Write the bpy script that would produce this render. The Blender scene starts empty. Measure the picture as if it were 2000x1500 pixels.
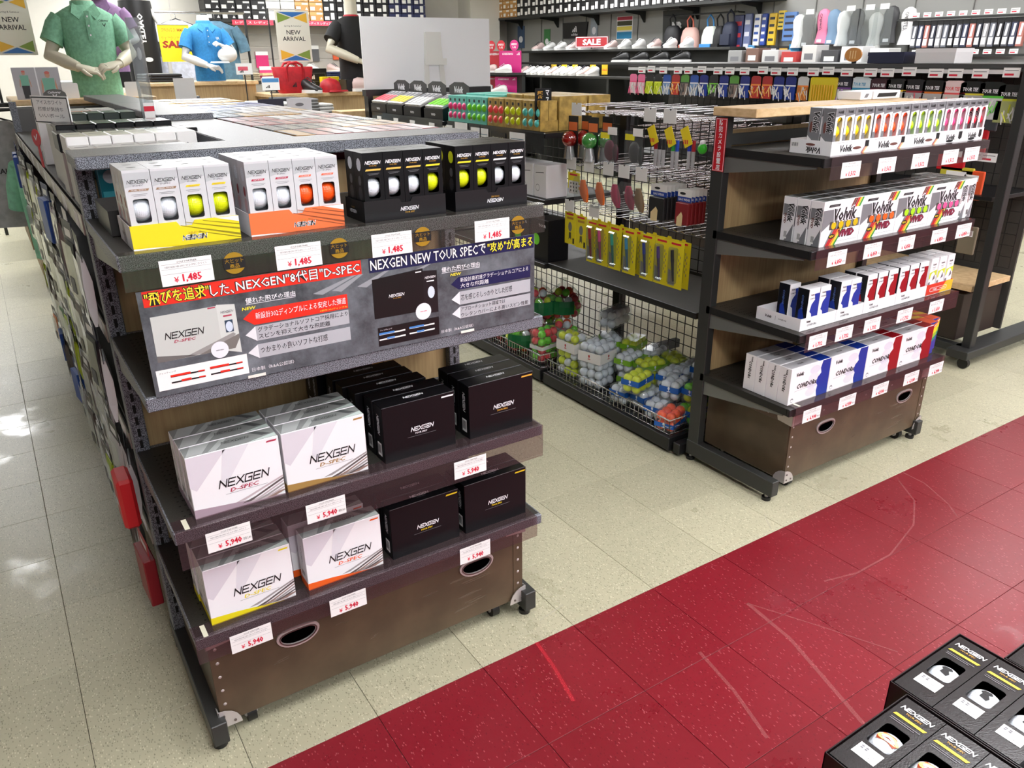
import bpy, math, random
from mathutils import Matrix, Vector
random.seed(7)
SC = bpy.context.scene
COL = SC.collection
PI = math.pi

# ------------------------------------------------------------------ camera, world, light, exposure
cam_d = bpy.data.cameras.new('camera')
cam_d.sensor_width = 36.0
cam_d.lens = 27.543
cam_d.clip_start = 0.02
cam_d.clip_end = 100
cam = bpy.data.objects.new('camera', cam_d)
COL.objects.link(cam)
YAW, PITCH, ROLL = 0.575030, 0.395108, -0.009435
_f = Vector((math.sin(YAW)*math.cos(PITCH), math.cos(YAW)*math.cos(PITCH), -math.sin(PITCH)))
_r = Vector((math.cos(YAW), -math.sin(YAW), 0))
_u = _r.cross(_f)
_r2 = _r*math.cos(ROLL) + _u*math.sin(ROLL)
_u2 = -_r*math.sin(ROLL) + _u*math.cos(ROLL)
cam.matrix_world = Matrix(((_r2.x, _u2.x, -_f.x, 0), (_r2.y, _u2.y, -_f.y, 0), (_r2.z, _u2.z, -_f.z, 1.5108), (0, 0, 0, 1)))
SC.camera = cam

world = bpy.data.worlds.new('world')
SC.world = world
world.use_nodes = True
world.node_tree.nodes['Background'].inputs[0].default_value = (0.93, 0.97, 1.0, 1)
world.node_tree.nodes['Background'].inputs[1].default_value = 0.42

SC.view_settings.view_transform = 'Standard'
SC.view_settings.look = 'None'
SC.view_settings.gamma = 1.0
SC.view_settings.use_curve_mapping = False
SC.view_settings.exposure = -0.12
SC.cycles.use_denoising = True
SC.cycles.max_bounces = 6
SC.cycles.transparent_max_bounces = 16
SC.cycles.caustics_reflective = False
SC.cycles.caustics_refractive = False
LAMP_STRENGTH = 22.0
CEIL = 2.75
# fluorescent fittings on the ceiling: (x, y)
LAMPS = [(-0.2, -3.2), (2.2, -3.2), (4.6, -3.2), (7.0, -3.2), (-0.45, 8.1), (-0.45, 10.2), (-0.45, 12.0), 
         (0.4, -1.6), (0.4, 0.2), (2.3, -1.6), (2.3, 0.2), (4.4, -1.6), (4.4, 0.2), (6.6, -1.6), (6.6, 0.2),
         (1.7, 5.0), (1.7, 7.2), (1.9, 9.4), (1.9, 11.4),
         (6.6, 2.5), (6.6, 4.7), (6.9, 6.9), (6.9, 9.1), (4.4, 8.6), (4.4, 10.8)]

# ------------------------------------------------------------------ materials
MATS = {}
def lin(c):
    out = []
    for v in c[:3]:
        v = v/255.0
        out.append(v/12.92 if v <= 0.04045 else ((v+0.055)/1.055)**2.4)
    return tuple(out) + (1.0,)
def nodes_of(name):
    m = bpy.data.materials.new(name)
    m.use_nodes = True
    nt = m.node_tree
    return m, nt, nt.nodes['Principled BSDF']
def mat(name, rgb=(200, 200, 200), rough=0.5, metal=0.0, spec=0.5, alpha=1.0, emit=0.0, grain=0.0, gscale=200.0, bump=0.0, trans=0.0):
    if name in MATS:
        return MATS[name]
    m, nt, b = nodes_of(name)
    b.inputs['Base Color'].default_value = lin(rgb)
    b.inputs['Roughness'].default_value = rough
    b.inputs['Metallic'].default_value = metal
    b.inputs['Specular IOR Level'].default_value = spec
    b.inputs['Alpha'].default_value = alpha
    if emit:
        b.inputs['Emission Color'].default_value = lin(rgb)
        b.inputs['Emission Strength'].default_value = emit
    if grain or bump:
        tc = nt.nodes.new('ShaderNodeTexCoord')
        nz = nt.nodes.new('ShaderNodeTexNoise')
        nz.inputs['Scale'].default_value = gscale
        nz.inputs['Detail'].default_value = 3
        nt.links.new(tc.outputs['Object'], nz.inputs['Vector'])
        if grain:
            mx = nt.nodes.new('ShaderNodeMix'); mx.data_type = 'RGBA'
            l = lin(rgb)
            mx.inputs['A'].default_value = tuple(min(1, v*(1-grain)) for v in l[:3]) + (1,)
            mx.inputs['B'].default_value = tuple(min(1, v*(1+grain)) for v in l[:3]) + (1,)
            rp = nt.nodes.new('ShaderNodeValToRGB')
            rp.color_ramp.elements[0].position = 0.38; rp.color_ramp.elements[1].position = 0.62
            nt.links.new(nz.outputs['Fac'], rp.inputs['Fac'])
            nt.links.new(rp.outputs['Color'], mx.inputs['Factor'])
            nt.links.new(mx.outputs['Result'], b.inputs['Base Color'])
        if bump:
            bp = nt.nodes.new('ShaderNodeBump')
            bp.inputs['Strength'].default_value = bump
            bp.inputs['Distance'].default_value = 0.002
            nt.links.new(nz.outputs['Fac'], bp.inputs['Height'])
            nt.links.new(bp.outputs['Normal'], b.inputs['Normal'])
    MATS[name] = m
    return m
def clear(name, tint=(235, 240, 240), gloss=0.10, rough=0.08, op=0.05, oprgb=(200, 200, 205)):
    """thin clear plastic: straight-through light, a milky share and a sheen"""
    if name in MATS:
        return MATS[name]
    m, nt, b = nodes_of(name)
    out = nt.nodes['Material Output']
    tr = nt.nodes.new('ShaderNodeBsdfTransparent'); tr.inputs[0].default_value = lin(tint)
    b.inputs['Base Color'].default_value = lin(oprgb); b.inputs['Roughness'].default_value = rough
    gl = nt.nodes.new('ShaderNodeBsdfGlossy'); gl.inputs['Roughness'].default_value = rough
    fr = nt.nodes.new('ShaderNodeLayerWeight'); fr.inputs['Blend'].default_value = 0.5
    pw = nt.nodes.new('ShaderNodeMath'); pw.operation = 'POWER'; pw.inputs[1].default_value = 4.0; nt.links.new(fr.outputs['Facing'], pw.inputs[0])
    mt = nt.nodes.new('ShaderNodeMath'); mt.operation = 'MULTIPLY_ADD'; mt.inputs[1].default_value = 0.6; mt.inputs[2].default_value = gloss*0.3
    nt.links.new(pw.outputs[0], mt.inputs[0])
    m1 = nt.nodes.new('ShaderNodeMixShader'); m1.inputs[0].default_value = op
    nt.links.new(tr.outputs[0], m1.inputs[1]); nt.links.new(b.outputs[0], m1.inputs[2])
    m2 = nt.nodes.new('ShaderNodeMixShader')
    nt.links.new(mt.outputs[0], m2.inputs[0]); nt.links.new(m1.outputs[0], m2.inputs[1]); nt.links.new(gl.outputs[0], m2.inputs[2])
    nt.links.new(m2.outputs[0], out.inputs[0])
    MATS[name] = m
    return m

def floor_mat(name, base, lightc, darkc, nl, nd, r0=0.16, r1=0.42):
    m, nt, b = nodes_of(name)
    N, L = nt.nodes.new, nt.links.new
    geo = N('ShaderNodeNewGeometry'); oi = N('ShaderNodeObjectInfo')
    def chips(rot, sx, sy, lo, seed):
        mp = N('ShaderNodeMapping'); mp.inputs['Rotation'].default_value = (0, 0, rot); mp.inputs['Scale'].default_value = (sx, sy, 1); mp.inputs['Location'].default_value = (seed, seed*1.7, 0)
        L(geo.outputs['Position'], mp.inputs['Vector'])
        v = N('ShaderNodeTexVoronoi'); v.inputs['Scale'].default_value = 1.0; v.inputs['Randomness'].default_value = 1.0
        L(mp.outputs[0], v.inputs['Vector'])
        sp = N('ShaderNodeSeparateColor'); L(v.outputs['Color'], sp.inputs[0])
        a = N('ShaderNodeMath'); a.operation = 'LESS_THAN'; a.inputs[1].default_value = lo; L(sp.outputs[0], a.inputs[0])
        d = N('ShaderNodeMath'); d.operation = 'LESS_THAN'; d.inputs[1].default_value = 0.36; L(v.outputs['Distance'], d.inputs[0])
        q = N('ShaderNodeMath'); q.operation = 'MULTIPLY'; L(a.outputs[0], q.inputs[0]); L(d.outputs[0], q.inputs[1])
        return q.outputs[0]
    nz = N('ShaderNodeTexNoise'); nz.inputs['Scale'].default_value = 2.2; nz.inputs['Detail'].default_value = 6; nz.inputs['Roughness'].default_value = 0.65
    L(geo.outputs['Position'], nz.inputs['Vector'])
    nz2 = N('ShaderNodeTexNoise'); nz2.inputs['Scale'].default_value = 55; nz2.inputs['Detail'].default_value = 4
    L(geo.outputs['Position'], nz2.inputs['Vector'])
    def mixc(fac, a, bcol, amount=None):
        x = N('ShaderNodeMix'); x.data_type = 'RGBA'
        if amount is not None:
            mu = N('ShaderNodeMath'); mu.operation = 'MULTIPLY'; mu.inputs[1].default_value = amount; L(fac, mu.inputs[0]); fac = mu.outputs[0]
        L(fac, x.inputs['Factor'])
        if isinstance(a, tuple): x.inputs['A'].default_value = a
        else: L(a, x.inputs['A'])
        if isinstance(bcol, tuple): x.inputs['B'].default_value = bcol
        else: L(bcol, x.inputs['B'])
        return x.outputs['Result']
    bl = lin(base)
    c = mixc(nz.outputs['Fac'], tuple(v*0.83 for v in bl[:3])+(1,), tuple(min(1, v*1.17) for v in bl[:3])+(1,))
    c = mixc(nz2.outputs['Fac'], c, tuple(v*0.8 for v in bl[:3])+(1,), 0.35)
    for rot, sx, sy, lo, sd in ((0.25, 260, 110, nl, 0), (1.1, 220, 100, nl*0.8, 5)):
        c = mixc(chips(rot, sx, sy, lo, sd), c, lin(lightc), 0.75)
    for rot, sx, sy, lo, sd in ((0.6, 280, 120, nd, 9), (1.9, 250, 120, nd, 3)):
        c = mixc(chips(rot, sx, sy, lo, sd), c, lin(darkc), 0.6)
    # each tile comes out of a slightly different batch
    mr = N('ShaderNodeMapRange'); mr.inputs['To Min'].default_value = 0.93; mr.inputs['To Max'].default_value = 1.05
    L(oi.outputs['Random'], mr.inputs['Value'])
    hv = N('ShaderNodeHueSaturation'); L(mr.outputs[0], hv.inputs['Value']); L(c, hv.inputs['Color'])
    L(hv.outputs[0], b.inputs['Base Color'])
    rr = N('ShaderNodeMapRange'); rr.inputs['From Min'].default_value = 0.3; rr.inputs['From Max'].default_value = 0.42
    rr.inputs['To Min'].default_value = r0; rr.inputs['To Max'].default_value = r1
    L(nz.outputs['Fac'], rr.inputs['Value']); L(rr.outputs[0], b.inputs['Roughness'])
    bp = N('ShaderNodeBump'); bp.inputs['Strength'].default_value = 0.25; bp.inputs['Distance'].default_value = 0.002
    nz3 = N('ShaderNodeTexNoise'); nz3.inputs['Scale'].default_value = 14; nz3.inputs['Detail'].default_value = 5; L(geo.outputs['Position'], nz3.inputs['Vector'])
    L(nz3.outputs['Fac'], bp.inputs['Height']); L(bp.outputs[0], b.inputs['Normal'])
    MATS[name] = m
    return m

def wood_mat(name, a, bcol, sx=1.0, sz=1.0, rough=0.45):
    m, nt, b = nodes_of(name)
    N, L = nt.nodes.new, nt.links.new
    tc = N('ShaderNodeTexCoord'); mp = N('ShaderNodeMapping'); mp.inputs['Scale'].default_value = (120*sx, 120*sx, 5*sz)
    L(tc.outputs['Object'], mp.inputs[0])
    nz = N('ShaderNodeTexNoise'); nz.inputs['Scale'].default_value = 1.0; nz.inputs['Detail'].default_value = 5; L(mp.outputs[0], nz.inputs['Vector'])
    rp = N('ShaderNodeValToRGB'); rp.color_ramp.elements[0].position = 0.3; rp.color_ramp.elements[0].color = lin(a); rp.color_ramp.elements[1].position = 0.7; rp.color_ramp.elements[1].color = lin(bcol)
    L(nz.outputs['Fac'], rp.inputs[0]); L(rp.outputs[0], b.inputs['Base Color'])
    b.inputs['Roughness'].default_value = rough
    MATS[name] = m
    return m
def hammer_mat(name, a, bcol, scale=420, rough=0.42, metal=0.1, lo=0.44, hi=0.56):
    m, nt, b = nodes_of(name)
    N, L = nt.nodes.new, nt.links.new
    tc = N('ShaderNodeTexCoord'); nz = N('ShaderNodeTexNoise'); nz.inputs['Scale'].default_value = scale; nz.inputs['Detail'].default_value = 1.5
    L(tc.outputs['Object'], nz.inputs['Vector'])
    rp = N('ShaderNodeValToRGB'); rp.color_ramp.elements[0].position = lo; rp.color_ramp.elements[0].color = lin(a); rp.color_ramp.elements[1].position = hi; rp.color_ramp.elements[1].color = lin(bcol)
    L(nz.outputs['Fac'], rp.inputs[0]); L(rp.outputs[0], b.inputs['Base Color'])
    b.inputs['Roughness'].default_value = rough; b.inputs['Metallic'].default_value = metal
    bp = N('ShaderNodeBump'); bp.inputs['Strength'].default_value = 0.3; bp.inputs['Distance'].default_value = 0.001
    L(nz.outputs['Fac'], bp.inputs['Height']); L(bp.outputs[0], b.inputs['Normal'])
    MATS[name] = m
    return m
def ball_mat(name, rgb):
    if name in MATS: return MATS[name]
    m, nt, b = nodes_of(name)
    N, L = nt.nodes.new, nt.links.new
    b.inputs['Base Color'].default_value = lin(rgb); b.inputs['Roughness'].default_value = 0.3
    tc = N('ShaderNodeTexCoord'); v = N('ShaderNodeTexVoronoi'); v.inputs['Scale'].default_value = 300; v.inputs['Randomness'].default_value = 0.25
    L(tc.outputs['Object'], v.inputs['Vector'])
    bp = N('ShaderNodeBump'); bp.inputs['Strength'].default_value = 0.5; bp.inputs['Distance'].default_value = 0.0012
    L(v.outputs['Distance'], bp.inputs['Height']); L(bp.outputs[0], b.inputs['Normal'])
    MATS[name] = m
    return m

BEIGE = floor_mat('vinyl_beige', (183, 179, 152), (214, 210, 184), (116, 112, 90), 0.15, 0.2, 0.12, 0.4)
RED = floor_mat('vinyl_red', (128, 26, 38), (176, 88, 94), (98, 18, 28), 0.07, 0.06, 0.11, 0.34)
OAK = wood_mat('oak_panel', (170, 142, 100), (190, 163, 118))
BEECH = wood_mat('beech_top', (196, 164, 118), (222, 194, 150), 0.3, 14)
HAM = hammer_mat('hammertone', (44, 46, 52), (146, 151, 160), 620)
HAMTOP = hammer_mat('hammertone_top', (96, 97, 96), (126, 127, 126), 500)
STEEL = hammer_mat('dark_shelf_paint', (38, 36, 32), (52, 50, 45), 600, 0.55, 0.1)
BLK = mat('black_paint', (26, 26, 27), 0.4, 0.1)
CHAR = mat('charcoal_paint', (52, 53, 52), 0.42, 0.2)
CHROME = mat('chrome', (205, 205, 208), 0.18, 1.0)
ALU = mat('pressed_steel', (200, 195, 193), 0.32, 0.45)
WHITE = mat('white_card', (238, 238, 240), 0.42)
PAPER = mat('paper', (240, 240, 238), 0.6)
INK = mat('ink_black', (18, 18, 20), 0.5)
INKG = mat('ink_grey', (120, 120, 125), 0.5)
REDINK = mat('ink_red', (214, 30, 58), 0.5)
BOXBLK = mat('box_black', (14, 14, 17), 0.32, 0, 0.32)
LOGOW = mat('logo_white', (236, 236, 240), 0.35)
GOLDINK = mat('ink_gold', (196, 150, 62), 0.35, 0.3)
YEL = mat('yellow_print', (236, 214, 28), 0.42)
SILV = mat('silver_card', (176, 180, 178), 0.24, 0.35)
SILVL = mat('silver_card_light', (208, 212, 211), 0.26, 0.25)
GREYST = mat('stripe_grey', (158, 150, 150), 0.4)
BROWNST = mat('stripe_brown', (150, 122, 112), 0.4)
DKST = mat('stripe_dark', (92, 80, 80), 0.4)
CLEAR = clear('clear_rail', (226, 219, 219), 0.06, 0.1, 0.035, (190, 160, 168))
CLEARN = clear('clear_rail_neutral', (228, 226, 222), 0.06, 0.1, 0.03, (200, 196, 190))
BLISTER = clear('blister', (240, 244, 244), 0.15, 0.06, 0.05)
BAGCLR = clear('poly_bag', (246, 248, 248), 0.2, 0.12, 0.06, (225, 230, 230))
BW = ball_mat('ball_white', (228, 234, 242))
BY = ball_mat('ball_yellow', (222, 236, 20))
BO = ball_mat('ball_orange', (255, 88, 24))
BG = ball_mat('ball_lime', (120, 226, 40))
BR = ball_mat('ball_red', (238, 62, 72))
BP = ball_mat('ball_pink', (250, 70, 140))

# ------------------------------------------------------------------ mesh helpers
TXT = {}
def text2d(s, bold=0.0, shear=0.0):
    k = (s, bold, shear)
    if k in TXT: return TXT[k]
    c = bpy.data.curves.new('t', 'FONT'); c.body = s; c.resolution_u = 1; c.offset = bold; c.shear = shear; c.space_line = 0.95
    o = bpy.data.objects.new('t', c); COL.objects.link(o)
    me = bpy.data.meshes.new_from_object(o.evaluated_get(bpy.context.evaluated_depsgraph_get()))
    vs = [(v.co.x, v.co.y) for v in me.vertices]; fs = [tuple(p.vertices) for p in me.polygons]
    bpy.data.meshes.remove(me); bpy.data.objects.remove(o); bpy.data.curves.remove(c)
    if not vs: vs = [(0, 0), (1, 0), (1, 1)]; fs = [(0, 1, 2)]
    x0 = min(v[0] for v in vs); x1 = max(v[0] for v in vs); y0 = min(v[1] for v in vs); y1 = max(v[1] for v in vs)
    cx, cy = (x0+x1)/2, (y0+y1)/2
    TXT[k] = ([(a-cx, b-cy) for a, b in vs], fs, x1-x0, y1-y0)
    return TXT[k]

V3 = Vector
XA, YA, ZA = V3((1, 0, 0)), V3((0, 1, 0)), V3((0, 0, 1))
class MB:
    def __init__(s):
        s.v = []; s.f = []; s.mi = []; s.sm = []; s.mats = []
    def _m(s, m):
        if m not in s.mats: s.mats.append(m)
        return s.mats.index(m)
    def add(s, vs, fs, m, smooth=False):
        b = len(s.v); s.v += [tuple(v) for v in vs]; k = s._m(m)
        for f in fs: s.f.append(tuple(i+b for i in f)); s.mi.append(k); s.sm.append(smooth)
        return s
    def box(s, x0, x1, y0, y1, z0, z1, m, skip=''):
        vs = [(x0, y0, z0), (x1, y0, z0), (x1, y1, z0), (x0, y1, z0), (x0, y0, z1), (x1, y0, z1), (x1, y1, z1), (x0, y1, z1)]
        F = {'b': (0, 3, 2, 1), 't': (4, 5, 6, 7), 'f': (0, 1, 5, 4), 'r': (1, 2, 6, 5), 'k': (2, 3, 7, 6), 'l': (3, 0, 4, 7)}
        return s.add(vs, [v for k, v in F.items() if k not in skip], m)
    def cbox(s, x0, x1, y0, y1, z0, z1, m, c=0.002):
        """box with chamfered edges"""
        xs, ys, zs = (x0, x1), (y0, y1), (z0, z1)
        vs = []; idx = {}
        sg = (1, -1)
        for i in (0, 1):
            for j in (0, 1):
                for k in (0, 1):
                    X, Y, Z = xs[i], ys[j], zs[k]; dx, dy, dz = sg[i]*c, sg[j]*c, sg[k]*c
                    idx[i, j, k, 0] = len(vs); vs.append((X, Y+dy, Z+dz))
                    idx[i, j, k, 1] = len(vs); vs.append((X+dx, Y, Z+dz))
                    idx[i, j, k, 2] = len(vs); vs.append((X+dx, Y+dy, Z))
        fs = []
        fs.append([idx[0, a, b, 0] for a, b in ((0, 0), (0, 1), (1, 1), (1, 0))]); fs.append([idx[1, a, b, 0] for a, b in ((0, 0), (1, 0), (1, 1), (0, 1))])
        fs.append([idx[a, 0, b, 1] for a, b in ((0, 0), (1, 0), (1, 1), (0, 1))]); fs.append([idx[a, 1, b, 1] for a, b in ((0, 0), (0, 1), (1, 1), (1, 0))])
        fs.append([idx[a, b, 0, 2] for a, b in ((0, 0), (0, 1), (1, 1), (1, 0))]); fs.append([idx[a, b, 1, 2] for a, b in ((0, 0), (1, 0), (1, 1), (0, 1))])
        for a in (0, 1):
            for b in (0, 1):
                fs.append([idx[a, b, 0, 0], idx[a, b, 1, 0], idx[a, b, 1, 1], idx[a, b, 0, 1]])
                fs.append([idx[a, 0, b, 0], idx[a, 1, b, 0], idx[a, 1, b, 2], idx[a, 0, b, 2]])
                fs.append([idx[0, a, b, 1], idx[1, a, b, 1], idx[1, a, b, 2], idx[0, a, b, 2]])
                for k in (0, 1): fs.append([idx[a, b, k, 0], idx[a, b, k, 1], idx[a, b, k, 2]])
        return s.add(vs, fs, m)
    def poly(s, pts, o, u, v, m, off=0.0):
        """flat polygon: pts in (u,v) about o"""
        n = u.cross(v)
        vs = [o + u*a + v*b + n*off for a, b in pts]
        return s.add(vs, [tuple(range(len(vs)))], m)
    def prism(s, pts, o, u, v, d, m, smooth=False):
        """polygon extruded by d along u x v"""
        n = u.cross(v); k = len(pts)
        vs = [o + u*a + v*b for a, b in pts] + [o + u*a + v*b + n*d for a, b in pts]
        fs = [tuple(reversed(range(k))), tuple(range(k, 2*k))]
        s.add(vs, fs, m)
        return s.add(vs, [(i, (i+1) % k, k+(i+1) % k, k+i) for i in range(k)], m, smooth)
    def ring(s, outer, inner, o, u, v, d, m):
        """flat plate with a hole (outer and inner have the same number of points)"""
        n = u.cross(v); k = len(outer)
        P = [[o + u*a + v*b + n*e for a, b in q] for q in (outer, inner) for e in (0, d)]
        vs = P[0]+P[1]+P[2]+P[3]; fs = []
        for i in range(k):
            j = (i+1) % k
            fs += [(k+i, k+j, 3*k+j, 3*k+i), (i, 2*k+i, 2*k+j, j), (i, j, k+j, k+i), (2*k+i, 3*k+i, 3*k+j, 2*k+j)]
        return s.add(vs, fs, m)
    def cyl(s, a, b, r, m, n=10, r2=None, cap=True, smooth=True):
        a, b = V3(a), V3(b); d = (b-a).normalized(); t = XA if abs(d.x) < 0.9 else YA
        u = d.cross(t).normalized(); w = d.cross(u); r2 = r if r2 is None else r2
        vs = [a + (u*math.cos(2*PI*i/n) + w*math.sin(2*PI*i/n))*r for i in range(n)] + [b + (u*math.cos(2*PI*i/n) + w*math.sin(2*PI*i/n))*r2 for i in range(n)]
        s.add(vs, [(i, (i+1) % n, n+(i+1) % n, n+i) for i in range(n)], m, smooth)
        if cap: s.add(vs, [tuple(reversed(range(n))), tuple(range(n, 2*n))], m)
        return s
    def tube(s, pts, r, m, n=6, closed=False):
        pts = [V3(p) for p in pts]; k = len(pts)
        rs = r if isinstance(r, (list, tuple)) else [r]*k
        rings = []; pu = None
        for i, p in enumerate(pts):
            if closed: d = pts[(i+1) % k] - pts[i-1]
            else: d = pts[min(i+1, k-1)] - pts[max(i-1, 0)]
            d.normalize()
            if pu is None:
                t = ZA if abs(d.z) < 0.9 else XA
                pu = d.cross(t).normalized()
            pu = (pu - d*pu.dot(d)).normalized(); w = d.cross(pu)
            rings.append([p + (pu*math.cos(2*PI*j/n) + w*math.sin(2*PI*j/n))*rs[i] for j in range(n)])
        vs = [v for q in rings for v in q]; fs = []
        for i in range(k if closed else k-1):
            a, b = i*n, ((i+1) % k)*n
            fs += [(a+j, a+(j+1) % n, b+(j+1) % n, b+j) for j in range(n)]
        s.add(vs, fs, m, True)
        if not closed: s.add(vs, [tuple(reversed(range(n))), tuple(range((k-1)*n, k*n))], m)
        return s
    def loft(s, rings, m, cap=True, smooth=True):
        n = len(rings[0]); vs = [V3(v) for q in rings for v in q]; fs = []
        for i in range(len(rings)-1):
            a, b = i*n, (i+1)*n
            fs += [(a+j, a+(j+1) % n, b+(j+1) % n, b+j) for j in range(n)]
        s.add(vs, fs, m, smooth)
        if cap: s.add(vs, [tuple(reversed(range(n))), tuple(range((len(rings)-1)*n, len(rings)*n))], m, smooth)
        return s
    def ball(s, c, r, m, nu=14, nv=9, sc=(1, 1, 1)):
        c = V3(c); vs = [c + V3((0, 0, r*sc[2]))]; fs = []
        for i in range(1, nv):
            t = PI*i/nv
            for j in range(nu):
                p = 2*PI*j/nu; vs.append(c + V3((r*sc[0]*math.sin(t)*math.cos(p), r*sc[1]*math.sin(t)*math.sin(p), r*sc[2]*math.cos(t))))
        vs.append(c - V3((0, 0, r*sc[2]))); e = len(vs)-1
        for j in range(nu): fs.append((0, 1+j, 1+(j+1) % nu))
        for i in range(nv-2):
            for j in range(nu):
                a = 1+i*nu; fs.append((a+j, a+nu+j, a+nu+(j+1) % nu, a+(j+1) % nu))
        for j in range(nu): fs.append((e, e-nu+(j+1) % nu, e-nu+j))
        return s.add(vs, fs, m, True)
    def text(s, t, o, u, v, m, w=None, h=None, bold=0.0, shear=0.0, off=0.0004, fat=0.0):
        if fat:
            s.text(t, V3(o)-u*fat, u, v, m, w, h, bold, shear, off); s.text(t, V3(o), u, v, m, w, h, bold, shear, off+.00005); o = V3(o)+u*fat; off += .0001
        vs, fs, tw, th = text2d(t, bold, shear); o = V3(o)
        if w and h: a, b = w/tw, h/th
        elif w: a = b = w/tw
        else: a = b = h/th
        n = u.cross(v)
        return s.add([o + u*(x*a) + v*(y*b) + n*off for x, y in vs], fs, m)
    def strokes(s, segs, o, u, v, m, sx, sy, t, shear=0.0, off=0.0004):
        n = u.cross(v)
        for (x0, y0), (x1, y1) in segs:
            dx, dy = x1-x0, y1-y0; l = math.hypot(dx, dy) or 1; px, py = -dy/l*t/2, dx/l*t/2; ex, ey = dx/l*t/2, dy/l*t/2
            q = [(x0-ex+px, y0-ey+py), (x0-ex-px, y0-ey-py), (x1+ex-px, y1+ey-py), (x1+ex+px, y1+ey+py)]
            s.add([V3(o) + u*((a+b*shear)*sx) + v*(b*sy) + n*off for a, b in q], [(0, 1, 2, 3)], m)
        return s
    def mesh(s, name):
        me = bpy.data.meshes.new(name)
        me.from_pydata(s.v, [], s.f)
        for m in s.mats: me.materials.append(m)
        me.polygons.foreach_set('material_index', s.mi)
        me.polygons.foreach_set('use_smooth', s.sm)
        me.update()
        return me
    def obj(s, name, parent=None, loc=(0, 0, 0), rz=0.0):
        return link(bpy.data.objects.new(name, s.mesh(name)), parent, loc, rz)

def link(o, parent=None, loc=(0, 0, 0), rz=0.0):
    COL.objects.link(o); o.location = loc; o.rotation_euler = (0, 0, rz)
    if parent is not None: o.parent = parent
    return o
def tag(o, label=None, cat=None, group=None, kind=None):
    if label: o['label'] = label
    if cat: o['category'] = cat
    if group: o['group'] = group
    if kind: o['kind'] = kind
    return o
def thing(name, label, cat, loc=(0, 0, 0), rz=0.0, group=None):
    o = bpy.data.objects.new(name, None); o.empty_display_size = 0.05
    link(o, None, loc, rz)
    return tag(o, label, cat, group)
KIDS = {}
def kids(o): return [c for c in o.children]
def dup(root, loc, rz=0.0, label=None, group=None, rot=None):
    r = root.copy(); COL.objects.link(r); r.location = loc; r.rotation_euler = rot if rot else (0, 0, rz)
    if label: r['label'] = label
    if group: r['group'] = group
    for ch in kids(root):
        c = ch.copy(); COL.objects.link(c); c.parent = r
        for g in kids(ch):
            d = g.copy(); COL.objects.link(d); d.parent = c
    return r
class Proto:
    """first use places the thing itself, later uses place copies of it and its parts"""
    def __init__(s, root): s.r = root; s.used = False
    def put(s, loc, rz=0.0, label=None, group=None, rot=None):
        if s.used: return dup(s.r, loc, rz, label, group, rot)
        s.used = True; r = s.r; r.location = loc; r.rotation_euler = rot if rot else (0, 0, rz)
        if label: r['label'] = label
        if group: r['group'] = group
        return r
def rrect(x0, x1, y0, y1, r, n=3):
    pts = []
    for cx, cy, a in ((x1-r, y0+r, -90), (x1-r, y1-r, 0), (x0+r, y1-r, 90), (x0+r, y0+r, 180)):
        for i in range(n+1):
            t = math.radians(a + 90*i/n); pts.append((cx+r*math.cos(t), cy+r*math.sin(t)))
    return pts
def ell(cx, cy, rx, ry, n=16, a0=0.0): return [(cx+rx*math.cos(2*PI*i/n+a0), cy+ry*math.sin(2*PI*i/n+a0)) for i in range(n)]

NEX = []
_L = {'N': [((0, 0), (0, 1)), ((0, 1), (1, 0)), ((1, 0), (1, 1))],
      'E': [((0, 0), (0, 1)), ((0, 1), (1, 1)), ((0, .5), (.9, .5)), ((0, 0), (1, 0))],
      'X': [((0, 0), (1, 1)), ((0, 1), (1, 0))],
      'G': [((1, 1), (0, 1)), ((0, 1), (0, 0)), ((0, 0), (1, 0)), ((1, 0), (1, .5)), ((1, .5), (.5, .5))]}
for _i, _c in enumerate('NEXGEN'):
    NEX += [((a[0]*1.15 + _i*1.5, a[1]), (b[0]*1.15 + _i*1.5, b[1])) for a, b in _L[_c]]
def nexgen(mb, c, u, v, m, w, thick=0.17, off=0.0004, ar=0.155):
    """slanted NEXGEN wordmark of width w centred at c"""
    tot = 8.65 + 0.35; sx = w/tot; sy = w*ar
    o = V3(c) - u*(w/2) - v*(sy/2)
    return mb.strokes(NEX, o, u, v, m, sx, sy, thick, 0.35, off)
FX, FZ = XA, ZA            # the front face of a product looks along -Y: right = +X, up = +Z

# ------------------------------------------------------------------ room shell
T = 0.3048
GX, GY = 0.5197, 1.4303          # a joint of the tile grid (the red strip ends at y = GY)
WX, WY = 8.0, 12.4               # inner faces of the far walls
WALLM = mat('wall_paint', (205, 201, 192), 0.6, grain=0.03, gscale=3)
SLAT = mat('slatwall_grey', (172, 168, 160), 0.5)
GREYW = mat('grey_wall_panel', (150, 150, 146), 0.55)
tag(MB().box(-6, WX+0.3, -4, WY+0.3, -0.10, -0.003, mat('subfloor', (60, 56, 46), 0.8)).obj('floor'), 'vinyl tiled shop floor, beige with a red strip', None, None, 'structure')
FLOOR = bpy.data.objects['floor']
def tile_mesh(m):
    g = 0.0006
    b = MB(); b.cbox(g, T-g, g, T-g, -0.003, 0.0, m, 0.0007)
    return b.mesh('tile')
TB, TR = tile_mesh(BEIGE), tile_mesh(RED)
def tile_wanted(x, y):           # the cells that show largest in the picture
    if y < GY - 0.01: return -0.1 < x < 3.4 and y > 0.15
    if x < 0.2: return x > -0.75 and y < 4.6
    if x < 1.1: return y < 1.75
    if x < 2.1: return y < 3.7
    return x < 4.4 and y < 1.9
FAR = {0: MB(), 1: MB()}
ntile = 0
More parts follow.
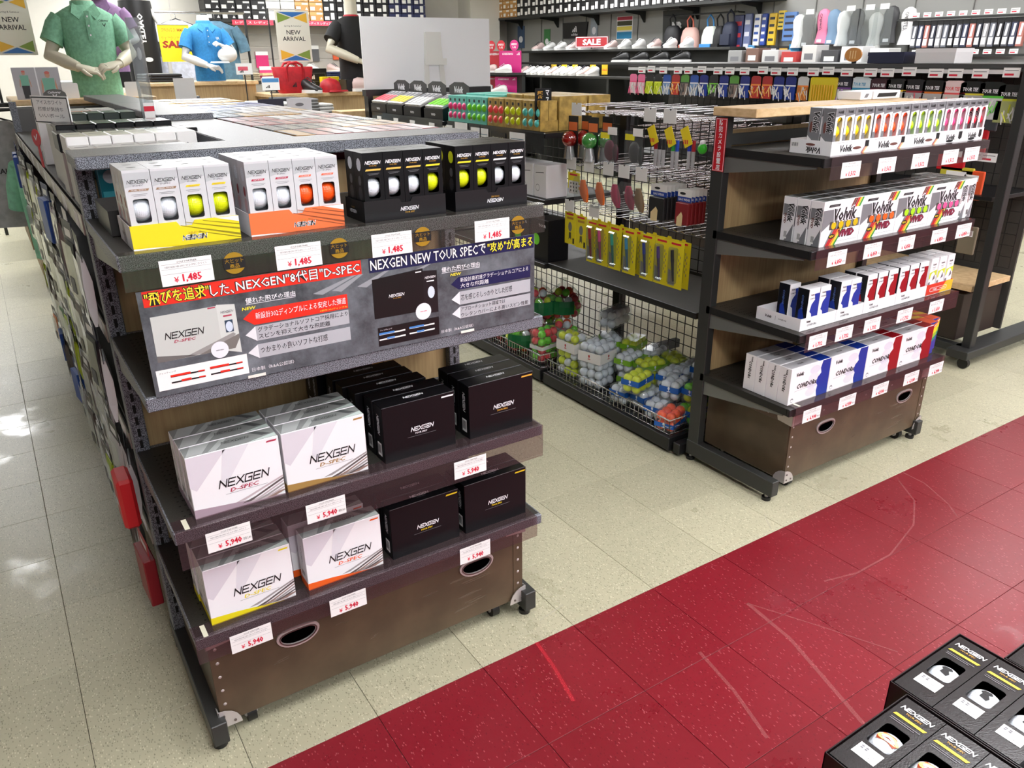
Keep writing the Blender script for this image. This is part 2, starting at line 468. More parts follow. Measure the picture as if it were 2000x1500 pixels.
for i in range(-20, 25):
    for j in range(-16, 37):
        x, y = GX + i*T, GY + j*T
        if x > WX or y > WY: continue
        red = j < 0
        if tile_wanted(x, y):
            ntile += 1
            link(bpy.data.objects.new('tile', TR if red else TB), FLOOR, (x, y, 0))
        else:
            g = 0.0006
            FAR[red].box(x+g, x+T-g, y+g, y+T-g, -0.003, 0.0, RED if red else BEIGE, 'b')
tag(FAR[0].obj('beige_tile_field', FLOOR), kind='stuff')
tag(FAR[1].obj('red_tile_field', FLOOR), kind='stuff')
# wheel scuffs polished into the red strip
SCUFF = mat('scuff', (206, 130, 130), 0.5, alpha=0.2)
SCUFFB = mat('scuff_beige', (226, 220, 196), 0.5, alpha=0.55)
def scuff(pts, w, m):
    mb = MB(); P = [V3((x, y, 0.0004)) for x, y in pts]
    for a, b in zip(P, P[1:]):
        d = (b-a).normalized(); n = V3((-d.y, d.x, 0))*w/2
        mb.add([a-n, b-n, b+n, a+n], [(0, 1, 2, 3)], m)
    tag(mb.obj('scuff_mark', FLOOR))
def arc(cx, cy, r, a0, a1, n=12): return [(cx+r*math.cos(math.radians(a0+(a1-a0)*i/n)), cy+r*math.sin(math.radians(a0+(a1-a0)*i/n))) for i in range(n+1)]
scuff([(2.67, 1.40), (2.58, 1.28), (2.43, 1.19), (2.2, 1.13), (2.02, 1.13), (1.9, 1.16)], 0.006, SCUFF)
scuff([(2.74, 1.43), (2.73, 1.33), (2.66, 1.2), (2.6, 1.13)], 0.006, SCUFF)
scuff([(1.62, 1.22), (1.60, 1.05), (1.55, 0.9), (1.5, 0.75)], 0.012, SCUFF)
scuff([(1.62, 1.22), (1.72, 1.02), (1.8, 0.85)], 0.004, SCUFF)
scuff([(1.35, 1.15), (1.32, 1.0), (1.27, 0.85)], 0.010, SCUFF)
scuff([(1.0, 1.43), (0.985, 1.33), (0.955, 1.2)], 0.010, mat('scuff_fresh', (226, 50, 66), 0.4, alpha=0.5))
scuff([(2.86, 1.53), (2.8, 1.48), (2.7, 1.47), (2.66, 1.43)], 0.005, SCUFFB)
scuff([(2.05, 1.52), (2.0, 1.45)], 0.005, SCUFFB)
scuff([(1.06, 1.50), (1.16, 1.52)], 0.005, SCUFFB)
tag(MB().box(-6, WX+0.3, -4, WY+0.3, CEIL, CEIL+0.1, mat('ceiling_board', (225, 225, 222), 0.8)).obj('ceiling'), kind='structure')
tag(MB().box(-6, WX+0.3, WY, WY+0.2, 0, CEIL, WALLM).obj('wall_back'), kind='structure')
tag(MB().box(WX, WX+0.2, -4, WY, 0, CEIL, GREYW).obj('wall_right'), kind='structure')
# ceiling lights: recessed tray with a bright diffuser
LAMPM = mat('lamp_diffuser', (252, 253, 255), 0.5, emit=LAMP_STRENGTH)
fit = MB().box(-0.34, 0.34, -0.66, 0.66, -0.03, 0, mat('lamp_tray', (235, 235, 235), 0.5)).mesh('tray')
dif = MB().box(-0.30, 0.30, -0.62, 0.62, -0.034, -0.0301, LAMPM).mesh('diffuser')
for x, y in LAMPS:
    t = thing('ceiling_light', 'white fluorescent panel light fixed to the shop ceiling', 'ceiling light', (x, y, CEIL), 0, 'ceiling lights')
    link(bpy.data.objects.new('tray', fit), t); link(bpy.data.objects.new('diffuser', dif), t)

# ------------------------------------------------------------------ end-of-aisle shelf units
def shelf_unit(name, label, X0, X1, yf, zs, lipm, topm, cap, postm, footm, pan, slots):
    """X0..X1 shelf width, yf front edge, zs shelf tops"""
    t = thing(name, label, 'shelf unit', ((X0+X1)/2, 1.75, 0))
    ox, oy = -(X0+X1)/2, -1.75
    def B(n, mb, par=None): return mb.obj(n, t, (ox, oy, 0)) if par is None else mb.obj(n, par)
    for sx in (0, 1):
        px0 = X0 if sx == 0 else X1-0.034
        mb = MB(); mb.cbox(px0, px0+0.034, 1.93, 1.985, 0.03, 1.318, postm, 0.002)
        if slots:
            z = 0.14
            while z < 1.30:
                mb.box(px0+0.013, px0+0.020, 1.9294, 1.94, z, z+0.021, mat('slot_black', (6, 6, 6), 0.8)); z += 0.031
        B('upright', mb)
        fx = px0-0.002
        ft = B('foot', MB().cbox(fx, fx+0.036, yf+0.026, 1.988, 0.027, 0.088, footm, 0.002))
        B('levelling_pad', MB().cyl((fx+0.018, yf+0.06, 0.0), (fx+0.018, yf+0.06, 0.012), 0.017, BLK, 12).cyl((fx+0.018, yf+0.06, 0.012), (fx+0.018, yf+0.06, 0.03), 0.007, ALU, 8), ft)
        B('levelling_pad', MB().cyl((fx+0.018, 1.975, 0.0), (fx+0.018, 1.975, 0.012), 0.017, BLK, 12).cyl((fx+0.018, 1.975, 0.012), (fx+0.018, 1.975, 0.03), 0.007, ALU, 8), ft)
    lv = sorted(zs) + [1.30]
    for a, b in zip(lv, lv[1:]):
        B('back_panel', MB().box(X0+0.034, X1-0.034, 1.955, 1.965, a-0.02, b-0.025, pan))
    for z in zs:
        mb = MB(); mb.box(X0+0.003, X1-0.003, yf+0.004, 1.945, z-0.004, z, topm)
        mb.cbox(X0, X1, yf, yf+0.012, z-0.028, z+0.0005, lipm, 0.002)
        mb.box(X0, X0+0.003, yf+0.012, 1.945, z-0.026, z, lipm).box(X1-0.003, X1, yf+0.012, 1.945, z-0.026, z, lipm)
        mb.box(X0, X1, 1.935, 1.948, z-0.028, z+0.0005, lipm)
        sh = B('shelf', mb)
        hb = MB()
        for k in range(15):
            for q in range(4):
                for bx in (X0+0.035, X1-0.075):
                    hb.poly(ell(bx+q*0.011, yf+0.06+k*0.023, 0.0028, 0.0028, 6), V3((0, 0, z)), XA, YA, mat('slot_black', (6, 6, 6), 0.8), 0.0003)
        tag(B('punched_holes', hb, sh), kind='stuff')
        for sx in (0, 1):
            bx = X0+0.006 if sx == 0 else X1-0.010
            B('bracket', MB().prism([(1.94, z-0.085), (1.94, z-0.027), (yf+0.03, z-0.027), (yf+0.03, z-0.034)], V3((bx, 0, 0)), YA, ZA, 0.004, mat('bracket_grey', (120, 122, 120), 0.4, 0.4)), sh)
    cap(B)
    return t
def capA(B):
    mb = MB(); mb.cbox(0.150, 1.085, 1.82, 1.987, 1.3342, 1.3352, HAMTOP, 0.0003); mb.cbox(0.150, 1.085, 1.818, 1.988, 1.308, 1.334, HAM, 0.003)
    B('top_cap', mb)
ZA_ = (1.195, 0.925, 0.628, 0.358)
A = shelf_unit('display_shelf', 'grey hammertone shelf unit of white and black golf ball boxes', 0.155, 1.065, 1.50, ZA_, HAM, STEEL, capA, HAM, CHAR, OAK, True)
def capB(B):
    B('top_board', MB().cbox(2.115, 3.075, 1.80, 1.988, 1.322, 1.350, BEECH, 0.002))
    B('cross_rail', MB().box(2.15, 3.06, 1.94, 1.975, 1.225, 1.262, CHAR))
ZB_ = (1.219, 0.934, 0.654, 0.385)
B_ = shelf_unit('display_shelf', 'black shelf unit with a pale wood top, holding colourful ball boxes', 2.125, 3.065, 1.53, ZB_, BLK, STEEL, capB, CHAR, CHAR, OAK, False)
# warning sticker on the post of the pale-topped unit
mb = MB(); o = V3((2.1225, 1.951, 1.227)); u, v = -YA, ZA
mb.prism([(-.026, -.088), (.026, -.088), (.026, .088), (-.026, .088)], o, u, v, 0.0008, mat('sticker_red', (188, 22, 36), 0.35))
t = mb.obj('warning_sticker')
tag(t, 'tall red sticker with white Japanese writing on the black post', 'sticker')
mb = MB(); mb.ring([(-.0235, -.0855), (.0235, -.0855), (.0235, .0855), (-.0235, .0855)], [(-.0222, -.0842), (.0222, -.0842), (.0222, .0842), (-.0222, .0842)], o, u, v, 0.0011, LOGOW)
for i, ch in enumerate('防犯カメラ設置店'):
    mb.text(ch, o + v*(0.0735 - i*0.021), u, v, LOGOW, None, 0.0185 if i not in (2, 3, 4) else 0.0165, 0.018, 0, 0.0012)
mb.obj('lettering', t)

# ------------------------------------------------------------------ storage trunks on castors under the lowest shelves
FIBRE = mat('trunk_fibre', (84, 70, 53), 0.42, grain=0.18, gscale=9, bump=0.1)
def trunk(loc, label, W=0.855, D=0.40):
    t = thing('storage_trunk', label, 'trunk', loc)
    x = W/2; zb, zt = 0.055, 0.318
    mb = MB(); mb.cbox(-x, x, 0, D, zb, zt, FIBRE, 0.006)
    body = mb.obj('body', t)
    mb = MB()      # turned rim
    mb.cbox(-x-0.004, x+0.004, -0.005, 0.004, zt-0.032, zt+0.004, mat('trunk_rim', (104, 84, 72), 0.4), 0.002)
    mb.cbox(-x-0.005, -x+0.003, 0, D, zt-0.032, zt+0.004, MATS['trunk_rim'], 0.002).cbox(x-0.003, x+0.005, 0, D, zt-0.032, zt+0.004, MATS['trunk_rim'], 0.002)
    mb.obj('rim', t)
    for sx in (-1, 1):
        c0 = sx*x
        MB().box(min(c0, c0-sx*0.03), max(c0, c0-sx*0.03), -0.0015, 0, zb+0.01, zt-0.032, FIBRE).obj('edge_strip', t)
    rv = MB()
    def riv(p, d):
        p = V3(p); d = V3(d); rv.cyl(p, p+d*0.0012, 0.0042, ALU, 8, 0.0025)
    for i in range(9): riv((-x+0.09+i*(W-0.18)/8, -0.005, zt-0.014), (0, -1, 0))
    for sx in (-1, 1):
        for k in range(5): riv((sx*(x-0.015), -0.0015, zb+0.06+k*0.04), (0, -1, 0))
        for k in range(7): riv((sx*(x+0.005), 0.05+k*0.05, zt-0.014), (sx, 0, 0))
    tag(rv.obj('rivets', t), kind='stuff')
    for sx in (-1, 1):
        for top in (0, 1):
            # pressed steel corner: rounded plate on the front and on the side
            mb = MB(); z0 = zt-0.034 if top else zb-0.003
            pts = [(0, 0)] + [(0.052*math.cos(math.radians(a)), 0.05*math.sin(math.radians(a))) for a in (0, 18, 36, 54, 72, 90)]
            if top: pts = [(0, 0), (0.062, 0.006), (0.066, 0.020), (0.06, 0.037), (0, 0.039)]
            o = V3((sx*(x+0.006), -0.0075, z0)); u = XA*(-sx)
            q = pts if sx < 0 else [(a, b) for a, b in reversed(pts)]
            mb.prism(q, o + YA*0.002, u, ZA, 0.002*(1 if sx < 0 else -1), ALU)
            mb.prism(q if sx > 0 else list(reversed(q)), V3((sx*(x+0.0055), -0.0075, z0)), YA, ZA, 0.0018, ALU)
            for px, pz in ((0.012, 0.012), (0.012, 0.034), (0.036, 0.012)):
                if not top: mb.cyl((sx*(x+0.006-px), -0.0080, z0+pz), (sx*(x+0.006-px), -0.0098, z0+pz), 0.0035, mat('rivet_dark', (120, 110, 108), 0.3, 0.8), 8)
            mb.obj('corner_guard', t)
    # oval handles: dark opening with a bright pressed rim
    for hx in (-0.225, 0.275):
        c = V3((hx+0.002, 0, 0.228))
        def oval(rx, ry):
            pts = []
            for i in range(28):
                a = 2*PI*i/28; px = rx*math.copysign(abs(math.cos(a))**0.8, math.cos(a)); pz = ry*math.sin(a)
                pts.append((px, pz + 0.010*(px/0.05)**2*0.6))
            return pts
        mb = MB(); mb.poly(oval(0.044, 0.0185), c, XA, ZA, mat('hole_black', (2, 2, 2), 1.0, 0, 0.0), 0.0012)
        hd = mb.obj('handle_opening', t)
        MB().ring(oval(0.053, 0.0275), oval(0.043, 0.0175), c, XA, ZA, 0.004, ALU).ring(oval(0.047, 0.022), oval(0.044, 0.0185), c, XA, ZA, 0.0055, mat('rim_dark', (120, 112, 110), 0.3, 0.9)).obj('handle_rim', hd)
    for sx in (-1, 1):
        for y in (0.045, D-0.05):
            cx = sx*(x-0.075)
            mb = MB(); mb.cyl((cx-0.011, y, 0.024), (cx+0.011, y, 0.024), 0.024, mat('castor_rubber', (14, 14, 14), 0.45), 18)
            mb.cyl((cx-0.0135, y, 0.024), (cx+0.0135, y, 0.024), 0.011, ALU, 12)
            w = mb.obj('castor', t)
            MB().prism([(-0.02, 0.056), (0.02, 0.056), (0.008, 0.02), (-0.008, 0.02)], V3((cx-0.016, y, 0)), YA, ZA, 0.002, ALU).prism([(-0.02, 0.056), (0.02, 0.056), (0.008, 0.02), (-0.008, 0.02)], V3((cx+0.014, y, 0)), YA, ZA, 0.002, ALU).box(cx-.016, cx+.016, y-.02, y+.02, .053, .056, ALU).obj('castor_fork', w)
    # scrape marks on the front board
    mb = MB(); SM = mat('scrape', (140, 124, 106), 0.6, alpha=0.45)
    rnd = random.Random(3)
    for x0, z0, l in ((0.12, 0.19, 0.06), (0.2, 0.2, 0.12), (0.24, 0.185, 0.09), (0.21, 0.14, 0.07), (0.24, 0.115, 0.08), (0.2, 0.1, 0.06), (-0.3, 0.17, 0.04), (-0.05, 0.13, 0.03), (-0.12, 0.21, 0.015)):
        for q in range(3):
            a = x0 + rnd.uniform(-.01, .02); b = z0 + rnd.uniform(-.004, .004); ll = l*rnd.uniform(.4, 1)
            mb.poly([(a, b), (a+ll, b+0.004), (a+ll, b+0.0055), (a, b+0.0018)], V3((0, 0, 0)), XA, ZA, SM, 0.0004)
    tag(mb.obj('scrape_marks', body), kind='stuff')
    return t
trunk((0.609, 1.556, 0), 'brown fibre trunk with steel corners under the white and black boxes')
trunk((2.638, 1.578, 0), 'brown fibre trunk with steel corners under the blue and red patterned boxes')

# ------------------------------------------------------------------ dozen boxes (0.19 x 0.145 x 0.048)
BWD, BHT, BDP = 0.190, 0.144, 0.049
def barcode(mb, o, u, v, w, h, n=14, seed=1):
    rnd = random.Random(seed)
    mb.poly([(-w/2, -h/2), (w/2, -h/2), (w/2, h/2), (-w/2, h/2)], o, u, v, PAPER, 0.0004)
    x = -w*0.42
    while x < w*0.42:
        b = rnd.uniform(0.15, 0.5)*w/n*1.6
        mb.poly([(x, -h*0.3), (x+b, -h*0.3), (x+b, h*0.38), (x, h*0.38)], o, u, v, INK, 0.0007); x += b + rnd.uniform(0.3, 0.9)*w/n
def dspec_box(col, colname, label, hatch):
    t = thing('golf_ball_box', label, 'golf ball box')
    w, h, d = BWD/2, BHT, BDP
    m2 = mat('dspec_'+colname, col, 0.4)
    mb = MB(); mb.cbox(-w, w, 0, d, 0.0002, h, WHITE, 0.0012)
    mb.poly([(-w+.001, .001), (w-.001, .001), (w-.001, d-.001), (-w+.001, d-.001)], V3((0, 0, h)), XA, YA, SILV, 0.0003)
    mb.obj('carton', t)
    mb = MB(); o = V3((0, 0, 0))
    # coloured wedge along the foot, front and sides
    wedge = [(-w, 0.0004), (w*0.75, 0.0004), (w*0.45, 0.004), (w*0.1, 0.009), (-w*0.4, 0.0155), (-w, 0.020)]
    if hatch: wedge = [(-w, .0004), (w, .0004), (w, .003), (0.4*w, .010), (-w*0.4, 0.017), (-w, 0.023)]
    mb.poly(wedge, o, FX, FZ, m2, 0.0004)
    mb.poly([(-0.0, .0004), (d, .0004), (d, .020), (0, .020)], V3((-w, d, 0)), -YA, ZA, m2, 0.0004)
    # sweeping stripes at the lower right
    for k, (y0, y1, th, mm) in enumerate(((0.010, .046, .004, GREYST), (.004, .040, .005, DKST), (0.002, .034, .003, BROWNST), (0.0015, 0.026, .004, GREYST), (0.001, .019, .003, DKST), (0.001, .012, .003, BROWNST))):
        x0 = -0.012 + k*0.013
        mb.poly([(x0, y0+.004), (x0+.02, y0+.0042), (w, y1), (w, y1+th), (x0+.03, y0+.013)], o, FX, FZ, mm if not hatch or k % 2 else mat('dspec_sheen', (196, 180, 184), .3), 0.0005+k*0.0001)
    # pale diagonal bands at the upper left
    for a, b, mm in ((-w, -w+.050, mat('band_a', (216, 212, 220), .35)), (-w+.062, -w+.098, mat('band_b', (222, 222, 228), .35))):
        mb.poly([(a, h*0.52), (a+.012, h*0.45), (b+.030, h-.001), (a+.012 if a > -w else a, h-.001)], o, FX, FZ, mm, 0.0004)
    nexgen(mb, (0.014, 0, 0.066), FX, FZ, INK, 0.106, 0.19, 0.0008)
    mb.text('D-SPEC', (0.012, 0, 0.0475), FX, FZ, m2 if not hatch else mat('dspec_crimson', (176, 60, 84), .4), 0.060, 0.0090, 0.004, 0.2, 0.0008, .0004)
    mb.poly([(-.028, .0395), (.06, .0395), (.06, .0402), (-.028, .0402)], o, FX, FZ, INKG, 0.0006)
    mb.poly([(w-.027, h-.010), (w-.006, h-.010), (w-.004, h-.006), (w-.025, h-.006)], o, FX, FZ, m2 if not hatch else MATS['dspec_crimson'], 0.0006)
    # lid: darker and lighter silver facets with the name
    mb.poly([(-w+.002, .002), (-w+.034, .002), (-w+.060, d-.002), (-w+.02, d-.002)], V3((0, 0, h)), XA, YA, SILVL, 0.0006)
    mb.poly([(-w+.046, .002), (-w+.062, .002), (-w+.095, d-.002), (-w+.08, d-.002)], V3((0, 0, h)), XA, YA, SILVL, 0.0006)
    mb.poly([(w*0.35, .002), (w-.002, .002), (w-.002, d*0.4)], V3((0, 0, h)), XA, YA, mat('mint_sheen', (206, 220, 214), .25), 0.0006)
    mb.poly([(w*0.45, d-.002), (w*.62, d-.002), (w*.9, .02), (w*0.7, .02)], V3((0, 0, h)), XA, YA, mat('silver_dark', (120, 124, 124), .25, .4), 0.0007)
    nexgen(mb, (0.012, d*0.56, h), XA, YA, INK, 0.058, 0.17, 0.0009)
    mb.text('D-SPEC', (0.012, d*0.32, h), XA, YA, INKG, 0.026, 0.0042, 0, .2, 0.0009)
    nexgen(mb, (-w, d*0.5, h*0.62), ZA*-1, -YA, INKG, 0.05, 0.14, 0.0005, 0.13)
    barcode(mb, V3((-w, d*0.5, 0.038)), -YA, ZA, 0.026, 0.018)
    mb.obj('print', t)
    return Proto(t)
def tour_box(col, colname, label):
    t = thing('golf_ball_box', label, 'golf ball box'); w, h, d = BWD/2, BHT, BDP
    mb = MB(); mb.cbox(-w, w, 0, d, 0.0002, h, BOXBLK, 0.0012); mb.obj('carton', t)
    mb = MB(); o = V3((0, 0, 0)); m2 = mat('tour_'+colname, col, 0.4)
    nexgen(mb, (0.006, 0, 0.072), FX, FZ, LOGOW, 0.060, 0.26)
    mb.text('TOUR SPEC', (0.002, 0, 0.0605), FX, FZ, m2, 0.032, 0.0048, 0.03, .2)
    mb.poly([(-.034, .053), (.042, .053), (.042, .0537), (-.034, .0537)], o, FX, FZ, INKG, 0.0004)
    mb.poly([(w-.036, h-.011), (w-.004, h-.011), (w-.002, h-.007), (w-.034, h-.007)], o, FX, FZ, m2, 0.0005)
    nexgen(mb, (0.0, d*0.6, h), XA, YA, LOGOW, 0.052, 0.24)
    mb.text('TOUR SPEC', (0, d*0.38, h), XA, YA, INKG, 0.022, .0032)
    nexgen(mb, (-w, d*0.5, h*0.66), -ZA, -YA, LOGOW, 0.050, 0.24, 0.0005, 0.2)
    barcode(mb, V3((-w, d*0.5, 0.032)), -YA, ZA, 0.022, 0.034)
    for a, b in (((-w, w), h),):
        mb.poly([(-w, h-.0006), (w, h-.0006), (w, h), (-w, h)], o, FX, FZ, mat('edge_sheen', (110, 110, 116), .3), 0.0003)
    mb.obj('print', t)
    return Proto(t)
PM = dspec_box((170, 148, 160), 'mauve', '', True)
PG = dspec_box((168, 130, 72), 'bronze', '', False)
PY = dspec_box((232, 214, 30), 'yellow', '', False)
PO = dspec_box((238, 98, 34), 'orange', '', False)
TW = tour_box((232, 232, 236), 'white', '')
TG = tour_box((214, 160, 60), 'gold', '')
TY = tour_box((226, 196, 40), 'yellow', '')
def rowof(P, x, z, ys, front, behind, group, jit=0.0, step=0):
    for k, y in enumerate(ys):
        P.put((x + (k*step) + (random.uniform(-jit, jit) if k else 0), y, z), 0, front if k == 0 else behind + ', %s of its row' % ('first', 'second', 'third')[k], group)
z3, z4 = ZA_[2]+0.0003, ZA_[3]+0.0003
G3 = 'dozen boxes on the third shelf'; G4 = 'dozen boxes on the lowest shelf'
rowof(PM, 0.301, z3, (1.53, 1.582, 1.634), 'white dozen box with mauve foot and crimson lettering, front of its row', 'white dozen box standing behind the mauve-footed front box', G3, 0.002)
rowof(PG, 0.497, z3, (1.53, 1.582, 1.634), 'white dozen box with bronze foot and bronze lettering, front of its row', 'white dozen box standing behind the bronze-footed front box', G3, 0.002)
rowof(TW, 0.730, z3, (1.53, 1.584), 'black dozen box with white lettering, front of the middle row', 'black dozen box behind the white-lettered front box', G3, 0.002)
for k, (x, y) in enumerate(((0.714, 1.645), (0.704, 1.70), (0.70, 1.755))):
    TW.put((x, y, z3), 0, 'black dozen box deep in the middle row under the poster shelf', G3)
for k, (x, y, z) in enumerate(((0.685, 1.83, z3), (0.690, 1.885, z3))):
    TG.put((x, y, z), 0, 'black dozen box standing against the wood back panel', G3)
rowof(TG, 0.960, z3, (1.53, 1.582, 1.634), 'black dozen box with gold lettering on the shelf above the trunk handle', 'black dozen box behind the gold-lettered front box', G3, 0.002)
rowof(PY, 0.293, z4, (1.53, 1.582, 1.634), 'white dozen box with yellow foot and yellow lettering, front of its row', 'white dozen box standing behind the yellow-footed front box', G4, 0.003)
rowof(PO, 0.514, z4, (1.53, 1.60), 'white dozen box with orange foot and orange lettering, front of its row', 'white dozen box standing behind the orange-footed front box', G4, 0.003, -0.012)
rowof(TY, 0.730, z4, (1.53, 1.582), 'black dozen box with yellow tab beside the orange-footed box', 'black dozen box behind the yellow-tabbed one beside orange', G4)
rowof(TY, 0.938, z4, (1.53, 1.582), 'black dozen box with yellow tab at the open end of the lowest shelf', 'black dozen box behind the yellow-tabbed one at the shelf end', G4)

# ------------------------------------------------------------------ NEXGEN three-ball sleeves (0.045 x 0.045 x 0.138) and their trays
SW, SH = 0.0452, 0.138
BALLM = {}
def ball_mesh(m, logo=None):
    k = (m.name, logo)
    if k not in BALLM:
        mb = MB(); mb.ball((0, 0, 0), 0.0212, m, 28, 18)
        BALLM[k] = mb.mesh('ball')
    return BALLM[k]
def sleeve(dark, tab, tabname, ball, tabtext, label=''):
    t = thing('golf_ball_sleeve', label, 'golf ball sleeve'); w = SW/2-0.0002
    body = BOXBLK if dark else SILVL_S
    mb = MB(); win = rrect(-0.013, 0.013, 0.0465, 0.0885, 0.004, 2)
    outer = []
    n = len(win)
    # outer outline with one point for each window point
    for (a, b) in win:
        ax, bz = a/0.013, (b-0.0675)/0.021
        s = max(abs(ax), abs(bz)); ax /= s; bz /= s
        outer.append((ax*w, 0.0002 if bz <= -0.999 else SH if bz >= 0.999 else (0.0002+SH)/2 + bz*(SH-0.0002)/2))
    # snap corners
    for cx, cz in ((-w, 0.0002), (w, 0.0002), (w, SH), (-w, SH)):
        i = min(range(n), key=lambda k: abs(outer[k][0]-cx)/w + abs(outer[k][1]-cz)/SH); outer[i] = (cx, cz)
    mb.ring(outer, win, V3((0, 0.0006, 0)), XA, ZA, 0.0006, body)
    mb.box(-w, w, 0.0006, SW, 0.0002, SH-0.0, body, 'f')
    mb.obj('carton', t)
    link(bpy.data.objects.new('ball', ball_mesh(ball)), t, (0, 0.0226, 0.0675))
    mb = MB(); o = V3((0, 0, 0)); tm = mat('tab_'+tabname, tab, 0.4)
    ink = LOGOW if dark else INK
    nexgen(mb, (0, 0, 0.1185), FX, FZ, ink, 0.034, 0.27 if dark else .2)
    mb.text('TOUR SPEC' if dark else 'D-SPEC', (0, 0, 0.1120), FX, FZ, GOLDINK if dark else INKG, 0.017, .0028, .02, .2)
    tw = 0.0165 if not (tabname in ('white', 'crimson', 'orange', 'yellow') and not dark) else 0.012
    mb.poly([(-tw-.001, .1022), (tw-.001, .1022), (tw+.001, .1058), (-tw+.001, .1058)], o, FX, FZ, tm, .0004)
    if tabtext: mb.text(tabtext, (0, 0, .104), FX, FZ, LOGOW if not dark and tabname != 'yellow' else GOLDINK, tw*1.5, .0022, 0, 0, .0006)
    for k, ww in enumerate((.013, .010)):
        mb.poly([(-ww, .0965-k*.0025), (ww, .0965-k*.0025), (ww, .0971-k*.0025), (-ww, .0971-k*.0025)], o, FX, FZ, INKG, .0004)
    if not dark:
        mb.poly([(w, .0004), (w, .012), (w*.2, .0004)], o, FX, FZ, BROWNST, .0004); mb.poly([(w, .016), (w, .022), (-w*.2, .0004), (0, .0004)], o, FX, FZ, GREYST, .0004)
        mb.poly([(-w, .108), (w, .120), (w, SH-.004), (-w, SH-.004)], o, FX, FZ, mat('sleeve_band', (196, 198, 202), .3, .2), .0002)
    # side print: two ball pictures and two round emblems
    so = V3((-w, SW/2, 0))
    mb.poly(ell(.003, .114, .011, .013, 14), so, -YA, ZA, MATS['ball_white'] if not (dark and ball == BY) else MATS['ball_yellow'], .0003)
    mb.poly(ell(.003, .082, .007, .010, 12), so, -YA, ZA, mat('side_emblem', (150, 60, 66), .4) if not dark else mat('side_grey', (90, 90, 94), .3), .0003)
    mb.poly(ell(.003, .056, .010, .014, 12), so, -YA, ZA, mat('side_fade', (206, 170, 172), .4) if not dark else mat('side_dk', (50, 50, 54), .3), .0003)
    # tucked lid with its thumb notch
    mb.poly([(-w+.001, SW*.35), (w-.001, SW*.35), (w-.001, SW*.38), (-w+.001, SW*.38)], V3((0, 0, SH)), XA, YA, INKG, .0003)
    mb.poly([(-.009, SW-.001), (-.006, SW-.006), (0, SW-.008), (.006, SW-.006), (.009, SW-.001)][::-1], V3((0, 0, SH)), XA, YA, mat('notch', (60, 60, 62), .6), .0004)
    mb.obj('print', t)
    return Proto(t)
SILVL_S = mat('sleeve_card', (214, 214, 218), 0.3, 0.15)
SL = {
 'pearl': sleeve(False, (150, 120, 92), 'pearl', BW, 'PEARL WHITE'), 'yellow': sleeve(False, (232, 208, 40), 'yellow', BY, 'YELLOW'),
 'white': sleeve(False, (176, 40, 70), 'crimson', BW, 'WHITE'), 'orange': sleeve(False, (240, 104, 70), 'orange', BO, 'ORANGE'),
 'tgold': sleeve(True, (222, 180, 84), 'tgold', BW, ''), 'tyel': sleeve(True, (230, 210, 40), 'tyel', BY, ''), 'twhite': sleeve(True, (228, 228, 230), 'twhite', BW, '')}
def tray(loc, label, front, frontname, depth, logo, notch=True, W=0.190, H=0.045, side=None, sub=None, upside=True):
    t = thing('display_tray', label, 'display tray', loc); x = W/2; th = .0012
    side = side or WHITE
    mb = MB(); mb.box(-x, x, 0.0, depth, .0002, .0014, side)
    nf = [(-x, .0002), (x, .0002), (x, H), (0.016, H), (.010, H-.009), (-.010, H-.009), (-.016, H), (-x, H)] if notch else [(-x, .0002), (x, .0002), (x, H), (-x, H)]
    fm = mat('tray_'+frontname, front, 0.35)
    mb.prism(nf, V3((0, th, 0)), XA, ZA, th, fm)
    mb.box(-x, -x+th, th, depth, .0014, H*0.98, side).box(x-th, x, th, depth, .0014, H*0.98, side).box(-x, x, depth-th, depth, .0014, H*0.98, side)
    mb.obj('carton', t)
    mb = MB(); o = V3((0, 0, 0))
    s = -1 if upside else 1
    if logo == 'streak':
        dk = mat('streak_'+frontname, tuple(int(v*.62) for v in front), .4)
        for x0, z0, x1, z1, th2 in ((.0, .043, x, .022, .003), (-.01, .038, x, .012, .004), (.03, .043, x, .030, .002), (.02, .024, x, .005, .002)):
            mb.poly([(x0, z0-.001), (x1, z1-th2), (x1, z1), (x0, z0)], o, FX, FZ, dk, .0004)
        mb.poly([(x*.55, .0445), (x*.62, .043), (x, .034), (x, .0445)], o, FX, FZ, WHITE, .0005)
        mb.poly([(-x, .0004), (-x*.2, .0004), (-x*.6, .003), (-x, .004)], o, FX, FZ, WHITE, .0004)
        c = (0.012, 0, .0145)
        nexgen(mb, c, FX*s, FZ*s, LOGOW, .043, .42, .0005)
        nexgen(mb, c, FX*s, FZ*s, INK, .042, .17, .0009)
        mb.text('D-SPEC', (c[0], 0, .0225), FX*s, FZ*s, GOLDINK, .024, .004, 0, .2)
        for k in range(4):
            mb.poly([(.012+k*.009, .002), (.015+k*.009, .002), (.010+k*.007, H-.003), (.008+k*.007, H-.003)], V3((-x, depth*.5+.03, 0)), -YA, ZA, (DKST, BROWNST, GREYST, DKST)[k], .0004)
        nexgen(mb, (-x, depth*.62, .02), -YA*s, ZA*s, INKG, .03, .2, .0005)
    elif logo == 'dark':
        nexgen(mb, (0.008, 0, .0215 if not upside else .017), FX*s, FZ*s, LOGOW, .042, .26)
        mb.text('TOUR SPEC', (.008, 0, .0135 if not upside else .0255), FX*s, FZ*s, GOLDINK, .022, .0036, .02, .2)
        nexgen(mb, (-x, depth*.6, .018), -YA, ZA, LOGOW, .035, .24)
        mb.text('TOUR SPEC', (-x, depth*.6, .026), -YA, ZA, GOLDINK, .018, .003)
    mb.obj('print', t)
    return t
z1 = ZA_[0]+0.0003
TG1 = 'counter trays on the top sleeve shelf'
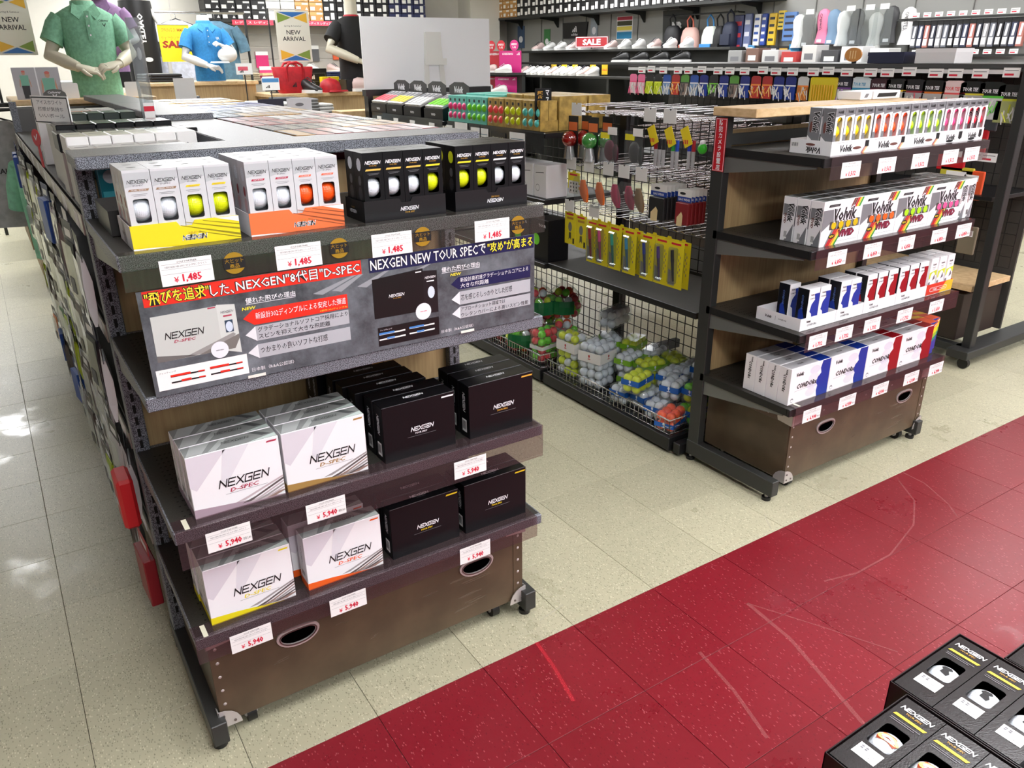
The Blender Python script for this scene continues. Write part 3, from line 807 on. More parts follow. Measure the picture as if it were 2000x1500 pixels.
tray((0.284, 1.53, z1), 'yellow-fronted tray of white sleeves with yellow and pearl balls', (236, 214, 34), 'yellow', .142, 'streak')
tray((0.4935, 1.53, z1), 'orange-fronted tray of white sleeves with white and orange balls', (238, 116, 66), 'orange', .188, 'streak')
tray((0.7285, 1.53, z1), 'black tray with upright white lettering between orange tray and its twin', (22, 21, 24), 'black', .100, 'dark', True, .190, .044, BOXBLK, None, False)
tray((0.943, 1.53, z1), 'black tray with upside-down white lettering at the shelf end', (22, 21, 24), 'black', .142, 'dark', True, .190, .044, BOXBLK, None, True)
tray((0.271, 1.69, z1), 'empty black tray standing behind the yellow-fronted tray', (40, 39, 38), 'charcoal', .19, 'none', False, .19, .050, mat('tray_side_grey', (58, 56, 54), .4), None, False)
def fill(x0, y0, z, cols, rows, labels, group, pitch=0.0457):
    for r in range(rows):
        for c, k in enumerate(cols[r] if isinstance(cols[0], (list, tuple)) else cols):
            SL[k].put((x0 + SW/2 + c*pitch, y0 + r*0.0460, z), 0, labels[k] + ', %s %s row' % (('outer', 'inner', 'inner', 'outer')[c], ('front', 'second', 'third', 'rear')[r]), group)
fill(0.193, 1.5325, z1+.0018, ['pearl', 'pearl', 'yellow', 'yellow'], 3, {'pearl': 'white sleeve with brown tab and white ball in the yellow tray', 'yellow': 'white sleeve with yellow tab and yellow ball in the yellow tray'}, 'sleeves in the yellow tray')
fill(0.4025, 1.5325, z1+.0018, ['white', 'white', 'orange', 'orange'], 4, {'white': 'white sleeve with crimson tab and white ball in the orange tray', 'orange': 'white sleeve with orange tab and orange ball in the orange tray'}, 'sleeves in the orange tray')
fill(0.6375, 1.5325, z1+.0018, ['tgold', 'tgold', 'tgold', 'tyel'], 2, {'tgold': 'black sleeve with gold bar and white ball beside the orange tray', 'tyel': 'black sleeve with yellow ball in the upright-lettered black tray'}, 'sleeves in the upright-lettered black tray')
fill(0.852, 1.5325, z1+.0018, ['tyel', 'tyel', 'twhite', 'twhite'], 3, {'tyel': 'black sleeve with yellow ball in the tray at the shelf end', 'twhite': 'black sleeve with white bar and white ball at the shelf end'}, 'sleeves in the black tray at the shelf end')

# ------------------------------------------------------------------ clear price rails, price cards, round stickers
def rail(X0, X1, yf, z, drop, label, topd=0.045, strips=True, CLEAR=CLEAR):
    t = thing('price_rail', label, 'price rail', ((X0+X1)/2, yf, z)); w = (X1-X0)/2
    mb = MB(); mb.box(-w, w, -0.0075, -0.0063, -drop, 0.0035, CLEAR, '').box(-w, w, -0.0063, topd, 0.0025, 0.0035, CLEAR)
    mb.obj('clear_strip', t)
    if strips: MB().box(-w+.02, -w+.030, -.002, topd-.004, .0036, .0040, mat('tape', (214, 212, 190), .6)).obj('tape', t)
    return t
def card(x, y, z, price, label, group, w=0.091, h=0.047, brand='GOLF PARTNER', line='NEXGEN NB-2401 3P D-SPEC', extra='', pm=None, tilt=0.0):
    """z = top edge of the card"""
    t = thing('price_card', label, 'price card', (x, y, z-h)); mb = MB()
    mb.box(-w/2, w/2, -0.0006, 0, 0, h, PAPER); mb.obj('card', t)
    mb = MB(); o = V3((0, -.0006, 0))
    for zz in (.83, .64, .45): mb.poly([(-w*.47, h*zz), (w*.47, h*zz), (w*.47, h*zz+.0004), (-w*.47, h*zz+.0004)], o, FX, FZ, INKG, .0003)
    mb.text(brand, (w*.02, -.0006, h*.9), FX, FZ, INK, w*.38, h*.065, 0, .2)
    mb.text(line, (0, -.0006, h*.735), FX, FZ, INKG, w*.8, h*.085)
    mb.text('¥', (-w*.22, -.0006, h*.22), FX, FZ, pm or REDINK, None, h*.22, .01)
    mb.text(price, (w*.08, -.0006, h*.24), FX, FZ, pm or REDINK, w*.36, h*.34, .008, 0, .0006, h*.011)
    if extra:
        mb.text(extra, (w*.39, -.0006, h*.22), FX, FZ, INK, w*.18, h*.16)
    mb.obj('print', t)
    return t
YF = 1.4919
rail(0.158, 1.062, 1.50, ZA_[0], 0.062, 'clear price rail on the shelf of white and black sleeves', .02, False, CLEARN)
rail(0.158, 1.062, 1.50, ZA_[2], 0.085, 'clear price rail on the third shelf under the poster')
rail(0.153, 1.045, 1.50, ZA_[3], 0.058, 'clear price rail above the trunk of the hammertone unit')
def rows_cards(data, group):
    for d in data: card(*d[:4], d[4], group, **(d[5] if len(d) > 5 else {}))
rows_cards([(0.265, YF, 1.181, '1,485', 'white price card of 1,485 under the yellow tray', {'line': 'NEXGEN NB-2401 3P D-SPEC ホワイト'}),
            (0.474, YF, 1.1802, '1,485', 'white price card of 1,485 under the orange tray', {'line': 'NEXGEN NB-2401 3P D-SPEC パールホワイト'}),
            (0.673, YF, 1.178, '1,485', 'white price card of 1,485 under the upright-lettered black tray', {'line': 'NEXGEN NB-2401 3P D-SPEC イエロー'}),
            (0.918, YF, 1.1785, '1,485', 'white price card of 1,485 at the shelf end above the poster', {'line': 'NEXGEN NB-2401 3P D-SPEC オレンジ'})], 'price cards on the sleeve shelf')
rows_cards([(0.258, YF, 0.612, '5,940', 'white price card of 5,940 under the mauve-footed box', {'line': 'NEXGEN NB-2401 DP-12 D-SPEC ホワイト', 'extra': '本体 5,400'}),
            (0.470, YF, 0.607, '5,940', 'white price card of 5,940 under the bronze-footed box', {'line': 'NEXGEN NB-2401 DP-12 D-SPEC パール', 'extra': '本体 5,400'}),
            (0.842, YF, 0.601, '5,940', 'white price card of 5,940 under the black boxes of the third shelf', {'line': 'NEXGEN NB-2402 DP-12 TOUR SPEC'})], 'price cards on the third shelf')
rows_cards([(0.268, YF, 0.343, '5,940', 'white price card of 5,940 next to the first trunk handle', {'line': 'NEXGEN NB-2401 DP-12 D-SPEC イエロー'}),
            (0.497, YF, 0.340, '5,940', 'white price card of 5,940 at the middle of the trunk rail', {'line': 'NEXGEN NB-2401 DP-12 D-SPEC オレンジ'}),
            (0.848, YF, 0.348, '5,940', 'white price card of 5,940 over the second trunk handle', {'line': 'NEXGEN NB-2402 DP-12 TOUR SPEC イエロー'})], 'price cards above the trunk')
GD = mat('disc_gold', (176, 138, 40), .35, .3)
for k, (x, z, wh) in enumerate(((.350, 1.160, 'beside the first price card'), (.557, 1.161, 'between the orange tray and black tray cards'), (.744, 1.161, 'right under the upright-lettered black tray'), (.987, 1.158, 'at the far end of the rail'))):
    t = thing('round_sticker', 'round gold and black bestseller sticker ' + wh, 'sticker', (x, YF-.0003, z), 0, 'bestseller stickers')
    MB().prism(ell(0, 0, .0205, .0205, 24), V3((0, 0, 0)), XA, ZA, .0005, GD).obj('disc', t)
    mb = MB(); mb.poly([(-.0195, -.0105), (.0195, -.0105), (.0205, 0), (.0195, .0105), (-.0195, .0105), (-.0205, 0)], V3((0, -.0005, 0)), XA, ZA, INK, .0002)
    mb.text('大ヒット', (0, -.0005, .0048), FX, FZ, GD, .034, .0085, .006, 0, .0005).text('商品', (0, -.0005, -.0052), FX, FZ, GD, .018, .0085, .012, 0, .0005)
    mb.obj('lettering', t)

# ------------------------------------------------------------------ the wide poster on the second shelf
PX0, PX1, PZ0, PZ1, PYY = 0.174, 1.036, 0.9262, 1.130, 1.4965
pt = thing('poster_board', 'wide grey poster board with Japanese headlines about golf balls', 'poster', (PX0, PYY, PZ0))
def pz(z): return z-PZ0
def px(x): return x-PX0
m, nt, b = nodes_of('poster_ground')
_tc = nt.nodes.new('ShaderNodeTexCoord'); _nz = nt.nodes.new('ShaderNodeTexNoise'); _nz.inputs['Scale'].default_value = 9; _nz.inputs['Detail'].default_value = 8; _nz.inputs['Roughness'].default_value = .7
_rp = nt.nodes.new('ShaderNodeValToRGB'); _rp.color_ramp.elements[0].position = .3; _rp.color_ramp.elements[0].color = lin((38, 40, 44)); _rp.color_ramp.elements[1].position = .75; _rp.color_ramp.elements[1].color = lin((128, 135, 142))
nt.links.new(_tc.outputs['Object'], _nz.inputs['Vector']); nt.links.new(_nz.outputs['Fac'], _rp.inputs[0]); nt.links.new(_rp.outputs[0], b.inputs['Base Color'])
b.inputs['Roughness'].default_value = .28
MATS['poster_ground'] = m
MB().box(0, PX1-PX0, 0, .003, 0, PZ1-PZ0, m).obj('board', pt)
mb = MB(); O = V3((0, 0, 0)); PRED = mat('poster_red', (226, 48, 34), .35); PNAVY = mat('poster_navy', (24, 30, 74), .35); PYEL = mat('poster_yellow', (242, 224, 60), .35)
PGREY = mat('poster_arrow', (176, 178, 184), .35); PGL = mat('poster_arrow_tip', (222, 224, 228), .35); PBOX = mat('poster_boxpic', (196, 200, 196), .35); PBLK = mat('poster_black', (16, 16, 18), .35); SHEEN = mat('poster_beam', (196, 200, 206), .4, alpha=.5)
def R4(x0, x1, z0, z1, m, off=.0004): mb.poly([(px(x0), pz(z0)), (px(x1), pz(z0)), (px(x1), pz(z1)), (px(x0), pz(z1))], O, XA, ZA, m, off)
def PT(s, x0, x1, zc, h, m, bold=0.01, outl=None, shear=0.0, off=.0012):
    if outl: mb.text(s, (px((x0+x1)/2), 0, pz(zc)), XA, ZA, outl, (x1-x0)+h*.10, h*1.10, bold+.02, shear, off-.0003, h*.03)
    mb.text(s, (px((x0+x1)/2), 0, pz(zc)), XA, ZA, m, x1-x0, h, bold, shear, off)
def ARW(pts, m, off=.0006): mb.poly([(px(x), pz(z)) for x, z in pts], O, XA, ZA, m, off)
for a, bq in ((.545, .585), (.585, .60), (.64, .66), (.72, .76)):
    ARW([(a-.05, 1.075), (a-.03, 1.07), (bq+.006, 1.1), (bq-.004, 1.1)], SHEEN, .0003)
R4(.183, .602, 1.100, 1.1295, PRED); R4(.619, 1.034, 1.099, 1.1295, PNAVY)
PT('"飛びを追求"', .186, .298, 1.115, .025, PYEL, .01, INK); PT('した、', .300, .343, 1.113, .022, LOGOW, .008, INK); PT('NEXGEN"8代目"D-SPEC', .348, .598, 1.115, .0225, LOGOW, .006, INK)
PT('NEXGEN NEW TOUR SPECで', .622, .902, 1.1145, .0235, LOGOW, .008, INK); PT('"攻め"が高まる', .907, 1.030, 1.115, .0235, PYEL, .008, INK)
PT('優れた飛びの理由', .361, .459, 1.083, .0115, LOGOW, .01); R4(.361, .459, 1.0752, 1.0762, LOGOW, .001); PT('優れた飛びの理由', .788, .885, 1.081, .0115, LOGOW, .01); R4(.788, .885, 1.0732, 1.0742, LOGOW, .001)
PT('NEW', .352, .379, 1.0680, .0062, PYEL, .02, None, .15); PT('NEW', .809, .837, 1.0668, .0062, PYEL, .02, None, .15)
for x0, col, rows in ((.352, PRED, ((1.0635, 1.033), (1.030, 1.000), (.9925, .964))), (.810, PNAVY, ((1.0595, 1.030), (1.025, .9945), (.990, .962)))):
    for k, (zt_, zb_) in enumerate(rows):
        zm = (zt_+zb_)/2; xr = x0+.214
        if k == 0: ARW([(x0, zm), (x0+.02, zb_), (xr, zb_), (xr, zt_), (x0+.02, zt_)], col)
        else:
            ARW([(x0+.02, zb_), (xr, zb_), (xr, zt_), (x0+.02, zt_)], PGREY); ARW([(x0, zm), (x0+.021, zb_), (x0+.021, zt_)], PGL, .0008)
PT('新設計302ディンプルによる安定した弾道', .376, .562, 1.0505, .0135, LOGOW, .0); PT('※前作 326ディンプル', .505, .564, 1.0375, .004, PYEL, 0)
PT('グラデーショナルソフトコア採用により', .377, .564, 1.0225, .0105, PBLK, 0); PT('スピンを抑えて大きな飛距離', .377, .524, 1.0085, .0105, PBLK, 0); PT('つかまりの良いソフトな打感', .377, .516, .9795, .0145, PBLK, 0)
PT('新設計高初速グラデーショナルコアによる', .834, 1.018, 1.0515, .0105, LOGOW, 0); PT('大きな飛距離', .834, .908, 1.0380, .0105, LOGOW, 0); PT('芯を感じるしっかりとした打感', .834, .972, 1.0105, .0140, PBLK, 0)
PT('アプローチショット領域では', .833, .952, .9835, .0100, PBLK, 0); PT('ウレタンカバーによる高いスピン性能', .833, 1.018, .9695, .0100, PBLK, 0)
PT('日本製（R&A公認球）', .355, .440, .9425, .0085, LOGOW, .0); PT('日本製（R&A公認球）', .781, .864, .9400, .0080, LOGOW, .0)
# pictures of the boxes
ARW([(.188, .993), (.306, .994), (.306, 1.083), (.189, 1.081)], PBOX); ARW([(.306, .994), (.341, .983), (.340, 1.081), (.306, 1.085)], mat('poster_boxside', (206, 210, 206), .35))
ARW([(.262, .994), (.330, .994), (.341, 1.014), (.341, 1.022)], mat('poster_streak', (120, 116, 112), .35), .0008); ARW([(.24, .996), (.30, .994), (.335, 1.022), (.330, 1.026)], mat('poster_streak2', (150, 148, 146), .35), .0007)
ARW([(.188, .993), (.262, .994), (.25, .9965), (.188, 1.006)], mat('poster_streak3', (110, 108, 106), .35), .0007)
nexgen(mb, (px(.243), 0, pz(1.041)), XA, ZA, INK, .070, .19, .0011, .16); PT('D-SPEC', .222, .261, 1.0285, .0055, MATS['dspec_crimson'], .02, None, .2)
R4(.317, .332, 1.028, 1.052, mat('poster_win', (50, 70, 90), .3), .0009); mb.poly(ell(px(.3245), pz(1.039), .0068, .0105, 14), O, XA, ZA, mat('poster_ballpic', (206, 218, 234), .3), .0011)
nexgen(mb, (px(.324), 0, pz(1.069)), XA, ZA, INKG, .024, .2, .0011); R4(.316, .332, 1.0595, 1.0625, MATS['dspec_crimson'], .001); R4(.290, .304, 1.0795, 1.082, MATS['dspec_crimson'], .001)
mb.poly(ell(px(.3005), pz(.9965), .0165, .0165, 24), O, XA, ZA, mat('poster_ball2', (230, 232, 240), .3), .0012); PT('NEXGEN', .293, .308, .996, .002, INK, .02, None, .3, .0015)
ARW([(.623, .998), (.742, .997), (.742, 1.092), (.623, 1.084)], PBLK); ARW([(.742, .990), (.776, .988), (.776, 1.083), (.742, 1.086)], mat('poster_blk2', (26, 26, 29), .3))
nexgen(mb, (px(.677), 0, pz(1.043)), XA, ZA, LOGOW, .036, .24, .0011); PT('TOUR SPEC', .668, .687, 1.0365, .0025, GOLDINK, .02)
mb.poly(ell(px(.760), pz(1.036), .0085, .0135, 16), O, XA, ZA, MATS['poster_ballpic'], .0011); nexgen(mb, (px(.759), 0, pz(1.070)), XA, ZA, LOGOW, .026, .24, .0011); R4(.750, .768, 1.060, 1.0625, LOGOW, .001); R4(.724, .738, 1.084, 1.0865, LOGOW, .001)
mb.poly(ell(px(.7385), pz(.9955), .019, .019, 24), O, XA, ZA, MATS['poster_ball2'], .0012); PT('NEXGEN', .730, .747, .996, .0022, REDINK, .02, None, .3, .0015)
R4(.181, .349, .937, .978, PAPER); R4(.628, .776, .935, .977, PBLK)
PT('フィッティング', .186, .216, .9715, .0035, INK, 0); PT('フィッティング', .633, .661, .9710, .0035, LOGOW, 0)
for xb, bars, base, tip in ((.205, PRED, PBLK, PRED), (.650, mat('poster_blue', (70, 130, 200), .35), PAPER, PAPER)):
    for k, (dx, zz) in enumerate(((0, .962), (0, .950), (.072, .963), (.072, .951))):
        x0 = xb+dx-(.02 if xb > .5 else 0)
        R4(x0, x0+.062, zz-.002, zz+.001, base, .0008); R4(x0+(0 if k % 2 == 0 else .018), x0+.036, zz-.0012, zz+.003, bars, .001); R4(x0+.05, x0+.062, zz-.001, zz+.0015, tip, .001)
mb.obj('print', pt)
MB().box(-.5, .5, 0, .0008, 0, 1, PAPER)
for x in (0.345, 0.83):
    MB().box(px(x), px(x)+.035, -.0032, -.0020, .0003, .0060, mat('clip_white', (232, 230, 220), .5)).obj('clip', pt)

# ------------------------------------------------------------------ pale-topped unit: Volvik products
VGREY = mat('vivid_grey', (122, 124, 128), .35)
VW = mat('vivid_white', (240, 240, 242), .35)
CBLUE = mat('condor_blue', (18, 52, 150), .35); CRED = mat('condor_red', (150, 14, 26), .35)
BROWNS = [mat('vivid_brown', (112, 66, 58), .4), mat('vivid_red', (196, 30, 36), .4), mat('vivid_orange', (238, 130, 30), .4), mat('vivid_yel', (240, 210, 40), .4), mat('vivid_green', (60, 150, 60), .4)]
def volvik(mb, c, u, v, w, m=INK, off=.0008, outline=True):
    h = w*.36
    if outline: mb.text('Volvik', c, u, v, LOGOW, w*1.06, h*1.16, .07, .2, off-.0002)
    mb.text('Volvik', c, u, v, m, w, h, .035, .2, off)
def vivid_sleeve(ballm, nm):
    t = thing('golf_ball_sleeve', '', 'golf ball sleeve'); w = 0.0225; h = .138; mb = MB()
    win = rrect(-.0125, .0125, .022, .112, .011, 3); n = len(win); outer = []
    for a, b in win:
        ax, bz = a/.0125, (b-.067)/.045; s = max(abs(ax), abs(bz)); outer.append((ax/s*w, .0002+(h-.0002)*(bz/s+1)/2))
    for cx, cz in ((-w, .0002), (w, .0002), (w, h), (-w, h)):
        i = min(range(n), key=lambda k: abs(outer[k][0]-cx)/w + abs(outer[k][1]-cz)/h); outer[i] = (cx, cz)
    mb.ring(outer, win, V3((0, .0006, 0)), XA, ZA, .0006, VW); mb.box(-w, w, .0006, .045, .0002, h, VW, 'f'); mb.obj('carton', t)
    for z in (.0225, .0675, .1125): link(bpy.data.objects.new('ball', ball_mesh(ballm)), t, (0, .0226, z))
    mb = MB(); o = V3((0, 0, 0))
    mb.poly([(-w, .112), (w, .118), (w, h), (-w, h)], o, FX, FZ, VGREY, .0003); volvik(mb, (0, 0, .127), FX, FZ, .028, INK, .0008, False)
    mb.poly([(w*.55, .002), (w*.75, .002), (w, .03), (w, .04)], o, FX, FZ, BROWNS[0], .0003); mb.poly([(w*.75, .002), (w*.9, .002), (w, .02), (w, .03)], o, FX, FZ, BROWNS[1], .0004)
    mb.poly([(-w, .060), (-w*.45, .060), (-w*.45, .030), (-w, .02)], o, FX, FZ, VGREY, .0002)
    so = V3((-w, .0225, 0)); mb.poly([(-.022, .055), (.022, .02), (.022, h), (-.022, h)], so, -YA, ZA, VGREY, .0003)
    volvik(mb, (-w, .018, .095), -ZA, -YA, .062, INK, .0007); mb.poly(ell(-.012, .080, .005, .017, 12), so, -YA, ZA, BROWNS[0], .0005)
    mb.obj('print', t)
    return Proto(t)
VS = {k: vivid_sleeve(m, k) for k, m in (('yellow', BY if False else ball_mat('ball_amber', (246, 214, 12))), ('orange', BO), ('lime', ball_mat('ball_lime2', (186, 236, 20))), ('pink', BP), ('red', ball_mat('ball_crimson', (226, 24, 58))))}
zt1 = ZB_[0]+.0003
def vtray(X0, X1, depth, word, group, kind='vivid', label='', z=zt1, y=1.56, H=.043):
    t = thing('display_tray', label, 'display tray', ((X0+X1)/2, y, z), 0, group); x = (X1-X0)/2; th = .0012
    fm = VW if kind != 'sunset' else mat('tray_sunset', (214, 60, 40), .35)
    mb = MB(); mb.box(-x, x, 0, depth, .0002, .0014, VW).box(-x, x, 0, th, .0014, H, fm).box(-x, -x+th, th, depth, .0014, H, fm if kind == 'sunset' else VW).box(x-th, x, th, depth, .0014, H, fm).box(-x, x, depth-th, depth, .0014, H, VW); mb.obj('carton', t)
    mb = MB(); o = V3((0, 0, 0))
    if kind == 'vivid':
        wide = x > .08
        volvik(mb, (-x*.25 if wide else -x*.15, 0, H*.45), FX, FZ, .062 if wide else .055, INK, .0006, False)
        mb.poly(ell(x*.30 if wide else -x*.2, H*(.42 if wide else .17), .022, .0045, 12), o, FX, FZ, BROWNS[0] if wide else INK, .0005)
        mb.poly([(x*.70, H*.45), (x*.9, H*.45), (x*.9, H*.9), (x*.70, H*.9)] if wide else [(x*.5, H*.35), (x*.65, H*.2), (x*.8, H*.35), (x*.8, H*.85), (x*.5, H*.85)], o, FX, FZ, INK, .0006)
        if wide:
            for k in range(4): mb.poly([(x*.52+k*.004, .001), (x*.52+k*.004+.003, .001), (x*.74+k*.005+.003, H*.6), (x*.74+k*.005, H*.6)], o, FX, FZ, BROWNS[(0, 1, 2, 3)[k]], .0004)
            mb.poly([(-x*.8, H*.86), (x*.4, H*.92), (x*.4, H*.93), (-x*.8, H*.88)], o, FX, FZ, INKG, .0004)
        so = V3((-x, depth/2, 0)); volvik(mb, so + ZA*.014 - YA*.012, YA, -ZA, .055, INK, .0006, False); mb.poly(ell(-.0, .030, .018, .004, 12), so, -YA, ZA, BROWNS[0], .0005)
        barcode(mb, so + YA*.058 + ZA*.026, -YA, ZA, .030, .016)
    elif kind == 'condor':
        volvik(mb, (-x*.55, 0, H*.66), FX, FZ, .022, INK, .0006, False); mb.text('CONDORx' if word else 'CONDOR', (-x*.35, 0, H*.38), FX, FZ, INK, .050, .008, .02, .2)
        so = V3((-x, depth*.55, 0)); volvik(mb, so + ZA*.022 + YA*.03, -YA, ZA, .028, INK, .0006, False); mb.text('CONDOR', so + ZA*.022 - YA*.028, -YA, ZA, INK, .034, .005, .01, .2); mb.poly([(-.001, .014), (0, .014), (0, .03), (-.001, .03)], so, -YA, ZA, INKG, .0005)
    else:
        mb.poly([(0, 0.0015), (x, .0015), (x, H), (x*.45, H)], o, FX, FZ, mat('sunset_yellow', (244, 190, 50), .35), .0004)
        mb.ring(rrect(-x*.75, x*.55, H*.3, H*.66, H*.17, 3), rrect(-x*.73, x*.53, H*.33, H*.63, H*.145, 3), o, XA, ZA, .0006, LOGOW); volvik(mb, (-x*.35, 0, H*.48), FX, FZ, .026, LOGOW, .0006, False); mb.poly([(0, H*.45), (x*.4, H*.45), (x*.4, H*.5), (0, H*.5)], o, FX, FZ, LOGOW, .0008)
    mb.obj('print', t)
    return t
VG = 'script-lettered sleeve trays on the top shelf'
VT = ((2.190, 2.388, 'yellow', 4), (2.389, 2.583, 'orange', 4), (2.584, 2.788, 'lime', 4), (2.789, 2.936, 'pink', 3), (2.937, 3.063, 'red', 3))
for k, (a, b, c, n) in enumerate(VT):
    vtray(a, b, .155, 1, VG, 'vivid', 'white script-lettered tray holding the sleeves of %s balls' % c)
    p = (b-a-.004)/n
    for r in range(2):
        for i in range(n):
            VS[c].put((a+.002+p/2+i*p - (0.0 if n == 4 else .001), 1.562+r*.050, zt1+.0018), 0, 'grey and white sleeve with %s balls, %s row' % (c, ('front', 'rear')[r]), 'grey and white sleeves in the %s ball tray' % c)
# Vivid dozen boxes
def vivid_box(ballm):
    t = thing('golf_ball_box', '', 'golf ball box'); w, h, d = .1003, .146, .050; mb = MB(); mb.cbox(-w, w, 0, d, .0002, h, VW, .001)
    mb.poly([(-w+.001, .001), (w-.001, .001), (w-.001, d-.001), (-w+.001, d-.001)], V3((0, 0, h)), XA, YA, SILV, .0003); mb.obj('carton', t)
    mb = MB(); o = V3((0, 0, 0))
    mb.poly([(-w, .080), (-w+.075, .080), (-w+.075, .118), (-w, .118)], o, FX, FZ, VGREY, .0003); mb.poly([(-w, .001), (-w+.040, .001), (w*.1, .06), (w*.1, .08), (-w, .08)], o, FX, FZ, VGREY, .0002)
    mb.poly([(-w, .001), (-w+.022, .001), (-w+.052, .052), (-w+.052, .08), (-w, .05)], o, FX, FZ, VW, .00035)
    for k in range(5):
        a = -w+.028+k*.010; mb.poly([(a, .001), (a+.0095, .001), (a+.052, .060), (a+.044, .060)], o, FX, FZ, BROWNS[(1, 1, 2, 3, 4)[k]], .0005)
        a = w-.065+k*.0105; mb.poly([(a, .116), (a+.0095, .116), (a+.027, h-.001), (a+.0175, h-.001)], o, FX, FZ, BROWNS[(0, 0, 1, 3, 4)[k]], .0005)
    volvik(mb, (.012, 0, .098), FX, FZ, .120, INK, .0012)
    mb.poly([(-w+.022, .126), (-w+.078, .126), (-w+.083, .134), (-w+.027, .134)], o, FX, FZ, INK, .0006); mb.poly([(-w+.032, .1292), (-w+.074, .1292), (-w+.074, .1308), (-w+.032, .1308)], o, FX, FZ, INKG, .0009)
    mb.poly(rrect(-.062, .092, .052, .079, .003, 1), o, FX, FZ, mat('vivid_window', (84, 80, 78), .2), .0005)
    for k in range(4):
        x = -.040+k*.038; mb.poly(ell(x, .0655, .0125, .0125, 16), o, FX, FZ, ballm, .0008); mb.poly([(x+.012, .052), (x+.020, .052), (x+.022, .079), (x+.014, .079)], o, FX, FZ, VGREY, .0009)
    mb.text('VIVID', (.030, 0, .036), FX, FZ, INK, .088, .026, .09, .12, .0008); mb.text('VIVID', (.030, 0, .036), FX, FZ, mat('vivid_plum', (150, 40, 70), .35), .082, .021, .03, .12, .0010)
    mb.poly(ell(-.044, .031, .017, .008, 14), o, FX, FZ, INK, .0007); mb.text('NEW', (-.044, 0, .031), FX, FZ, mat('vivid_yel', (240, 210, 40), .4), .022, .007, .03, .1, .0010)
    mb.poly([(-.03, .011), (.09, .011), (.09, .0118), (-.03, .0118)], o, FX, FZ, INKG, .0005)
    for sx in (-1, 1):
        u = -YA if sx < 0 else YA; so = V3((sx*w, d/2, 0))
        mb.poly([(-.022, .085), (.022, .085), (.022, .122), (-.022, .122)], so, u, ZA, VGREY, .0003); mb.poly([(.022, .001), (.022, .06), (-.008, .001)], so, u, ZA, VGREY, .0003)
        volvik(mb, so + ZA*.095 + u*.007, -ZA, u, .062, INK, .0008); mb.text('VIVID', so + ZA*.075 - u*.012, -ZA, u, BROWNS[0], .035, .009, .04, .1, .0007); barcode(mb, so + ZA*.022 - u*.005, u, ZA, .012, .028, 8)
    for k in range(3): mb.poly([(-w+.02+k*.055, .006), (-w+.06+k*.055, .006), (-w+.07+k*.055, d-.006), (-w+.03+k*.055, d-.006)], V3((0, 0, h)), XA, YA, mat('silver_dark', (120, 124, 124), .25, .4), .0006)
    mb.text('Volvik', (0, d/2, h), XA, YA, INK, .05, .014, .03, .2, .0009)
    mb.obj('print', t)
    return Proto(t)
VB = [(c, vivid_box(m)) for c, m in (('yellow', mat('dot_yellow', (206, 178, 20), .3)), ('orange', mat('dot_orange', (250, 100, 30), .3)), ('lime', mat('dot_lime', (170, 226, 30), .3)), ('pink', mat('dot_pink', (244, 90, 150), .3)))]
zt2 = ZB_[1]+.0003
for k, (c, P) in enumerate(VB):
    for r in range(3):
        P.put((2.2915+k*.2015, 1.555+r*.0535, zt2), 0, ('white striped dozen box with %s balls printed, front of its row' if r == 0 else 'white striped dozen box behind the one with %s balls') % c, 'striped dozen boxes')
VB[3][1].put((3.041, 1.660, zt2), PI/2, 'white striped dozen box turned narrow side out beside the pink one', 'striped dozen boxes'); VB[3][1].put((3.0925, 1.660, zt2), PI/2, 'white striped dozen box turned narrow side out at the shelf end', 'striped dozen boxes')
# Condor sleeves
def condor_sleeve(col, name, ballm):
    t = thing('golf_ball_sleeve', '', 'golf ball sleeve'); w = .0275; h = .138; mb = MB(); mb.cbox(-w, w, 0, .046, .0002, h, VW, .0008)
    mb.obj('carton', t); mb = MB(); o = V3((0, 0, 0))
    mb.poly([(w*.0, h-.018), (w*.2, .10), (-w*.35, .085), (-w*.6, .06), (-w*.2, .052), (-w*.1, .038), (w*.05, .008), (w, .008), (w, h-.018)], o, FX, FZ, col, .0004)
    mb.poly([(-w, .03), (-w*.4, .02), (-w*.5, .001), (-w, .001)], o, FX, FZ, mat('shade_grey', (196, 196, 204), .4), .0003)
    volvik(mb, (-w*.35, 0, .118), FX, FZ, .018, INK, .0007, False); mb.text('CONDOR', (-w*.3, 0, .105), FX, FZ, INK, .028, .005, .02, .2, .0007)
    so = V3((-w, .023, 0)); mb.poly([(-.022, .001), (.022, .001), (.022, h-.001), (-.022, h-.001)], so, -YA, ZA, mat('condor_side', (16, 18, 26), .3), .0003); mb.text('CONDOR', so + ZA*.09, -ZA, -YA, mat('condor_sidetext', (90, 120, 190), .4), .05, .008, .02, .2, .0006); mb.poly([(-.01, .02), (.015, .03), (.0, .075), (-.012, .06)], so, -YA, ZA, col, .0005)
    mb.obj('print', t)
    if ballm:
        MB().ball((w-.004, .023, .095), .012, ballm, 10, 7).obj('ball', t)
    return Proto(t)
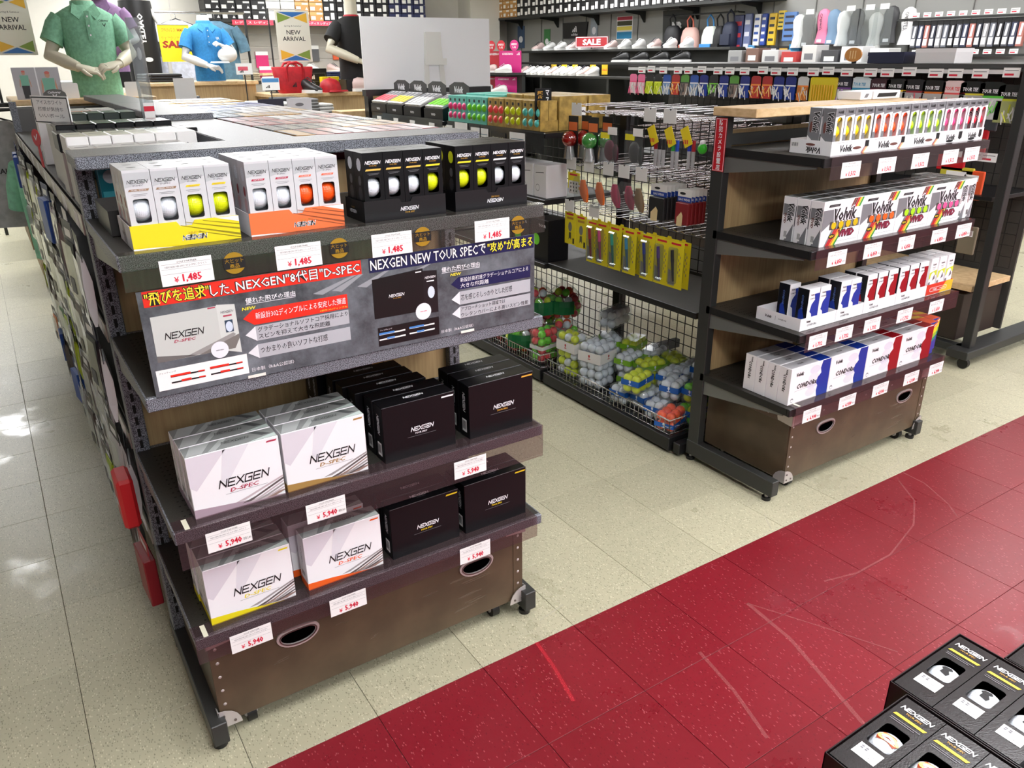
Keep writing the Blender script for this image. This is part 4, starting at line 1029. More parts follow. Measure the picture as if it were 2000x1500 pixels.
def marvel_sleeve():
    t = thing('golf_ball_sleeve', '', 'golf ball sleeve'); w = .0235; h = .142; mb = MB(); mb.cbox(-w, w, 0, .046, .0002, h, VW, .0008); mb.obj('carton', t); mb = MB(); o = V3((0, 0, 0))
    mb.poly([(-w, .088), (w, .096), (w, .072), (w*.3, .082), (-w*.4, .07), (-w, .06)], o, FX, FZ, mat('lime_print', (206, 222, 60), .35), .0004)
    mb.poly(ell(0, .066, .016, .022, 16), o, FX, FZ, mat('oval_white', (236, 238, 242), .3), .0006); mb.poly([(.0, .055), (.016, .062), (.010, .08), (.004, .07)], o, FX, FZ, mat('oval_shadow', (96, 96, 104), .3), .0008); mb.poly([(-w, .05), (-w*.5, .052), (-w*.3, .03), (-w, .03)], o, FX, FZ, INKG, .0004)
    volvik(mb, (0, 0, .118), FX, FZ, .022, INK, .0007, False); mb.poly([(-.01, .106), (.01, .106), (.01, .1075), (-.01, .1075)], o, FX, FZ, INKG, .0005); mb.poly([(-.008, .1), (.008, .1), (.008, .1012), (-.008, .1012)], o, FX, FZ, INKG, .0005)
    mb.obj('print', t); return Proto(t)
zt3 = ZB_[2]+.0003
CS = {'blue': condor_sleeve(CBLUE, 'blue', None), 'bluey': condor_sleeve(CBLUE, 'blue', BY), 'red': condor_sleeve(CRED, 'red', None), 'redy': condor_sleeve(CRED, 'red', BY), 'marvel': marvel_sleeve()}
CG = 'trays on the patterned sleeve shelf'
vtray(2.158, 2.345, .185, 1, CG, 'condor', 'long white low tray with two blue sleeves', zt3)
vtray(2.347, 2.500, .155, 1, CG, 'condor', 'white low tray with blue sleeves beside red ones', zt3)
vtray(2.502, 2.694, .155, 0, CG, 'condor', 'white low tray of red sleeves next to the blue', zt3)
vtray(2.696, 2.892, .155, 0, CG, 'condor', 'white low tray of red sleeves next to the orange tray', zt3)
vtray(2.894, 3.070, .155, 0, CG, 'sunset', 'red and yellow tray of white sleeves with oval pictures', zt3)
for x, y, k, lb in ((2.216, 1.5625, 'blue', 'front blue-patterned sleeve at the open end of the tray'), (2.274, 1.5625, 'blue', 'second blue-patterned sleeve of the long tray'), (2.216, 1.640, 'blue', 'dark-sided sleeve behind the front blue one'),
                    (2.385, 1.5625, 'blue', 'blue-patterned sleeve in the second tray'), (2.442, 1.5625, 'bluey', 'blue-patterned sleeve with yellow ball peeping out'), (2.385, 1.612, 'blue', 'rear blue-patterned sleeve in the second tray'), (2.442, 1.612, 'blue', 'rear blue-patterned sleeve behind the yellow ball')):
    CS[k].put((x, y, zt3+.0018), 0, lb, 'blue-patterned sleeves')
for q, x0 in enumerate((2.534, 2.728)):
    for i in range(3):
        for r in range(2):
            CS['redy' if i == 2 and r == 0 else 'red'].put((x0+i*.0625, 1.5625+r*.049, zt3+.0018), 0, ('red-patterned sleeve in the tray beside the blue sleeves' if q == 0 else 'red-patterned sleeve in the tray beside the sunset tray') if not (i == 2 and r == 0) else ('red-patterned sleeve with yellow ball, beside the black gap' if q == 0 else 'red-patterned sleeve with yellow ball next to the white sleeves'), 'red-patterned sleeves')
for i in range(3):
    for r in range(2): CS['marvel'].put((2.922+i*.056, 1.5625+r*.049, zt3+.0018), 0, 'white sleeve with oval picture and lime band in the sunset tray', 'white oval-picture sleeves')
# Condor dozen boxes
def condor_box(col, word):
    t = thing('golf_ball_box', '', 'golf ball box'); w, h, d = .1055, .136, .049; mb = MB(); mb.cbox(-w, w, 0, d, .0002, h, VW, .001); mb.obj('carton', t); mb = MB(); o = V3((0, 0, 0))
    edge = [(w*.58, h), (w*.50, h*.8), (w*.56, h*.66), (w*.40, h*.56), (w*.34, h*.42), (w*.44, h*.32), (w*.40, h*.18), (w*.46, .001)]
    mb.poly([(w*.46, .001), (w, .001), (w, h-.001), (w*.58, h-.001)] + edge[1:-1], o, FX, FZ, col, .0004)
    for k in range(4): mb.poly(ell(w*.1+k*.004, h*(.2+k*.2), .028, .016, 14), o, FX, FZ, mat('cloud_grey%d' % (k % 2), (226-6*(k % 2), 226-6*(k % 2), 232), .4), .0003)
    volvik(mb, (-w*.55, 0, h*.80), FX, FZ, .040, INK, .0007, False); mb.text(word, (-w*.14, 0, h*.47), FX, FZ, INK, .108, .020, .035, .25, .0008); mb.poly([(-w*.75, h*.345), (w*.2, h*.37), (w*.2, h*.374), (-w*.75, h*.35)], o, FX, FZ, INKG, .0006)
    mb.poly(ell(-w*.82, h*.12, .008, .008, 12), o, FX, FZ, INKG, .0005); mb.poly(ell(-w*.82, h*.11, .007, .005, 12), o, FX, FZ, VW, .0007)
    so = V3((-w, d/2, 0)); volvik(mb, so + ZA*.120 + YA*-.006, -ZA, -YA, .020, INK, .0007, False); mb.text(word, so + ZA*.078, -ZA, -YA, INK, .066, .013, .035, .2, .0007)
    mb.text('Volvik', (-w*.3, d*.5, h), XA, YA, INK, .03, .009, .03, .2); mb.poly([(w*.4, .001), (w, .001), (w, d-.001), (w*.4, d-.001)], V3((0, 0, h)), XA, YA, col, .0004); mb.poly([(-w+.002, .004), (w*.38, .004), (w*.38, d-.002), (-w+.002, d-.002)], V3((0, 0, h)), XA, YA, mat('lid_grey', (186, 186, 190), .4), .0003)
    mb.obj('print', t); return Proto(t)
def rainbow_box():
    t = thing('golf_ball_box', '', 'golf ball box'); w, h, d = .028, .136, .19; mb = MB(); mb.cbox(-w, w, 0, d, .0002, h, mat('rainbow_blue', (52, 60, 150), .35), .001); mb.obj('carton', t); mb = MB(); o = V3((0, 0, 0))
    for k, (z0, z1, c) in enumerate(((.055, .07, (40, 140, 120)), (.07, .088, (150, 190, 60)), (.088, .112, (244, 220, 40)), (.112, .1355, (240, 130, 40)))):
        m = mat('rainbow_%d' % k, c, .35); mb.poly([(-w, z0-.02), (w, z0+.01), (w, min(h-.0005, z1+.012)), (-w, z1-.018)], o, FX, FZ, m, .0004+k*.0001)
    mb.poly([(-w, .098), (w, .126), (w, .130), (-w, .102)], o, FX, FZ, LOGOW, .001)
    mb.poly([(-w, 0), (w, 0), (w, d), (-w, d)], V3((0, 0, h)), XA, YA, mat('rainbow_top', (220, 90, 60), .35), .0004); mb.poly([(-w, d*.4), (w, d*.3), (w, d*.45), (-w, d*.55)], V3((0, 0, h)), XA, YA, mat('rainbow_2', (244, 220, 40), .35), .0006)
    mb.obj('print', t); return Proto(t)
zt4 = ZB_[3]+.0003
CB = [('blue', condor_box(CBLUE, 'CONDORx')), ('red', condor_box(CRED, 'CONDOR'))]
for k in range(4):
    c, P = CB[k//2]
    for r in range(4 if k == 0 else 3):
        side = ('at the post end' if k == 0 else 'beside the red ones' if k == 1 else 'beside the blue ones' if k == 2 else 'beside the rainbow boxes')
        P.put((2.252+k*.2145, 1.558+r*.0505, zt4), 0, ('white box with %s pattern, front one ' % c if r == 0 else 'white %s box standing behind the front one ' % c) + side, 'patterned dozen boxes')
RBX = rainbow_box()
RBX.put((3.028, 1.575, zt4), 0, 'rainbow-striped ball box touching the red box', 'rainbow boxes'); RBX.put((3.086-.0, 1.60, zt4), 0, 'rainbow-striped ball box at the very end of the shelf', 'rainbow boxes')
# rails and cards of the pale-topped unit
YG = 1.5219
rail(2.150, 3.050, 1.53, ZB_[0], .066, 'clear price rail under the script-lettered sleeve trays', .02, False)
rail(2.140, 3.064, 1.53, ZB_[1], .062, 'clear price rail under the striped dozen boxes', .02, False)
rail(2.148, 3.062, 1.53, ZB_[2], .062, 'clear price rail under the patterned sleeve trays', .02, False)
rail(2.150, 3.064, 1.53, ZB_[3], .066, 'clear price rail under the patterned dozen boxes', .03, True)
for k, x in enumerate((2.249, 2.436, 2.623, 2.804, 2.940)):
    card(x, YG, 1.203, '1,512', 'white price card of 1,512 below the %s ball tray' % VT[k][2], 'price cards under the script-lettered trays', .095, .048, 'Volvik', 'VIVID BALL 3P 2023 NV')
for k, x in enumerate((2.247, 2.438, 2.632, 2.835, 2.996)):
    card(x, YG, .925, '6,050', 'white price card of 6,050 below the striped box of %s balls' % ('yellow', 'orange', 'lime', 'pink', 'far pink')[k], 'price cards under the striped boxes', .097, .050, 'Volvik', 'VIVID BALL DZ 2023 NV', '本体 5,500')
for k, x in enumerate((2.211, 2.353, 2.512, 2.709)):
    card(x, YG, .647, '1,732', 'white price card of 1,732 below %s' % ('the long white tray', 'the second white tray', 'the red sleeves next to blue', 'the red sleeves next to the sunset tray')[k], 'price cards under the patterned sleeves', .094, .048, 'Volvik', 'CONDOR BALL 3P')
card(2.915, YG, .645, '1,650', 'white price card of 1,650 below the sunset tray', 'price cards under the patterned sleeves', .094, .048, 'Volvik', 'BALL 3P')
for k, x in enumerate((2.240, 2.440, 2.640, 2.841, 3.010)):
    card(x, YG, .368, '6,930', 'white price card of 6,930 below %s' % ('the blue box at the post end', 'the second blue box', 'the first red box', 'the second red box', 'the rainbow boxes')[k], 'price cards under the blue and red patterned boxes', .097, .048, 'Volvik', 'CONDOR BALL DZ', '本体 6,300')

# ------------------------------------------------------------------ black trays of sleeves on the green round table by the red strip
ZT = 0.795
GT = thing('round_table', 'round table with a green top holding black ball trays', 'table', (0.755, -0.246, 0))
MB().cyl((0, 0, ZT-.035), (0, 0, ZT), .600, mat('green_top', (22, 140, 66), .4), 96).obj('table_top', GT)
MB().cyl((0, 0, .03), (0, 0, ZT-.035), .035, BLK, 14).obj('pedestal', GT); MB().cyl((0, 0, 0), (0, 0, .03), .32, BLK, 28, .30).obj('base', GT)
SLEEK = mat('sleeve_black_gloss', (34, 33, 34), .22, 0, .6, bump=.12, gscale=600)
def flat_sleeve(pic):
    """sleeve lying on its back: its front looks up, its top end points to +X"""
    t = thing('golf_ball_sleeve', '', 'golf ball sleeve'); w = .0226; L = .138; H = .044; mb = MB()
    win = rrect(.047, .089, -.0135, .0135, .005, 3); n = len(win); outer = []
    for a, b in win:
        ax, bz = (a-.068)/.021, b/.0135; s = max(abs(ax), abs(bz)); outer.append((L/2+ax/s*L/2, bz/s*w))
    for cx, cz in ((0, -w), (L, -w), (L, w), (0, w)):
        i = min(range(n), key=lambda k: abs(outer[k][0]-cx)/L + abs(outer[k][1]-cz)/w); outer[i] = (cx, cz)
    mb.ring(outer, win, V3((0, 0, H-.0006)), XA, YA, .0006, SLEEK); mb.box(0, L, -w, w, .0002, H-.0006, SLEEK, 't'); mb.obj('carton', t)
    b = MB(); b.ball((0, 0, 0), .0212, BW, 24, 14); bo = b.obj('ball', t, (.068, 0, H-.0214))
    pm = MB(); c = V3((.066, 0, H-.0214))
    def spot(pts, m, k=1.006):
        k += .03      # a print wrapped on the top of the ball
        vs = []
        for a, b_ in pts:
            z = math.sqrt(max(0, .0212**2-a*a-b_*b_)); vs.append(V3((.002+a, b_, z))*k)
        pm.add(vs, [tuple(range(len(vs)))], m)
    if pic == 'roll':
        spot(ell(0, 0, .0055, .0115, 16), mat('print_bun', (244, 206, 130), .4), 1.008); spot([(-.0065, -.009), (-.002, -.011), (.0, 0), (-.002, .011), (-.0065, .009), (-.005, 0)], mat('print_sausage', (150, 60, 30), .4), 1.02); spot([(.0045, -.008), (.0065, -.004), (.0065, .006), (.0045, .009)], mat('print_sausage2', (190, 90, 40), .4), 1.02)
    else:
        spot([(-.008, -.004), (-.006, .004), (-.001, .003), (.002, .006), (.006, .004), (.0075, -.003), (.004, -.006), (.0, -.003), (-.004, -.006)], INK, 1.01)
    pm.obj('ball_print', t, (.068-.002, 0, H-.0214))
    mb = MB(); o = V3((0, 0, H)); u, v = -YA, XA
    nexgen(mb, o + XA*.1215, u, v, LOGOW, .035, .26, .0006); mb.text('TOUR SPEC', o + XA*.1145, u, v, GOLDINK, .018, .003, .02, .2, .0006)
    mb.poly([(-.0185, .1045), (.0165, .1045), (.0185, .1085), (-.0165, .1085)], o, u, v, mat('bar_yellow', (228, 196, 60), .35), .0005)
    for k, ww in enumerate((.0165, .014)): mb.poly([(-.017, .099-k*.0028), (-.017+2*ww, .099-k*.0028), (-.017+2*ww, .0998-k*.0028), (-.017, .0998-k*.0028)], o, u, v, INKG, .0005)
    mb.poly([(-.013, .022), (.013, .022), (.013, .041), (-.013, .041)], o, u, v, PAPER, .0005); mb.poly([(-.013, .031), (.013, .031), (.013, .0315), (-.013, .0315)], o, u, v, INKG, .0008); mb.text('1,350', o - YA*.005 + XA*.0262, u, v, INKG, .010, .004, 0, 0, .0008)
    for k in range(4): mb.poly([(-.010+(k % 2)*.005, .033+(k//2)*.003), (-.007+(k % 2)*.005, .033+(k//2)*.003), (-.007+(k % 2)*.005, .0352+(k//2)*.003), (-.010+(k % 2)*.005, .0352+(k//2)*.003)], o, u, v, INKG, .0008)
    mb.obj('print', t); return Proto(t)
FS = {'roll': flat_sleeve('roll'), 'dark': flat_sleeve('dark')}
def flat_tray(x0, ytop, z, label, n=4):
    t = thing('display_tray', label, 'display tray', (x0, ytop, z), 0, 'black trays on the green table'); L = .146; W = n*.0465+.004; th = .0012; Hh = .047; m = mat('tray_dark', (24, 16, 17), .35)
    mb = MB(); mb.box(0, L, -W, 0, .0002, .0014, m).box(0, th, -W, 0, .0014, Hh, m).box(L-th, L, -W, 0, .0014, Hh, m).box(0, L, -th, 0, .0014, Hh, m).box(0, L, -W, -W+th, .0014, Hh, m); mb.obj('carton', t)
    return t
ZF = ZT+.0004
for q, (x0, yt, pics, wh) in enumerate(((.745, .353, ('dark', 'dark', 'dark', None), 'silhouette-printed'), (.597, .331, ('roll', 'roll', 'roll', 'roll'), 'bun-printed'), (.893, .300, ('dark', 'dark', 'roll', 'roll'), 'plain'))):
    flat_tray(x0, yt, ZF, 'open black tray holding flat sleeves with %s balls' % wh)
    for k, pc in enumerate(pics):
        yc = yt-.0255-k*.0462
        if pc: FS[pc].put((x0+.004, yc, ZF+.0018), 0, 'black sleeve lying face up in the tray of %s balls, %s of its tray' % (wh, ('first', 'second', 'third', 'fourth')[k]), 'flat black sleeves')
for k, (x, y) in enumerate(((.835, .353-.0255-3*.0462), (.785, .353-.0255-3*.0462-.003))):
    o = bpy.data.objects.new('golf_ball', ball_mesh(BW)); link(o, None, (x, y, ZF+.0018+.0213)); tag(o, ('loose white golf ball beside the tray wall', 'loose white golf ball at the sleeve end')[k], 'golf ball', 'loose balls in the open tray')

# ------------------------------------------------------------------ first gondola run (behind the hammertone unit)
GREYP = mat('gondola_grey', (96, 96, 95), .45, .2); DKG = mat('gondola_dark', (30, 30, 31), .5)
ga = thing('gondola', 'double-sided grey gondola full of ball boxes behind the hammertone unit', 'gondola shelf', (0.6, 3.4, 0))
def GA(n, mb, par=None): return mb.obj(n, ga, (-.6, -3.4, 0)) if par is None else mb.obj(n, par)
GA('centre_panel', MB().box(.575, .595, 2.0, 4.78, .10, 1.318, DKG))
for k, (y0, y1, z) in enumerate(((1.990, 2.80, 1.334), (2.802, 3.75, 1.352), (3.752, 4.72, 1.352))):
    mb = MB(); mb.cbox(.49, .66, y0, y1, z-.024, z-.0006, HAM, .002); mb.box(.491, .659, y0+.001, y1-.001, z-.0006, z, HAMTOP); GA('top_plate', mb)
for z in (1.190, .93, .64, .35):
    for x0, x1 in ((.165, .575), (.595, 1.055)):
        GA('shelf', MB().cbox(x0, x1, 2.0, 4.76, z-.022, z, STEEL, .002))
for x in (.165, 1.02):
    GA('base', MB().box(x-.01 if x > .5 else x+.03, x+.02 if x > .5 else x+.05, 2.0, 4.76, .0, .10, DKG))
for x in (.160, 1.03):
    for y in (4.76,):
        mb = MB(); mb.box(x, x+.03, y-.02, y+.02, .02, 1.318 if y < 4.7 else 1.33, HAM)
        z = .15
        while z < 1.3 and y > 4.7: mb.box(x-.0004, x+.01, y-.004, y+.004, z, z+.02, MATS['slot_black']); z += .04
        mb.cyl((x+.015, y, 0), (x+.015, y, .02), .02, BLK, 10); GA('upright', mb)
GA('end_panel', MB().box(.19, 1.03, 4.755, 4.765, .1, 1.3, GREYP))
# sleeves standing on its upper shelf: lids seen from above
def lid_sleeve(body, lid, nm, notch=True, h=.142):
    t = thing('golf_ball_sleeve', '', 'golf ball sleeve'); w = .0228; mb = MB(); mb.cbox(-w, w, 0, .0456, .0002, h, body, .0012); mb.poly([(-w+.001, .001), (w-.001, .001), (w-.001, .0446), (-w+.001, .0446)], V3((0, 0, h)), XA, YA, lid, .0003); mb.obj('carton', t)
    mb = MB(); mb.poly([(-.012, .030), (.012, .030), (.012, .033), (-.012, .033)], V3((0, 0, h)), XA, YA, INKG, .0006)
    if notch: mb.poly([(-.018, .004), (.018, .004), (.010, .0085), (0, .010), (-.010, .0085)], V3((0, 0, h)), XA, YA, INK, .0006)
    mb.poly([(-w+.004, .03), (w-.004, .03), (w-.004, .06), (-w+.004, .06)], V3((0, 0, 0)), FX, FZ, lid, .0004); mb.poly(ell(0, .09, .014, .014, 14), V3((0, 0, 0)), FX, FZ, INKG, .0004)
    mb.obj('print', t); return Proto(t)
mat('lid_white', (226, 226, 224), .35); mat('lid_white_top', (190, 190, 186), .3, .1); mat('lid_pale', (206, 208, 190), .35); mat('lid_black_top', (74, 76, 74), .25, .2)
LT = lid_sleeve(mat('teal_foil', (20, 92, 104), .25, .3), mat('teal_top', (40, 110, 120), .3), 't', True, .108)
# sleeves lying with their ends to the shopper, stacked to the level of the plates
def lying(body, lid, nm, notch):
    t = thing('golf_ball_sleeve', '', 'golf ball sleeve'); w = .0235; h = .045; d = .138; MB().cbox(-w, w, 0, d, .0002, h, body, .002).obj('carton', t); mb = MB()
    mb.poly([(-w+.002, .002), (w-.002, .002), (w-.002, d-.002), (-w+.002, d-.002)], V3((0, 0, h)), XA, YA, lid, .0003); mb.poly([(-.014, d*.55), (.014, d*.55), (.014, d*.62), (-.014, d*.62)], V3((0, 0, h)), XA, YA, INKG, .0006)
    if notch: mb.poly([(-.019, .004), (.019, .004), (.012, .016), (0, .020), (-.012, .016)], V3((0, 0, h)), XA, YA, INK, .0006)
    mb.poly([(-w+.003, .004), (w-.003, .004), (0, .020)], V3((0, 0, 0)), FX, FZ, INKG, .0004); mb.obj('print', t); return Proto(t)
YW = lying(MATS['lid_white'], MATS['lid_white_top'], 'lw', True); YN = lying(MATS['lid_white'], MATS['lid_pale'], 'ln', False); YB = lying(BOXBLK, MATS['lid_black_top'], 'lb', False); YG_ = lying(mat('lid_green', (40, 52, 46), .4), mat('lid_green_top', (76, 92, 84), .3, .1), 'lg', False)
for P, y, z, n, x0, lb in ((YW, 1.992, 1.286, 5, .190, 'white sleeve with a dark thumb notch lying next to the top cap'), (YN, 2.136, 1.304, 6, .190, 'white sleeve lying behind the notched ones'), (YB, 2.330, 1.298, 7, .188, 'black sleeve lying in the front black row'), (YB, 2.475, 1.310, 6, .20, 'black sleeve lying in the rear black row'), (YG_, 2.84, 1.290, 4, .285, 'dark green sleeve lying in the front green row'), (YG_, 2.985, 1.310, 4, .285, 'dark green sleeve lying in the rear green row')):
    GA('riser', MB().box(x0-.02, x0+n*.0485-.03, y+.002, y+.136, 1.190, z, mat('riser_card', (200, 200, 196), .5)))
    for k in range(n): P.put((x0+k*.0485, y, z+.0004), 0, lb, 'sleeves on the first gondola')
for k in range(3): LT.put((.215+k*.05, 1.885, 1.1955), 0, 'teal foil sleeve under the top cap', 'teal sleeves')
def dz(body, top, nm, word=''):
    """dozen box with its narrow end to the aisle head, .05 x .19 x .144"""
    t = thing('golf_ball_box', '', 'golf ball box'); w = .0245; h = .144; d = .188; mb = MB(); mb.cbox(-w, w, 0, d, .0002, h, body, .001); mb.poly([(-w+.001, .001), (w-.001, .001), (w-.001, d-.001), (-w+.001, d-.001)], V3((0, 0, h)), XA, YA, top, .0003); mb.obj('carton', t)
    mb = MB(); mb.poly([(-w+.0005, .02), (-w+.006, .012), (-w+.008, d*.5), (-w+.006, d-.012), (-w+.0005, d-.02)][::-1], V3((0, 0, h)), XA, YA, INK, .0006)
    mb.poly([(-.012, h-.034), (.010, h-.034), (.010, h-.006), (-.012, h-.006)], V3((0, 0, 0)), FX, FZ, PAPER, .0004)
    if word: mb.text(word, (0, 0, .06), ZA, -XA, LOGOW, .07, .010, .03)
    else: barcode(mb, V3((0, 0, .03)), FX, FZ, .022, .018, 8)
    mb.obj('print', t); return Proto(t)
TOPR = mat('top_red_sheen', (206, 160, 160), .22, .2); TOPK = mat('top_black_sheen', (150, 150, 150), .22, .2); TOPG = mat('top_gold_sheen', (200, 172, 130), .25, .2); TOPB = mat('top_blue_sheen', (176, 180, 214), .25, .1); TOPY = mat('top_yellow_sheen', (232, 190, 90), .3)  # paler than the cartons: light reflected by the glossy tops, painted into the colour
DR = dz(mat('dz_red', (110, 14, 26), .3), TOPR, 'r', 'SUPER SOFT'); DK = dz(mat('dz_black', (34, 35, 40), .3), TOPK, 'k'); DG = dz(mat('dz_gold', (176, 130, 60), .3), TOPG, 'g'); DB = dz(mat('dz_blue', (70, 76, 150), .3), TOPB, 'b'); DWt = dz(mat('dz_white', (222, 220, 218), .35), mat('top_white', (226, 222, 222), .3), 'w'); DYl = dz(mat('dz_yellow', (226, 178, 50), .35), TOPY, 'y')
ROWS = [(2.005, [DG, DR, DR, DR, DR, DR, DR, DR]), (2.205, [DK, DK, DK, DK, DG, DG, DG, DG]), (2.405, [DR, DR, DR, DR, DR, DK, DK, DK]), (2.605, [DR, DR, DR, DWt, DWt, DWt, DR, DR]),
        (2.83, [DK, DK, DG, DG, DG, DG, DWt, DWt]), (3.03, [DK, DK, DK, DWt, DWt, DWt, DWt, DG]), (3.23, [DB, DB, DB, DB, DWt, DWt, DWt, DWt]), (3.44, [DB, DB, DB, DB, DB, DB, DB, DB]), (3.66, [DYl, DYl, DB, DB, DYl, DYl, DB, DB]), (3.9, [DYl]*8), (4.15, [DWt]*8)]
NMS = {id(DR): 'red', id(DK): 'black', id(DG): 'gold', id(DB): 'lilac', id(DWt): 'white', id(DYl): 'yellow'}
for r, (y, ps) in enumerate(ROWS):
    for k, P in enumerate(ps):
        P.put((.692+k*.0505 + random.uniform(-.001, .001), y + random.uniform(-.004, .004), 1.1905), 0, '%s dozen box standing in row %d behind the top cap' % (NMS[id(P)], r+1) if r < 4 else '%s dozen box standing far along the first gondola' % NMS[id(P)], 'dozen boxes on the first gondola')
# far end of the same side: flat white boxes and an orange one
for k, (x, y, c, lb) in enumerate(((.215, 3.12, (205, 205, 204), 'tall white presentation box on the gondola edge'), (.24, 3.28, (222, 222, 220), 'white box beside the orange box'), (.33, 3.28, (236, 110, 40), 'orange box among the white boxes'), (.42, 3.28, (222, 222, 220), 'white box past the orange box'), (.24, 3.5, (216, 216, 214), 'white box behind the orange row'), (.33, 3.5, (200, 204, 200), 'pale grey box behind the orange box'), (.42, 3.5, (216, 216, 214), 'white box in the far corner of the row'))):
    h = .20 if k == 0 else .15
    t = thing('golf_ball_box', lb, 'golf ball box', (x, y, 1.1905)); MB().cbox(-.042, .042, 0, .16 if k else .05, .0002, h, mat('flatbox_%d' % k, c, .4), .0012).obj('carton', t)
    mb = MB(); mb.poly([(-.03, .03), (.03, .03), (.03, .04), (-.03, .04)], V3((0, 0, h)), XA, YA, INKG, .0004); mb.poly([(.012, .02), (.03, .02), (.03, .04), (.012, .04)], V3((0, 0, 0)), FX, FZ, REDINK, .0004); mb.obj('print', t)
# hand-written white display sign and red round shelf talker on the edge
t = thing('tent_sign', 'white angled sign with handwritten Japanese lines on the gondola edge', 'sign', (.190, 2.66, 1.3475), -1.15)
MB().prism([(-.095, 0), (.095, 0), (.095, .075), (-.095, .075)], V3((0, 0, 0)), XA, ZA, .003, PAPER).obj('card', t); mb = MB(); mb.ring([(-.092, .003), (.092, .003), (.092, .072), (-.092, .072)], [(-.089, .006), (.089, .006), (.089, .069), (-.089, .069)], V3((0, 0, 0)), XA, ZA, .0036, INK)
for k, s in enumerate(('アイスホワイト', '打感が気持ち', 'いいボール')): mb.text(s, (0, -.003, .058-k*.018), FX, FZ, INKG, .13, .011, 0, 0, .0006)
mb.obj('lettering', t); GA('riser', MB().box(.175, .25, 2.55, 2.78, 1.19, 1.347, mat('riser_card', (200, 200, 196), .5)))
t = thing('shelf_talker', 'round red shelf talker beside the handwritten sign', 'shelf talker', (.152, 2.95, 1.262), -1.2); MB().prism(ell(0, .03, .026, .026, 20), V3((0, 0, 0)), XA, ZA, .002, mat('talker_red', (200, 36, 40), .4)).obj('disc', t); MB().box(-.006, .006, 0, .002, -.06, .006, mat('talker_red', (200, 36, 40), .4)).obj('stem', t); mb = MB(); mb.strokes([((-.4, .2), (-.1, -.3)), ((-.1, -.3), (.5, .5))], V3((0, -.002, .03)), XA, ZA, LOGOW, .02, .02, .2); mb.obj('tick_mark', t)
# clear acrylic tube with shoe-horn like sample, standing on the middle plate
t = thing('acrylic_tube', 'tall clear acrylic display tube standing on the grey top plate', 'display tube', (.464, 2.80, 1.1905)); MB().cyl((0, 0, 0), (0, 0, .44), .020, clear('acrylic', (226, 232, 232), .6, .05, .16), 20).obj('tube', t)
MB().ball((.004, 0, .34), .007, mat('sample_white', (236, 236, 236), .3), 12, 8, (1, .7, 2.6)).obj('sample', t); MB().box(-.015, .015, -.024, -.022, .15, .20, PAPER).box(-.015, .015, -.0245, -.024, .175, .19, REDINK).obj('label', t)
# goods on the aisle side of the run (seen along the aisle)
def side_pack(w, h, body, header, nm, style):
    """hanging pack, front looks -Y in its own frame; top of the header at z = 0"""
    t = thing('hanging_pack', '', 'hanging pack'); bm = mat('pk_'+nm, body, .4); hm = mat('pkh_'+nm, header, .4); mb = MB()
    mb.prism([(-w/2, -h*.28), (w/2, -h*.28), (w/2, 0), (-w/2, 0)], V3((0, 0, 0)), XA, ZA, .0015, hm); mb.obj('header_card', t); mb = MB()
    if style == 'bag':
        mb.loft([[(-w*.46, .004, -h*.25), (w*.46, .004, -h*.25), (w*.46, -.004, -h*.25), (-w*.46, -.004, -h*.25)], [(-w*.44, .012, -h*.5), (w*.44, .012, -h*.5), (w*.40, -.008, -h*.5), (-w*.40, -.008, -h*.5)], [(-w*.42, .010, -h*.8), (w*.42, .010, -h*.8), (w*.38, -.009, -h*.8), (-w*.38, -.009, -h*.8)], [(-w*.45, .003, -h), (w*.45, .003, -h), (w*.45, -.003, -h), (-w*.45, -.003, -h)]], bm, True, False)
        mb.obj('contents', t); MB().prism([(-w/2, -h), (w/2, -h), (w/2, -h*.27), (-w/2, -h*.27)], V3((0, -.011, 0)), XA, ZA, .0006, BAGCLR).obj('clear_front', t)
    else:
        mb.cbox(-w*.5, w*.5, -.02, .012, -h, -h*.26, bm, .003); mb.obj('box', t)
    mb = MB(); mb.poly([(-w*.3, -h*.2), (w*.3, -h*.2), (w*.3, -h*.1), (-w*.3, -h*.1)], V3((0, -.0015, 0)), FX, FZ, LOGOW, .0004); mb.poly([(-w*.35, -h*.9), (w*.1, -h*.9), (w*.1, -h*.7), (-w*.35, -h*.7)], V3((0, -.012, 0)), FX, FZ, hm, .0004); mb.obj('print', t)
    return Proto(t)
SPK = [(side_pack(.11, .21, (40, 40, 46), (20, 22, 60), 'navyglove', 'bag'), 'navy glove pack'), (side_pack(.11, .22, (222, 222, 222), (30, 30, 32), 'whiteglove', 'bag'), 'white glove pack'), (side_pack(.10, .20, (232, 120, 40), (40, 40, 40), 'orangeglove', 'bag'), 'orange glove pack'),
       (side_pack(.10, .20, (196, 220, 40), (24, 24, 26), 'limeglove', 'bag'), 'lime-accented glove pack'), (side_pack(.12, .20, (140, 22, 34), (170, 30, 40), 'redbox', 'box'), 'red ball pack'), (side_pack(.12, .19, (36, 80, 170), (22, 40, 110), 'bluebox', 'box'), 'blue ball pack'), (side_pack(.10, .22, (120, 110, 104), (60, 56, 54), 'brownbag', 'bag'), 'brown-grey glove pack'), (side_pack(.10, .20, (70, 130, 80), (230, 230, 226), 'greenbag', 'bag'), 'green glove pack')]
